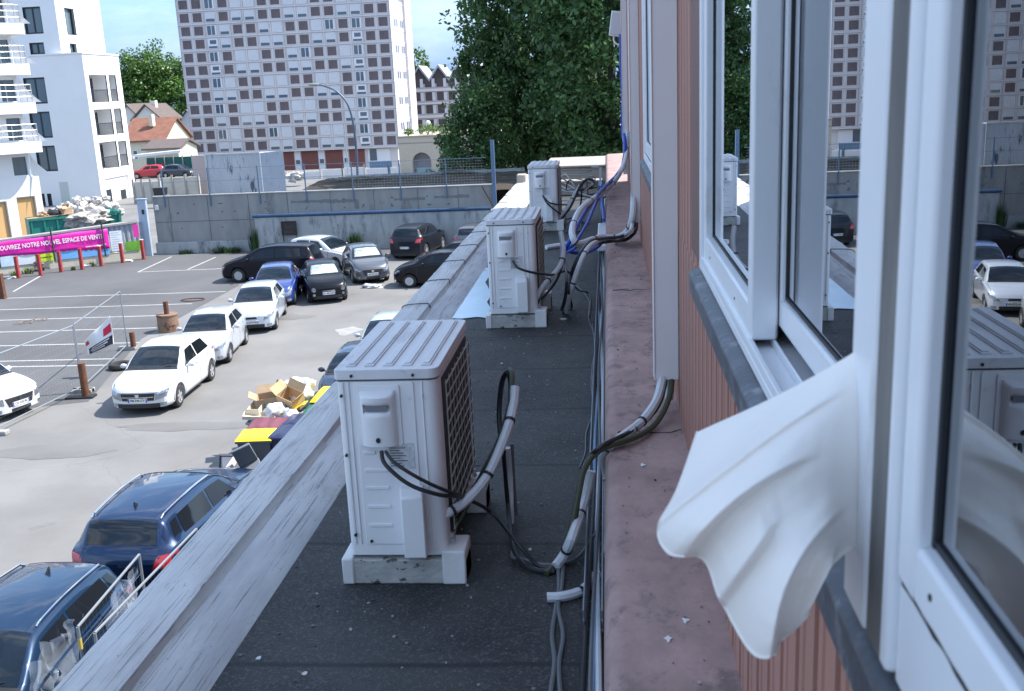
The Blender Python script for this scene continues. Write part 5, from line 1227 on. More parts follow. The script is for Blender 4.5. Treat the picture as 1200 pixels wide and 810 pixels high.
spots = [(a_,b_+.08,c_+.45,d_*.82) for a_,b_,c_,d_ in [(3.9,2.55,2.8,.26),(4.2,2.70,3.0,.28),(4.5,2.55,2.75,.3),(4.85,2.75,2.9,.34),(4.1,2.8,3.4,.3),(5.1,2.95,3.3,.3),(5.0,2.5,2.7,.26),(5.6,2.9,3.1,.36),(6.1,2.6,2.8,.36),(6.5,2.55,3.0,.36),(6.7,2.2,2.9,.34),(6.1,3.0,3.4,.34),(4.7,2.98,3.7,.32),(5.75,2.45,2.7,.28)]]
for i,(s,z,of,r) in enumerate(spots):
    tag(MB().blob(FP(s,z,of),(r*rg.uniform(.9,1.3),r,r*rg.uniform(.6,.9)),i+20,.36,3,1.3).build('rubble_sack', HEAPW, smooth=50), names[i]+' behind the banner', 'sack', 'white sacks on the skip heap')
tag(MB().blob(FP(3.25,2.55,2.9),(.40,.3,.22),55,.3,3).build('rubbish_bag', BAGK), 'black bag on the left part of the skip heap', 'bag')
tag(MB().blob(FP(2.75,2.55,2.9),(.25,.25,.2),58,.5,3).build('rubbish_bag', CARDB), 'small brown crumpled sack left of the black bag on the skip', 'bag')
cbx = thing('cardboard_box', 'open cardboard box perched on the green skip heap', 'box', tuple(FP(3.85,2.45,2.9)), yaw_f+.3)
MB().box((-.28,-.25,0),(.28,.25,.38)).build('carton', CARDB, cbx, world=False)
MB().obox((-.16,-.34,.42),(.3,.26,.015),(R(35),0,0)).obox((.2,.3,.46),(.4,.28,.015),(R(-40),0,0)).build('flap', CARDB, cbx, world=False)
pl = MB().prism([FP(1.9,2.40,2.5),FP(4.2,2.50,2.5),FP(4.2,2.53,2.5),FP(1.9,2.44,2.5)], DN*.5); tag(pl.build('plank', CARDB), 'flat brown board lying across the left rim of the skip', 'board')
tag(MB().blob(FP(6.15,2.42,2.62),(.38,.12,.2),66,.5,3).build('netting', GS), 'green netting snagged on the right of the skip heap', 'netting')
for i,(px,py,lab,h,r) in enumerate(((14,325,'green weed tuft at the foot of the first red bollard',.35,.25),(30,322,'green weed tuft between the first and second red bollard',.4,.35),(83,318,'small dry weed between the third and fourth bollard',.25,.15),(105,313,'dry weed tuft before the fifth bollard',.3,.3),(130,306,'thin tall weed beside the right green post',.6,.15),(149,303,'tall green weed in front of the green poster',.8,.2))):
    p = onz(px,py); weed(lab,p.x,p.y+.25,h,r,60,90+i, z=0)
tag(MB().blob(onz(46,318)+Vector((0,.1,.2)),(.28,.2,.3),71,.5,3).build('rubbish_bag', mat('dark_rubbish',(.10,.09,.08),.7,var=.4)), 'dark crumpled rubbish behind the second red bollard', 'rubbish')
for i,(px,py,s_,lab) in enumerate(((101,313,.18,'pale litter by the fourth bollard'),(125,307,.2,'white and dark litter beside the fifth bollard'),(150,307,.16,'flat white litter next to the sixth bollard'),(8,327,.25,'pale litter at the foot of the low wall on the far left'))):
    tag(MB().blob(onz(px,py)+Vector((0,.15,.04)),(s_*1.6,s_,.06),80+i,.5,2).build('litter', mat('litter_white',(.55,.54,.5),.7,var=.4,vs=9)), lab, 'litter')

# ------------------------------------------------------------------ temporary fence with flag, rusty posts
GALV = mat('galvanised_tube',(.30,.33,.36),.45,.5)
def heras(label, a, b, h=2.0, mesh=True, step=.13, group='temporary mesh fence panels', skew=0):
    a = Vector(a); b = Vector(b); t = thing('fence_panel', label, 'fence', tuple((a+b)/2), 0, group)
    up = Vector((0,0,1)); f = MB(); f.cyl(a, a+up*h, .021,n=8).cyl(b, b+up*h, .021,n=8).cyl(a+up*h, b+up*h,.018,n=8).cyl(a+up*.18,b+up*.18,.018,n=8); f.build('tube_frame', GALV, t)
    m = MB(); n = int((b-a).length/step)
    for k in range(1,n): p = a.lerp(b,k/n); m.cyl(p+up*.18,p+up*h,.0014,n=3)
    for k in range(1,int((h-.2)/(step*1.5))): z = .18+k*step*1.5; m.cyl(a+up*z,b+up*z,.0014,n=3)
    m.build('wire_mesh', mat('dull_wire',(.22,.24,.26),.6,.3), t)
    ft = MB()
    for p in (a,b): ft.obox((p.x,p.y,.06),(.62,.22,.12))
    ft.build('foot', CONC, t, bevel=.02); return t
P1 = onz(97,460); P2 = onz(150,410); PL = onz(0,414,2.0); PL.z = 0
heras('mesh fence panel left of the leaning flag, reaching the picture edge', PL+(PL-P1)*.2, P1, 2.0)
heras('mesh fence panel carrying the small flag behind the white hatchback', P1+Vector((0,.06,0)), P2, 2.02)
FLW = mat('flag_white',(.78,.77,.76),.7); FLR = mat('flag_red',(.60,.02,.06),.7); FLK = mat('flag_black',(.02,.02,.03),.7)
fl = thing('flag', 'small white flag with red dot and black lettered band hanging on the mesh fence', 'flag', tuple(ony(115,398,P1.y+1.8)))
YF = P1.y+1.8
c00, c10, c11, c01 = ony(99,402,YF), ony(131,389,YF), ony(129,369,YF), ony(98,401,YF)
c00 = ony(103,417,YF); c10 = ony(133,404,YF); c11 = ony(129,370,YF); c01 = ony(99,400,YF)
def fq(u,v): 
    p = c00.lerp(c10,u).lerp(c01.lerp(c11,u),v); return p+Vector((0,.05*math.sin(u*7+v*3),0))
def fsub(u0,u1,v0,v1,off,n=10): return MB().grid(lambda u,v: fq(u0+(u1-u0)*u,v0+(v1-v0)*v)+Vector((0,off,0)),n,n)
o = fsub(0,1,0,1,0,16).build('cloth', FLW, fl); o.modifiers.new('s','SOLIDIFY').thickness=.004
MB().grid(lambda u,v: fq(.06+.92*u,(.04+.34*v*(1-.1*u)))+Vector((0,-.012,0)),14,8).build('black_band', FLK, fl)
q = MB(); cc = fq(.82,.56)
q.grid(lambda u,v: fq(.68+.28*u, .47+.30*v)+Vector((0,-.012,0)),6,6); q.build('red_mark', FLR, fl)
q = MB(); q.grid(lambda u,v: fq(.0+.14*u, .62+.22*v)+Vector((0,-.012,0)),4,4); q.build('red_corner', FLR, fl)
q = MB()
for v0,u0,u1 in ((.27,.2,.85),(.18,.14,.80),(.10,.18,.7)):
    u = u0
    while u < u1: q.grid(lambda a,b,u=u,v0=v0: fq(u+.03*a,v0+.045*b)+Vector((0,-.018,0)),1,1); u += .045
q.build('lettering', FLW, fl)
def rusty(label, px, py, h, r, base=True, name='steel_post'):
    p = onz(px,py); t = thing(name, label, 'post', tuple(p), 0)
    MB().cyl((0,0,0),(0,0,h),r,n=12).build('tube', RUST, t, world=False)
    if base: MB().obox((-.15,0,.03),(.8,.35,.06),(0,0,.1)).build('base_plate', DARK, t, world=False, bevel=.01)
rusty('rusty round post on a dark base at the left of the white hatchback', 101,466,1.02,.105)
rusty('short rusty post stub behind the mesh fence panel', 157,410,.62,.09, False)
p = onz(198,388); t = thing('steel_drum', 'large rusty drum with a post rising from it, between the fence and silver hatchback', 'drum', tuple(p))
MB().cyl((0,0,0),(0,0,.62),.37,n=24).cyl((0,0,.60),(0,0,.64),.39,n=24).cyl((0,0,.25),(0,0,.29),.385,n=24).build('drum', mat('rusty_cream_drum',(.24,.15,.10),.8,var=.4,vs=3,dirt=(.09,.04,.025),dthr=.5,ds=3), t, world=False)
MB().cyl((0,0,.6),(0,0,1.10),.09,n=10).build('post', RUST, t, world=False)
p = onz(142,432); tag(MB().tube([p+Vector((.28*math.cos(a),.28*math.sin(a),.10)) for a in [k*math.pi/8 for k in range(17)]],.10,8).build('old_tyre', TYRE), 'worn tyre lying by the mesh fence next to the white hatchback', 'tyre')
p = onz(226,352); tag(MB().tube([p+Vector((.5*math.cos(a),.3*math.sin(a),.03)) for a in [k*math.pi/8 for k in range(17)]],.02,6).build('cable_loop', RUST), 'rusty cable loop lying on the tarmac above the drum', 'cable')
for (px,py,lab) in ((39,353,'twisted scrap of dry branch on the parking area'),):
    pass
p = onz(38,378); rgx = random.Random(5); q = MB()
for k in range(8): a = Vector((p.x+rgx.uniform(-.4,.4),p.y+rgx.uniform(-.3,.3),.02)); q.tube([a,a+Vector((rgx.uniform(-.4,.4),rgx.uniform(-.2,.2),.08)),a+Vector((rgx.uniform(-.6,.6),rgx.uniform(-.3,.3),.03))],.012,5)
tag(q.build('dry_branch', mat('dry_wood',(.25,.2,.15),.9)), 'dry twigs lying on the marked parking area', 'branch')
p = onz(436,337); tag(MB().blob(p+Vector((0,0,.05)),(.40,.22,.09),44,.5,3).build('plastic_sheet', BAGW), 'crumpled white plastic lying before the grey hatchback', 'litter')

# ------------------------------------------------------------------ fences along the building, plastic film
heras('near mesh fence panel with yellow tape beside the corner crossover', tuple(Vector((onz(91,735,1.95).x,onz(91,735,1.95).y,0))), tuple(Vector((onz(163,650,1.95).x,onz(163,650,1.95).y,0))), 1.95, step=.1)
heras('second mesh fence panel alongside the crossover with silver roof rails', tuple(Vector((onz(111,742,1.85).x,onz(111,742,1.85).y,0))), tuple(Vector((onz(230,620,1.85).x,onz(230,620,1.85).y,0))), 1.85, step=.1)
fp_ = onz(91,735,1.95); tag(MB().cyl((fp_.x,fp_.y,1.66),(fp_.x,fp_.y,1.80),.024,n=10).build('yellow_tape', mat('yellow_tape',(.55,.42,.08),.6)), 'yellow tape wrapped round the top of the near fence post', 'tape')
FILM = bpy.data.materials.new('clear_film'); FILM.use_nodes = True
nt = FILM.node_tree; b = nt.nodes['Principled BSDF']; b.inputs['Base Color'].default_value = (.65,.75,.9,1); b.inputs['Roughness'].default_value = .22; b.inputs['Alpha'].default_value = .16
def film(label, c, sz, seed, n=(26,18)):
    C_ = Vector(c)
    def f(u,v):
        x = (u-.5)*sz[1]; z = (v-.5)*sz[2]
        return C_+Vector((sz[0]*(.6*mn.noise(Vector((u*3,v*2,seed)))+.3*mn.noise(Vector((u*14,v*3,seed)))), x+.12*mn.noise(Vector((v*5,u*3,seed+4))), z+.15*mn.noise(Vector((u*6,v*2,seed+9)))))
    tag(MB().grid(f,*n).build('plastic_film', FILM, smooth=70), label, 'plastic film', 'clear plastic film on the fence')
film('clear plastic film draped over the near fence beside the corner crossover window', (-7.0,10.85,1.15), (.35,1.1,.9), 3)
film('clear plastic film bunched at the middle of the near fence panel', (-6.72,12.3,1.25), (.35,.9,.9), 9)
film('clear plastic film hanging low on the near fence', (-6.6,11.3,.8), (.3,.7,.8), 14)
tag(MB().box((-8.43,11.0,1.652),(-8.30,11.09,1.656)).build('paper_slip', WHITEP), 'left white paper slip on the roof of the corner crossover', 'paper')
tag(MB().box((-8.24,11.12,1.652),(-8.12,11.2,1.656)).build('paper_slip', WHITEP), 'right white paper slip on the roof of the corner crossover', 'paper')

# ------------------------------------------------------------------ bins and rubbish beside the building
BING = mat('grey_bin_plastic',(.085,.095,.12),.45,var=.1); YEL = mat('yellow_lid',(.72,.58,.02),.42,var=.05); MAR = mat('maroon_lid',(.17,.05,.07),.5,var=.1); NAVY = mat('navy_bin_plastic',(.02,.03,.08),.4,var=.1); GRNL = mat('green_lid',(.015,.14,.08),.45); 
def wheelie(label, loc_, rz, w_, d_, h_, bm_, lm_, big=False, openlid=False, tilt=None):
    t = thing('wheelie_bin', label, 'bin', loc_, R(rz), 'wheelie bins beside the building')
    k = .82; q = MB(); w2,d2 = w_/2,d_/2
    q.add([(-w2*k,-d2*k,.06),(w2*k,-d2*k,.06),(w2*k,d2*k,.06),(-w2*k,d2*k,.06),(-w2,-d2,h_-.09),(w2,-d2,h_-.09),(w2,d2,h_-.09),(-w2,d2,h_-.09)],[(0,3,2,1),(0,1,5,4),(1,2,6,5),(2,3,7,6),(3,0,4,7),(4,5,6,7)])
    q.build('body', bm_, t, world=False, bevel=.02)
    q = MB(); frame_ring(q,-d2-.03,d2+.03,0,0,0,0,0,0) if False else q.box((-w2-.03,-d2-.03,h_-.11),(w2+.03,-d2+.01,h_-.06)).box((-w2-.03,d2-.01,h_-.11),(w2+.03,d2+.03,h_-.06)).box((-w2-.03,-d2+.01,h_-.11),(-w2+.01,d2-.01,h_-.06)).box((w2-.01,-d2+.01,h_-.11),(w2+.03,d2-.01,h_-.06)); q.build('rim', bm_, t, world=False, bevel=.008)
    if not openlid:
        def lid(u,v):
            x=(u-.5)*(w_+.07); y=(v-.5)*(d_+.07); e=min(u,1-u,v,1-v)
            return (x,y,h_-.055+min(e*5,1)**.5*.05+(.012*math.cos(u*math.pi*6) if .1<v<.9 else 0)+.03*v)
        q = MB().grid(lid,24,16); q.box((-w2-.035,-d2-.035,h_-.0595),(w2+.035,d2+.035,h_-.052)); q.build('lid', lm_, t, world=False)
    q = MB().cyl((-w2*.7,d2+.05,h_-.06),(w2*.7,d2+.05,h_-.06),.018,n=8); q.build('handle', bm_, t, world=False)
    if big:
        for sx in (-1,1):
            for sy in (-1,1): MB().cyl((sx*w2*.7-.02,sy*d2*.7,.08),(sx*w2*.7+.02,sy*d2*.7,.08),.08,n=14).build('wheel', BLACK_RUBBER, t, world=False)
    else:
        for sx in (-1,1): MB().cyl((sx*w2*.85-.03,d2*.8,.10),(sx*w2*.85+.03,d2*.8,.10),.10,n=16).build('wheel', BLACK_RUBBER, t, world=False)
    return t
wheelie('grey wheelie bin with bright yellow lid, nearest of the bins', (-7.62,20.3,0), 4, .72,.66,1.08,BING,YEL)
wheelie('grey bin with a dull maroon lid just behind the nearest yellow-lidded bin', (-7.60,20.99,0), 2, .74,.66,1.10,BING,MAR)
wheelie('navy bin with dark bagged lid to the right of the maroon-lidded bin', (-6.93,20.38,0), -4, .62,.72,1.12,NAVY,NAVY)
wheelie('second navy bin behind the first, its lid against the parapet edge', (-6.86,21.12,0), -4, .66,.7,1.14,NAVY,NAVY)
wheelie('dark bin with green lid between the navy bins and the big yellow container', (-6.62,21.82,0), 0, .70,.62,1.14,BING,GRNL)
wheelie('large four-wheeled container with wide yellow lid at the far end of the row', (-6.36,22.82,0), 0, 1.22,1.15,1.22,BING,YEL,True)
wheelie('open light-rimmed container overflowing with cardboard and bags', (-7.72,21.86,0), 3, 1.1,.85,1.02,mat('pale_grey_bin',(.33,.35,.36),.5,var=.1),BING,True,True)
def carton(label, loc_, rz, s, tilt=(0,0), m=CARDB, flaps=True):
    t = thing('cardboard_box', label, 'box', loc_, 0, 'cardboard boxes on the bins'); t.rotation_euler = (tilt[0],tilt[1],R(rz))
    a,b,c_ = s; q = MB(); th = .012
    q.box((-a,-b,0),(a,b,th)).box((-a,-b,th),(-a+th,b,c_)).box((a-th,-b,th),(a,b,c_)).box((-a+th,-b,th),(a-th,-b+th,c_)).box((-a+th,b-th,th),(a-th,b,c_)); q.build('carton', m, t, world=False)
    if flaps:
        q = MB().obox((-a-.09,0,c_+.05),(.22,2*b,.01),(0,R(35),0)).obox((a+.07,0,c_+.08),(.22,2*b,.01),(0,R(-50),0)).obox((0,b+.06,c_+.08),(2*a,.2,.01),(R(45),0,0)); q.build('flap', m, t, world=False)
carton('large open brown cardboard box standing on the overflowing container', (-7.85,22.05,1.12), 15, (.28,.20,.30), (.1,-.1))
carton('second cardboard box tipped against the white bags, showing its side', (-7.35,21.98,1.15), -25, (.24,.2,.38), (.35,.25), mat('light_cardboard',(.50,.35,.20),.85,var=.1))
carton('flattened pale carton lying on the front rim of the overflowing container', (-7.95,21.45,1.06), 10, (.36,.16,.08), (.05,.1), mat('cream_carton',(.62,.56,.44),.8,var=.08), False)
carton('small cream carton on the left corner of the overflowing container', (-8.1,21.75,1.08), -5, (.14,.2,.2), (.2,0), mat('cream_carton',(.6,.5,.4),.8), False)
q = MB().prism([(-8.0,22.5,1.1),(-7.8,22.55,1.1),(-7.86,22.6,1.62)], (.02,.03,.0)); tag(q.build('card_flap', mat('dark_cardboard',(.06,.05,.045),.8)), 'dark triangular card sticking up behind the brown box', 'card')
for i,(x,y,z,r,lab) in enumerate(((-7.62,21.6,1.18,.22,'white plastic bag in front of the brown cardboard box'),(-7.5,22.55,1.40,.30,'biggest white bag behind the tipped box on the bins'),(-7.25,22.35,1.36,.24,'white bag between the tipped box and the yellow container'),(-7.8,22.65,1.32,.22,'white bag behind the dark triangular card'),(-7.28,21.5,1.1,.18,'small white bag at the right rim of the overflowing container'),(-7.2,22.75,1.45,.18,'pinkish white bag at the top right of the rubbish heap'))):
    tag(MB().blob((x,y,z),(r*1.1,r,r*.8),i+3,.28,3,1.2).build('rubbish_bag', BAGW, smooth=70), lab, 'bag', 'white rubbish bags on the bins')
tag(MB().blob((-7.6,22.75,.6),(.4,.4,.6),9,.15,3).build('rubbish_bag', BAGK), 'dark rubbish sack stuffed behind the overflowing container', 'bag')
q = MB().grid(lambda u,v:(-7.45+.5*u,21.35+.25*v+.35*u,1.16+.12*u+.03*math.sin(u*9)),8,4); o = q.build('yellow_bag', YEL); o.modifiers.new('s','SOLIDIFY').thickness=.02; tag(o, 'yellow plastic sheet lying over the edge beside the green lid', 'bag')
# toppled bin and broken chair in front
t = wheelie('toppled grey bin lying in front of the nearest bin, wheel showing', (-7.65,18.75,.36), 20, .55,.6,1.0,BING,BING); t.rotation_euler = (R(-78),R(8),R(20))
ch = thing('broken_chair', 'broken grey chair with pale slats thrown onto the toppled bin', 'chair', (-7.35,19.1,.7)); ch.rotation_euler = (R(35),R(-20),R(25))
MB().obox((0,0,0),(.42,.42,.06)).build('seat', mat('grey_fabric',(.16,.18,.21),.8), ch, world=False, bevel=.02)
MB().obox((0,.22,.28),(.40,.06,.5),(R(-10),0,0)).build('backrest', mat('grey_fabric',(.16,.18,.21),.8), ch, world=False, bevel=.02)
PALE = mat('pale_wood',(.62,.58,.52),.6)
for sx,sy in ((-1,-1),(1,-1),(-1,1),(1,1)): MB().cyl((sx*.17,sy*.17,-.03),(sx*.2,sy*.2,-.42),.018,n=8).build('leg', PALE, ch, world=False)
MB().obox((0,-.2,-.25),(.36,.03,.05)).build('stretcher', PALE, ch, world=False)
tag(MB().obox((-7.75,19.05,.85),(.09,.55,.10),(R(25),0,R(-15))).build('plank', PALE), 'short pale plank sticking up beside the toppled bin', 'plank')

weed('low dry scrub along the left half of the earth mound', -14.5, 60.5, .35, 2.6, 320, 78, bpy.data.materials['scrub'], 3.1)
# ------------------------------------------------------------------ tower block
TWP = mat('precast_panel',(.60,.565,.565),.8,var=.05,vs=.4,dirt=(.36,.33,.35),dthr=.6,ds=.5,stretch=(1,1,.3)); TWL = mat('precast_edge',(.64,.60,.61),.8); TWB = mat('brown_spandrel',(.125,.098,.105),.75,var=.18,vs=1.3,stretch=(1,1,.4)); TWJ = mat('precast_joint',(.24,.22,.24),.9)
SHUT = mat('white_shutter',(.58,.59,.62),.6,var=.05,vs=.9); WGL = mat('tower_window_glass',(.07,.10,.14),.08,spec=.9); WFR = mat('window_frame_white',(.70,.71,.74),.5); TWR = mat('brick_red_panel',(.20,.075,.065),.85,var=.1)
YT = 170.0
tl = ony(204,0,YT); tr_ = ony(454,0,YT); bl_ = ony(228.5,180,YT); br = ony(468,173,YT)
XL = (bl_.x+tl.x)/2; XR = (br.x+tr_.x)/2; NC = 16; cwid = (XR-XL)/NC
Zb = ony(350,176.5,YT).z; rh_ = (ony(330,9,YT).z-ony(344,163,YT).z)/10.0
NR = 18
tw = thing('tower_block', 'tall pale concrete tower block with a chequered grid of brown panels and shuttered windows', 'building', (XL+20,YT+9,-6))
DEP = 17.4
MB().box((XL,YT,Zb),(XR,YT+DEP,Zb+NR*rh_+1.2)).build('concrete_frame', TWP, tw)
MB().box((XL+.8,YT+.8,-6.2),(XR-.3,YT+DEP-.8,Zb-.002)).build('ground_floor', TWP, tw)
gr = MB(); jn = MB(); ld = MB()
for c in range(NC+1):
    x = XL+c*cwid; gr.box((x-.13,YT-.10,Zb),(x+.13,YT-.0,Zb+NR*rh_)); 
    if c % 2 == 0: jn.box((x-.03,YT-.108,Zb),(x+.03,YT-.1,Zb+NR*rh_))
for r in range(NR+1):
    z = Zb+r*rh_; ld.box((XL,YT-.145,z-.09),(XR,YT-.11,z+.09)); jn.box((XL,YT-.152,z-.115),(XR,YT-.1455,z-.08))
gr.build('mullion', TWP, tw); ld.build('floor_band', TWL, tw); jn.build('joint', TWJ, tw)
PATT = ['BBHHBBHHBBHHBOBB','BBWSBBWSBBSSBWBB','BBHBHHBBHHBBHOBB','BBWBSSBBSSBBSWBB','BBHHBBHHBBHHBOBB','BBWSBBSSBBSSBWBB','BBOBHHBBHHBBHOBB','BBWBSSBBHWBBSWBB','BBOHBBHHBBHHBOBB','BBWHBBHSBBSWBWBB','BBHBHHBBHHBBHHBB','BBWBSSBBSSBBSWBB']
def cellmesh(kind):
    """child meshes for one cell, local origin at cell's lower-left on the facade"""
    w_, h_ = cwid, rh_; i0, i1, j0, j1 = .36, w_-.36, .37, h_-.34
    out = []
    if kind == 'B': out.append(('panel', TWB, MB().box((i0,-.03,j0),(i1,.002,j1)))); 
    else:
        i0, i1, j0, j1 = .26, w_-.26, .24, h_-.22
        out.append(('window', WFR, MB().box((i0,-.07,j0),(i1,.002,j1))))
        if kind == 'W': out += [('pane', WGL, MB().box((i0+.12,-.085,j0+.1),((i0+i1)/2-.08,-.071,j1-.1)).box(((i0+i1)/2+.05,-.085,j0+.1),(i1-.28,-.071,j1-.1)))]
        if kind == 'S': out += [('shutter', SHUT, MB().box((i0+.08,-.09,j0+.08),(i1-.08,-.071,j1-.08)))]
        if kind == 'H': out += [('shutter', SHUT, MB().box((i0+.08,-.09,j0+.55),(i1-.08,-.071,j1-.06))), ('pane', WGL, MB().box((i0+.1,-.08,j0+.08),(i1-.1,-.0705,j0+.54)))]
        if kind == 'O': out += [('pane', WGL, MB().box((i0+.1,-.08,j0+.08),(i1-.1,-.071,j0+.42)).box((i0+.35,-.08,j0+.75),(i1-.25,-.071,j1-.25)))]
    return out
PROTO = {}
rest = MB(); restp = MB(); cnt = 0; cntp = 0
for r in range(NR):
    row = PATT[r] if r < len(PATT) else PATT[3-(r%4)]
    for c in range(NC):
        k = row[c]; off = Vector((XL+c*cwid, YT, Zb+r*rh_))
        if (k == 'B' and cntp >= 96) or (k != 'B' and cnt >= 98):
            tgt = restp if k == 'B' else rest
            for nm,m,mb in cellmesh(k):
                if nm in ('panel','window'): tgt.add([tuple(Vector(v)+off) for v in mb.v], mb.f)
            continue
        if k not in PROTO:
            lst = []
            for nm,m,mb in cellmesh(k):
                o = mb.build(nm, m, tw, world=False, smooth=0); lst.append(o)
            for o in lst[1:]: o.parent = lst[0]
            PROTO[k] = lst; lst[0].location = off-tw.location
        else:
            r0 = PROTO[k][0].copy(); COL.objects.link(r0); r0.parent = tw; r0.location = off-tw.location
            for ch_ in PROTO[k][1:]: q = ch_.copy(); COL.objects.link(q); q.parent = r0
        if k == 'B': cntp += 1
        else: cnt += 1
if rest.v: o = rest.build('upper_windows', WFR, tw, smooth=0); o['kind'] = 'stuff'
if restp.v: o = restp.build('upper_panels', TWB, tw, smooth=0); o['kind'] = 'stuff'
# right side with narrow window strips
sw = MB(); sg_ = MB(); sb = MB()
for r in range(NR):
    z = Zb+r*rh_
    sb.box((XR,YT+.2,z-.08),(XR+.06,YT+DEP,z+.12))
    if r % 2 == 1 or r > 10:
        for y in (3.2,5.0,8.2,9.8): f_ = MB().box((XR,YT+y,z+.35),(XR+.07,YT+y+1.2,z+rh_-.3)).build('side_window', SHUT, tw); MB().box((XR+.0705,YT+y+.15,z+.5),(XR+.08,YT+y+1.0,z+rh_-.45)).build('pane', WGL, f_)
sb.build('side_band', TWL, tw)
MB().box((XR,YT+11.5,-6),(XR+.4,YT+DEP-.2,Zb+NR*rh_)).build('stair_fin', TWP, tw)
q = MB(); q2 = MB(); q3 = MB()
for px0,px1 in ((333,345),(354,373),(382,402),(410,428)): a = ony(px0,190,YT+.7).x; b = ony(px1,190,YT+.7).x; MB().box((a,YT+.7,-6),(b,YT+.799,Zb-.05)).build('brick_panel', TWR, tw)
for px0,px1 in ((346,353),(374,381),(403,409)): a = ony(px0,190,YT+.7).x; b = ony(px1,190,YT+.7).x; q2 = MB().box((a,YT+.66,-4),(b,YT+.799,Zb-.1)).build('door_surround', WFR, tw); MB().box((a+.15,YT+.64,-2.6),(b-.15,YT+.659,-1.9)).build('ground_window', WGL, tw)
a = ony(432,190,YT+.7).x; b = ony(458,190,YT+.7).x; MB().box((a,YT+.66,-4),(b,YT+.799,Zb-.3)).build('door_surround', WFR, tw); MB().box((a+.3,YT+.64,-2.5),(a+1.5,YT+.659,-.6)).build('ground_window', WGL, tw)

# ------------------------------------------------------------------ white apartment block with loggias (second from the left)
STU = mat('white_stucco',(.76,.76,.76),.8,var=.03,vs=.5); DFR = mat('anthracite_frame',(.02,.025,.035),.5); AGL = mat('apartment_glass',(.10,.14,.16),.06,spec=.8); RAIL = mat('dark_rail',(.03,.035,.045),.5)
ab = thing('apartment_building', 'white stepped apartment building with black-framed windows and loggias', 'building', (-46,88,0))
XB = -43.33; YB = 85.0; Y2 = 91.6; ZT = 12.47
def cutwall(mb, x0, x1, z0, z1, holes, fn):
    xs = sorted(set([x0,x1]+[h[0] for h in holes]+[h[1] for h in holes])); zs_ = sorted(set([z0,z1]+[h[2] for h in holes]+[h[3] for h in holes]))
    for i in range(len(xs)-1):
        for j in range(len(zs_)-1):
            cx, cz = (xs[i]+xs[i+1])/2, (zs_[j]+zs_[j+1])/2
            if any(h[0]<cx<h[1] and h[2]<cz<h[3] for h in holes): continue
            mb.quad(fn(xs[i],zs_[j]),fn(xs[i+1],zs_[j]),fn(xs[i+1],zs_[j+1]),fn(xs[i],zs_[j+1]))
def rectx(px0,py0,px1,py1,X):  # on a plane of constant X -> y0,y1,z0,z1
    a = onx(px0,(py0+py1)/2,X); b = onx(px1,(py0+py1)/2,X); c = onx((px0+px1)/2,py0,X); d = onx((px0+px1)/2,py1,X); return (min(a.y,b.y),max(a.y,b.y),d.z,c.z)
def recty(px0,py0,px1,py1,Y):
    a = ony(px0,(py0+py1)/2,Y); b = ony(px1,(py0+py1)/2,Y); c = ony((px0+px1)/2,py0,Y); d = ony((px0+px1)/2,py1,Y); return (a.x,b.x,d.z,c.z)
XU = -45.2
logg = [rectx(*q, XB) for q in ((106,88,126,120),(129,88,137,119),(112,128,132,159),(135,127,143,157),(118,166,138,198),(140,165,149,195),(124,207,152,236))]
m = MB(); cutwall(m, YB, Y2, 0, ZT, logg, lambda a,b:(XB,a,b))
fw = [recty(*q, YB) for q in ((29,91,54,122),(36,131,60,162),(43,171,66,201))]; fw2 = [recty(49,227,53,242,YB), recty(56,227,61,242,YB)]
cutwall(m, -62, XB, 0, ZT, fw+fw2, lambda a,b:(a,YB,b)); m.quad((-62,YB,ZT),(XB,YB,ZT),(XB,Y2,ZT),(-62,Y2,ZT)).quad((-62,Y2,ZT),(XU,Y2,ZT),(XU,93.2,ZT),(-62,93.2,ZT)).quad((XB,Y2,0),(-62,Y2,0),(-62,Y2,ZT),(XB,Y2,ZT))
m.build('lower_block', STU, ab, smooth=0)
m = MB().box((-62,YB-.08,ZT),(XB+.08,YB-.0,ZT+.12)).box((XB,YB,ZT),(XB+.08,Y2,ZT+.12)); m.build('roof_edge', STU, ab)
for i,h in enumerate(logg):
    q = MB(); y0,y1,z0,z1 = h; d = 1.3 if i < 6 else .12
    q.quad((XB,y0,z0),(XB-d,y0,z0),(XB-d,y0,z1),(XB,y0,z1)).quad((XB,y1,z0),(XB,y1,z1),(XB-d,y1,z1),(XB-d,y1,z0)).quad((XB,y0,z1),(XB-d,y0,z1),(XB-d,y1,z1),(XB,y1,z1)).quad((XB,y0,z0),(XB,y1,z0),(XB-d,y1,z0),(XB-d,y0,z0)).quad((XB-d,y0,z0),(XB-d,y1,z0),(XB-d,y1,z1),(XB-d,y0,z1)); q.build('loggia', STU, ab, smooth=0)
    if i < 6:
        q = MB().box((XB-d+.001,y1-(y1-y0)*.45,z0+.05),(XB-d+.05,y1-.1,z1-.25)); q.build('window', DFR, ab); 
        q = MB().box((XB-.04,y0+.02,z0+1.0),(XB-.0,y1-.02,z0+1.06)); n = int((y1-y0)/.14)
        for k in range(n+1): yy = y0+.04+(y1-y0-.08)*k/n; q.box((XB-.035,yy-.012,z0+.06),(XB-.01,yy+.012,z0+1.0))
        q.build('railing', RAIL, ab)
        MB().box((XB-.05,y0,z0-.0),(XB+.03,y0+.05,z1)).box((XB-.05,y0+.051,z1-.05),(XB+.03,y1,z1)).box((XB-.05,y1-.05,z0),(XB+.03,y1,z1-.051)).build('loggia_frame', DFR, ab)
    else:
        for (p0,p1) in ((125,131),(142,148)):
            a = rectx(p0,222,p1,237,XB-.11) ; MB().box((XB-.119,a[0],a[2]),(XB-.07,a[1],a[3])).build('window', DFR, ab)
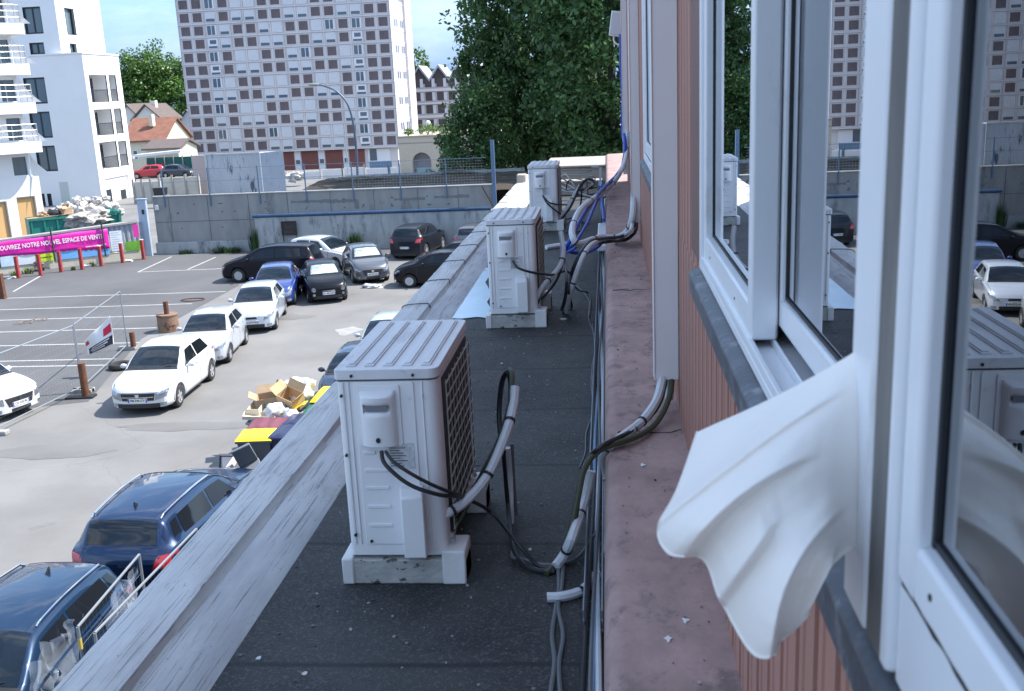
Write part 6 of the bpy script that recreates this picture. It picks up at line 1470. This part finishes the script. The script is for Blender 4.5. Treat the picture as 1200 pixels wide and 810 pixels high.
def bwin(h, Y, par):
    x0,x1,z0,z1 = h; fr = MB(); frame_ring(fr, 0,.10,x0,x1,z0,z1,.12,.12); fr.box((.01,(x0+x1)/2-.05,z0+.1),(.09,(x0+x1)/2+.05,z1-.1)); fr.v = [(b,Y+.12-a*0+a*.0+(.02+a if False else a),c) for a,b,c in fr.v]
    f = fr.build('window', DFR, par); MB().box((x0+.1,Y+.19,z0+.1),(x1-.1,Y+.2,z1-.1)).build('pane', AGL, f)
    rv = MB().quad((x0,Y,z0),(x0,Y+.24,z0),(x0,Y+.24,z1),(x0,Y,z1)).quad((x1,Y,z0),(x1,Y,z1),(x1,Y+.24,z1),(x1,Y+.24,z0)).quad((x0,Y,z1),(x0,Y+.24,z1),(x1,Y+.24,z1),(x1,Y,z1)).quad((x0,Y,z0),(x1,Y,z0),(x1,Y+.24,z0),(x0,Y+.24,z0)); rv.build('reveal', DFR, f)
for h in fw+fw2: bwin(h, YB, ab)
ZU = 24
uw = [rectx(77,10,88,41,XU), rectx(82,51,90,62,XU)]; uf = [recty(28,8,49,40,YB+.3), recty(35,50,52,64,YB+.3)]
m = MB(); cutwall(m, YB+.3, 93.2, ZT, ZU, uw, lambda a,b:(XU,a,b)); cutwall(m, -62, XU, ZT, ZU, uf, lambda a,b:(a,YB+.3,b)); m.quad((XU,93.2,ZT),(-62,93.2,ZT),(-62,93.2,ZU),(XU,93.2,ZU)).quad((-62,YB+.3,ZU),(XU,YB+.3,ZU),(XU,93.2,ZU),(-62,93.2,ZU)); m.build('upper_block', STU, ab, smooth=0)
for h in uf: bwin((h[0],h[1],max(h[2],ZT+.02),h[3]), YB+.3, ab)
for h in uw:
    y0,y1,z0,z1 = h; z0 = max(z0,ZT+.02); MB().box((XU-.25,y0,z0),(XU-.2,y1,z1)).build('window', AGL, ab); q=MB(); q.box((XU-.24,y0,z0),(XU,y0+.08,z1)).box((XU-.24,y1-.35,z0),(XU-.01,y1,z1)).box((XU-.24,y0,z1-.08),(XU-.005,y1,z1)).box((XU-.24,y0,z0),(XU-.005,y1,z0+.08)); q.build('window_frame', DFR, ab)
MB().box((-46.2,YB-.02,0),(ony(73,240,YB).x,YB-.01,recty(48,214,70,240,YB)[3])).build('service_recess', mat('grey_green_panel',(.50,.54,.52),.8), ab)

# ------------------------------------------------------------------ white building with rounded balconies at the left edge
YA = 62.0; ANG = R(48)
pv = Vector((ony(49,230,YA).x, YA, 0))
wb = thing('balcony_building', 'bright white building with stacked balconies and boarded ground-floor openings at the left edge', 'building', tuple(pv), ANG)
WX = Vector((math.cos(ANG),math.sin(ANG),0)); WY = Vector((-math.sin(ANG),math.cos(ANG),0))
def onw(px, py, off=0):
    d = ray(px,py); t = ((pv+WY*off)-O).dot(WY)/d.dot(WY); P = O+d*t-pv; return Vector((P.dot(WX), P.dot(WY), P.z))
def rectw(px0,py0,px1,py1,off=0):
    a=onw(px0,(py0+py1)/2,off); b=onw(px1,(py0+py1)/2,off); c=onw((px0+px1)/2,py0,off); d=onw((px0+px1)/2,py1,off); return (a.x,b.x,d.z,c.z)
def WB(mb, n, m, **k): return mb.build(n, m, wb, world=False, **k)
ztop = onw(44,206).z; XMIN = -14
ga = [rectw(23,230,45,283), rectw(-4,236,12,290), rectw(-36,240,-18,296)]; ga = [(a,b,0.05,d) for a,b,c,d in ga]
m = MB(); cutwall(m, XMIN, 0, 0, ztop, ga, lambda a,b:(a,0,b)); m.quad((0,0,0),(0,8,0),(0,8,ztop),(0,0,ztop)).quad((XMIN,0,ztop),(0,0,ztop),(0,8,ztop),(XMIN,8,ztop)); WB(m,'ground_storey', STU, smooth=0)
OSB = mat('orange_boarding',(.60,.37,.16),.8,var=.06,vs=1); TRG = mat('dark_trim_grey',(.20,.18,.18),.7); PRL = mat('pale_rail',(.5,.5,.5),.4,.6)
for h in ga:
    WB(MB().box((h[0],.12,0),(h[1],.16,h[3])),'boarding', OSB)
    q=MB(); q.box((h[0],.0,h[3]-.06),(h[1],.119,h[3])).box((h[1]-.08,0,0),(h[1],.119,h[3]-.061)); WB(q,'opening_frame', TRG)
lv = [(162,175,51.5),(115,128,44.5),(69,82,37),(21,34,30),(-27,-14,23)]; zprev = ztop
for i,(pt,pb,pxr) in enumerate(lv):
    xr = onw(pxr,(pt+pb)/2,-1.1).x; xr = min(xr, 1.2); zt_ = onw(10,pt+6,-1.1).z; zb_ = onw(10,pb+6,-1.1).z
    q = MB(); pts=[(XMIN,-1.1,zb_),(xr-.5,-1.1,zb_)]+[(xr-.5+.5*math.sin(a),-.6-.5*math.cos(a),zb_) for a in [k*math.pi/16 for k in range(1,9)]]+[(xr,1.5,zb_),(XMIN,1.5,zb_)]
    q.prism(pts,(0,0,zt_-zb_)); WB(q,'balcony_slab', STU)
    rl = MB(); path=[(XMIN,-1.02),(xr-.55,-1.02),(xr-.2,-.85),(xr-.1,-.5),(xr-.1,1)]
    for hh in (.35,.7,1.05): rl.tube([(a,b,zt_+hh) for a,b in path],.022,6,smooth=False)
    for a,b in path[1:]+[(xr-1.7,-1.02),(xr-2.9,-1.02),(xr-4.1,-1.02),(xr-5.3,-1.02)]: rl.cyl((a,b,zt_),(a,b,zt_+1.08),.025,n=6)
    WB(rl,'railing', PRL)
    z0_, z1_ = zprev, zb_; xw = onw(pxr-16, pb+20, .0).x
    if z1_-z0_ > .5:
        holes = [(xw-1.0,xw-.15,z0_+.1,z1_-.25),(xw-3.6,xw-2.3,z0_+.1,z1_-.25)]
        m = MB(); cutwall(m,XMIN,xw,z0_,z1_,holes,lambda a,b:(a,.05,b)); m.quad((xw,.05,z0_),(xw,5,z0_),(xw,5,z1_),(xw,.05,z1_)); WB(m,'storey_wall', STU, smooth=0)
        for h in holes: WB(MB().box((h[0],.25,h[2]),(h[1],.27,h[3])),'balcony_door', AGL)
        WB(MB().grid(lambda u,v:(xw+.9*u*(1-v)**1.5+.05,.0-.9*u*(1-v)**1.5,z0_+(z1_-z0_)*v),8,10),'curved_screen', STU)
    zprev = zt_

# ------------------------------------------------------------------ houses
RTILE = mat('red_roof_tiles',(.21,.092,.06),.85,var=.25,vs=1.2,dirt=(.16,.09,.06),dthr=.56,ds=.8,bump=.5,bs=5); CREAM = mat('cream_render',(.62,.57,.44),.85,var=.06); SLATE = mat('brown_slate',(.12,.095,.09),.8,var=.2); CRW = mat('white_render',(.68,.66,.6),.85,var=.05)
def gable(label, pxl, pxr, pbase, peave, pridge, Y, wallm, roofm, depth=9, axis='x', win=(), chim=(), name='house', zbase=-5):
    """axis x: ridge runs along X, eaves face the camera; axis y: gable end faces the camera"""
    x0 = ony(pxl,(peave+pbase)/2,Y).x; x1 = ony(pxr,(peave+pbase)/2,Y).x; xm=(x0+x1)/2
    ze = ony((pxl+pxr)/2,peave,Y).z; zr = ony((pxl+pxr)/2,pridge,Y+(depth/2 if axis=='x' else 0)).z
    t = thing(name, label, 'house', (xm,Y+depth/2,zbase))
    m = MB().box((x0,Y,zbase),(x1,Y+depth,ze)); 
    if axis == 'x':
        for x in (x0,x1-.2): m.prism([(x,Y,ze),(x,Y+depth,ze),(x,Y+depth/2,zr)],(.2,0,0))
        m.build('wall', wallm, t, smooth=0); r = MB(); o=.4
        r.prism([(x0-o,Y-o,ze-.15),(x0-o,Y+depth/2,zr+.1),(x0-o,Y+depth+o,ze-.15),(x0-o,Y+depth+o,ze+.05),(x0-o,Y+depth/2,zr+.32),(x0-o,Y-o,ze+.05)],(x1-x0+2*o,0,0))
    else:
        m.prism([(x0,Y,ze),(x1,Y,ze),(xm,Y,zr)],(0,depth,0)); m.build('wall', wallm, t, smooth=0); r = MB(); o=.35
        r.prism([(x0-o,Y-o,ze-.2),(xm,Y-o,zr+.08),(x1+o,Y-o,ze-.2),(x1+o,Y-o,ze),(xm,Y-o,zr+.3),(x0-o,Y-o,ze)],(0,depth+2*o,0))
    rf = r.build('roof', roofm, t, smooth=0)
    for (a,b,c,d) in win:
        h = recty(a,b,c,d,Y); f = MB().box((h[0],Y-.05,h[2]),(h[1],Y+.01,h[3])).build('window', WFR, t); MB().box((h[0]+.1,Y-.06,h[2]+.1),(h[1]-.1,Y-.051,h[3]-.1)).build('pane', WGL, f)
    for (a,b,c,d) in chim:
        h = recty(a,b,c,d,Y+2); ck = MB().box((h[0],Y+2,h[2]-.6),(h[1],Y+2.9,h[3])).build('chimney', wallm, rf)
    return t
gable('cream house with long red tiled roof between the white apartments and the tower', 147,194,200,165,141,136, CREAM, RTILE, 9, 'x', ((156,176,162,187),), ((174,134,178,143),))
gable('white gabled house behind the red roof, dark slates and pale chimney', 158,190,165,140,124,150, CRW, SLATE, 7, 'y', (), ((176,118,182,130),))
gable('far white house gable at the left behind the apartment building', 144,160,165,134,124,150, CRW, SLATE, 10, 'y')
gable('small white house gable below the tower beside the red roof', 208,240,200,152,130,188, mat('grey_white_render',(.58,.58,.58),.85), SLATE, 3, 'y', ((214,155,220,164),))
gable('low lean-to with brown roof in front of the red-roofed house', 172,210,197,174,166,125, CREAM, SLATE, 6, 'x')
gable('small cream shed gable at the foot of the tower', 210,240,195,172,160,186, CREAM, mat('cream_roof',(.6,.58,.45),.8), 2, 'y')
x0 = ony(154,185,121).x; x1 = ony(212,182,121).x; q = MB().prism([(x0,121,ony(154,182,121).z),(x1,121,ony(212,176,121).z),(x1,121,ony(212,179,121).z),(x0,121,ony(154,185,121).z)],(0,3,0)); tag(q.build('canopy', WHITEP), 'long thin white canopy in front of the low brown-roofed lean-to', 'canopy')
# green hoarding behind the road cars
x0 = ony(172,190,116).x; x1 = ony(236,190,116).x; gh = thing('green_hoarding','long dark green screen fence behind the red and dark cars','fence',((x0+x1)/2,116,0))
MB().box((x0,116,0),(x1,116.08,ony(205,184,116).z)).build('screen', mat('green_screen',(.015,.12,.10),.8,var=.15), gh)
q=MB(); 
for k in range(7): x=x0+(x1-x0)*k/6; q.box((x-.05,115.9,0),(x+.05,115.99,ony(205,183,116).z+.1))
q.build('post', STEEL, gh)
# pale site walls in front of the cars
for (pa,pb,ytp,ybt,Y,lab) in ((187,233,208,228,88,'pale block wall beyond the left end of the concrete wall'),(156,187,213,236,84,'low whitish wall with scrub at the far left end')):
    x0 = ony(pa,215,Y).x; x1 = ony(pb,215,Y).x; zt_ = ony((pa+pb)/2,ytp,Y).z
    t = thing('site_wall', lab, 'wall', ((x0+x1)/2,Y,0)); MB().box((x0,Y,-.1),(x1,Y+.3,zt_)).build('panel', mat('pale_block',(.50,.48,.43),.9,var=.2,vs=.8), t)
    q = MB(); n = 3
    for k in range(n+1): x = x0+(x1-x0)*k/n; q.box((x-.08,Y-.1,-.1),(x+.08,Y-.01,zt_+.25))
    q.build('pier', mat('grey_pier',(.33,.32,.30),.8), t)
x0 = ony(181,212,80); bk = thing('planter_tub','dark tub standing on the pale wall beyond the concrete wall','tub',(ony(188,225,80).x,80,0)); zz=ony(188,229,80).z; zt_=ony(188,220,80).z; x=bk.location.x
MB().box((x-.55,79.6,-.05),(x+.55,80.4,zz)).build('stand', CONC, bk); MB().prism([(x-.42,79.7,zz+.002),(x+.42,79.7,zz+.002),(x+.5,79.7,zt_),(x-.5,79.7,zt_)],(0,.6,0)).build('pot', DARK, bk)
# white hoardings under the tower
rg = random.Random(6); seg = [(352,376),(378,402),(404,428),(430,456),(458,470)]
for i,(a,b) in enumerate(seg):
    Y=104; x0=ony(a,205,Y).x; x1=ony(b,205,Y).x; zt_=ony((a+b)/2,(201,198,196,197,196)[i],Y).z
    t = thing('site_hoarding', ('leftmost white site hoarding panel below the tower','second white site hoarding panel from the left below the tower','white site hoarding panel left of the street lamp foot','white site hoarding panel right of the street lamp, below a blue sheet','rightmost short white hoarding panel beside the arched wall')[i], 'fence', ((x0+x1)/2,Y,0), 0, 'white site hoardings below the tower')
    MB().box((x0,Y,-.05),(x1-.1,Y+.06,zt_)).build('panel', WHITEP, t); q=MB()
    for k in range(1,6): z=zt_*k/6; q.box((x0,Y-.03,z-.02),(x1-.1,Y-.001,z+.02))
    q.build('rib', PVC_OLD, t); MB().box((x1-.09,Y-.05,-.05),(x1-.01,Y+.1,zt_+.3)).build('post', TG if i%2 else STEEL, t)
Y=106; x0=ony(433,195,Y).x; x1=ony(459,195,Y).x; tag(MB().box((x0,Y,0),(x1,Y+.1,ony(446,189,Y).z)).build('blue_sheeting', mat('blue_grey_sheet',(.12,.20,.30),.7,var=.1)), 'blue-grey sheeting panel between the white hoardings and the tower foot', 'fence')
p = ony(346,210,96); q = MB(); 
for k in range(14): q.blob((p.x+rg.uniform(-1.1,1.1),96+rg.uniform(-.5,.5),ony(346,207,96).z*.9+rg.uniform(-.35,.35)),(.35,.3,.22),k,.5,2)
tag(q.build('debris_heap', mat('pale_debris',(.45,.44,.43),.8,var=.5,vs=2)), 'pale heap of debris beside the blue container', 'debris', kind='stuff')
# blue container
bc = thing('site_container','weathered pale blue-grey ribbed container with dark streaks behind the concrete wall','container',(-33,90,0))
Y=84; xa=ony(243,205,Y).x; xb=ony(306,203,Y).x; zt_=ony(275,181,Y).z; xc_=ony(334,205,Y+2.8).x
CB = mat('faded_blue_steel',(.42,.455,.50),.6,var=.12,vs=.8,dirt=(.07,.09,.13),dthr=.57,ds=1.0,dw=.06,stretch=(1,1,.25)); CB2 = mat('darker_blue_steel',(.085,.12,.18),.6,var=.12,vs=.8,dirt=(.04,.07,.12),dthr=.6,ds=1.4)
q = MB(); n=26; prof=[]
for k in range(n): x=xa+(xb-xa)*k/n; w_=(xb-xa)/n; prof += [(x,0),(x+w_*.4,0),(x+w_*.5,.025),(x+w_*.9,.025)]
prof.append((xb,0)); vs=[(a,Y+b,0) for a,b in prof]+[(a,Y+b,zt_) for a,b in prof]; m_=len(prof); q.add(vs,[(i,i+1,i+1+m_,i+m_) for i in range(m_-1)]); q.build('front_sheet', CB, bc, smooth=0)
q = MB().prism([(xb+.01,Y,0),(xc_,Y+2.8,0),(xc_,Y+2.8,zt_),(xb+.01,Y,zt_)],(-.3,.3,0)); q.build('side_sheet', CB2, bc, smooth=0)
MB().add([(xa,Y+.08,zt_-.01),(xb,Y+.08,zt_-.01),(xc_,Y+2.8,zt_-.01),(xa,Y+2.9,zt_-.01),(xa,Y+.08,0),(xa,Y+2.9,0)],[(0,1,2,3),(0,3,5,4)]).build('roof_sheet', CB, bc, smooth=0)
q=MB().box((xa-.05,Y-.06,zt_),(xb+.05,Y+.1,zt_+.12)).box((xa-.05,Y-.06,0),(xa+.1,Y-.001,zt_-.001)).box((xb-.05,Y-.06,0),(xb+.06,Y-.001,zt_-.001)); q.build('edge_rail', CB, bc)
xg=ony(235,200,90).x; tag(MB().box((xg-.7,90,0),(xg+.5,90.6,ony(238,182,90).z)).build('concrete_pillar', mat('pinkish_pillar',(.42,.36,.35),.9)), 'pinkish concrete pillar at the left edge of the blue container', 'pillar')
# street lamp
lp = thing('street_lamp','tall dark street lamp with curved arm in front of the tower','street lamp',(ony(419,205,100).x,100,0))
P = [ony(419,207,100),ony(417,170,100),ony(413,140,100),ony(406,120,100),ony(394,107,100),ony(380,101,100),ony(372,99,100)]; P[0].z=-.1
MB().tube(P,[.13,.06],10).build('pole', mat('dark_blue_grey_pole',(.07,.10,.15),.5,.3), lp)
h=P[-1]; MB().blob(h+Vector((-.35,0,.0)),(.6,.25,.13),2,0,2).build('lamp_head', mat('green_grey_head',(.18,.22,.20),.5), lp)
rgp = ony(408,205,98); tag(MB().cyl((rgp.x,98,0),(rgp.x,98,ony(408,145,98).z),.04,n=8).build('pole', STEEL), 'thin pole just left of the street lamp', 'pole')
up = thing('utility_pole','brown utility pole beside the white apartment building','pole',(ony(158,210,95).x,95,0)); x=up.location.x
MB().cyl((x,95,0),(x-.2,95,ony(156,140,95).z),.13,.09,n=8).build('pole', RUST, up); MB().box((x-.9,94.9,ony(157,186,95).z),(x+.2,95.1,ony(157,185,95).z+.1)).build('crossarm', PALE, up)
# arched beige wall with planting on top
aw = thing('arched_wall','beige wall with dark arched openings below a planted terrace','building',(-15,112,0))
Y=106.0; xa=ony(468,185,Y).x; zt_=ony(500,160,Y).z; BEI=mat('beige_render',(.50,.44,.36),.9,var=.05)
arch=[]
for (a,b) in ((484,506),(515,537),(546,568)):
    p0=ony(a,200,Y).x; p1=ony(b,200,Y).x; arch.append((p0,p1))
zc_=ony(495,190,Y).z
m=MB(); prev=xa
for (p0,p1) in arch:
    r=(p1-p0)/2; c_=(p0+p1)/2
    m.quad((prev,Y,-1),(p0,Y,-1),(p0,Y,zt_),(prev,Y,zt_)); n=16
    top=[(p0+(p1-p0)*k/n,Y,zt_) for k in range(n+1)]; ar=[(c_-r*math.cos(math.pi*k/n),Y,zc_+r*math.sin(math.pi*k/n)) for k in range(n+1)]
    m.add(ar+top,[(k,k+1,k+1+n+1,k+n+1) for k in range(n)])
    ar2=[(a,Y+1.2,c2) for a,b2,c2 in ar]; m.add(ar+ar2,[(k,k+n+1,k+n+2,k+1) for k in range(n)]).quad((p0,Y,-1),(p0,Y+1.2,-1),(p0,Y+1.2,zc_),(p0,Y,zc_)); prev=p1
m.quad((prev,Y,-1),(20,Y,-1),(20,Y,zt_),(prev,Y,zt_)).quad((xa,Y,zt_),(20,Y,zt_),(20,Y+14,zt_),(xa,Y+14,zt_)).quad((xa,Y,-1),(xa,Y,zt_),(xa,Y+14,zt_),(xa,Y+14,-1)); m.build('wall', BEI, aw, smooth=0)
for (p0,p1) in arch: MB().box((p0-.1,Y+1.21,-1),(p1+.1,Y+1.3,zt_-.1)).build('arch_screen', mat('lilac_grey_screen',(.38,.37,.42),.7), aw); MB().box((p0+.2,Y+1.0,-.5),(p1-.1,Y+1.1,zc_*.45)).build('glass_panel', mat('pale_aqua_glass',(.45,.62,.66),.3), aw)
MB().box((xa,Y-.03,ony(495,167,Y).z-.06),(20,Y-.001,ony(495,167,Y).z)).build('string_line', TWJ, aw); MB().box((xa-.05,Y-.1,zt_),(20,Y+.3,zt_+.12)).build('coping', STONE, aw)
rg=random.Random(8)
hd_=thing('terrace_planting','strip of grass and shrubs along the top of the arched wall','hedge',(-12,110,zt_)); cl=[(Vector((rg.uniform(xa,2),108.5+rg.uniform(0,4),zt_+.15+rg.uniform(0,.75))),rg.uniform(.5,1)) for _ in range(150)]
leaves('foliage', cl, 30, .6, .13, LEAFO, hd_, 3)
# terraced building with saw-tooth roof
tb_=thing('terraced_building','distant apartment building with zigzag roof and rows of dark windows','building',(ony(520,120,200).x,205,-6)); Y=200.0
xa=ony(482,120,Y).x; xb=ony(620,120,Y).x; ze=ony(510,98,Y).z
MB().box((xa,Y,-6),(xb,Y+10,ze)).build('wall', mat('pinkish_wall',(.46,.42,.41),.85), tb_)
q=MB(); q2=MB(); w_=(ony(531,80,Y).x-ony(485,80,Y).x)/2; zr=ony(508,79,Y).z
for k in range(5):
    x=xa+k*w_; q.prism([(x,Y-.4,ze+.4),(x+w_/2,Y-.4,zr),(x+w_,Y-.4,ze+.4),(x+w_,Y-.4,ze+.9),(x+w_/2,Y-.4,zr+.5),(x,Y-.4,ze+.9)],(0,10,0)); q2.prism([(x,Y,ze),(x+w_,Y,ze),(x+w_,Y,ze+.4),(x+w_/2,Y,zr),(x,Y,ze+.4)],(0,9,0))
q.build('roof', mat('grey_zinc',(.34,.35,.38),.6), tb_, smooth=0); q2.build('gable', mat('dark_gable',(.06,.05,.055),.8), tb_, smooth=0)
for (yt_,yb_) in ((92,102),(108,118),(123,133),(140,150)):
    zt2=ony(508,yt_,Y).z; zb2=ony(508,yb_,Y).z; x=xa+.6
    while x < xb-2:
        f=MB().box((x,Y-.06,zb2),(x+1.3,Y-.001,zt2)).build('window', mat('dark_window_brown',(.06,.045,.05),.4), tb_); MB().box((x+1.32,Y-.08,zb2),(x+1.9,Y-.002,zt2)).build('shutter', SHUT, tb_); x += 2.25
q=MB()
for (a,b) in ((104,107),(120,122),(135,138)): q.box((xa-.1,Y-.35,ony(508,b,Y).z),(xb,Y-.001,ony(508,a,Y).z))
q.build('balcony_band', TWL, tb_)
gl=thing('globe_lamp','white globe lamp on a short pole above the terrace planting','street lamp',(ony(502,150,112).x,112,zt_)); MB().cyl((0,0,0),(0,0,ony(502,146,112).z-zt_),.04,n=8).build('pole', DARK, gl, world=False); MB().blob((0,0,ony(502,144,112).z-zt_),(.26,.26,.26),0,0,3).build('globe', WHITEP, gl, world=False)
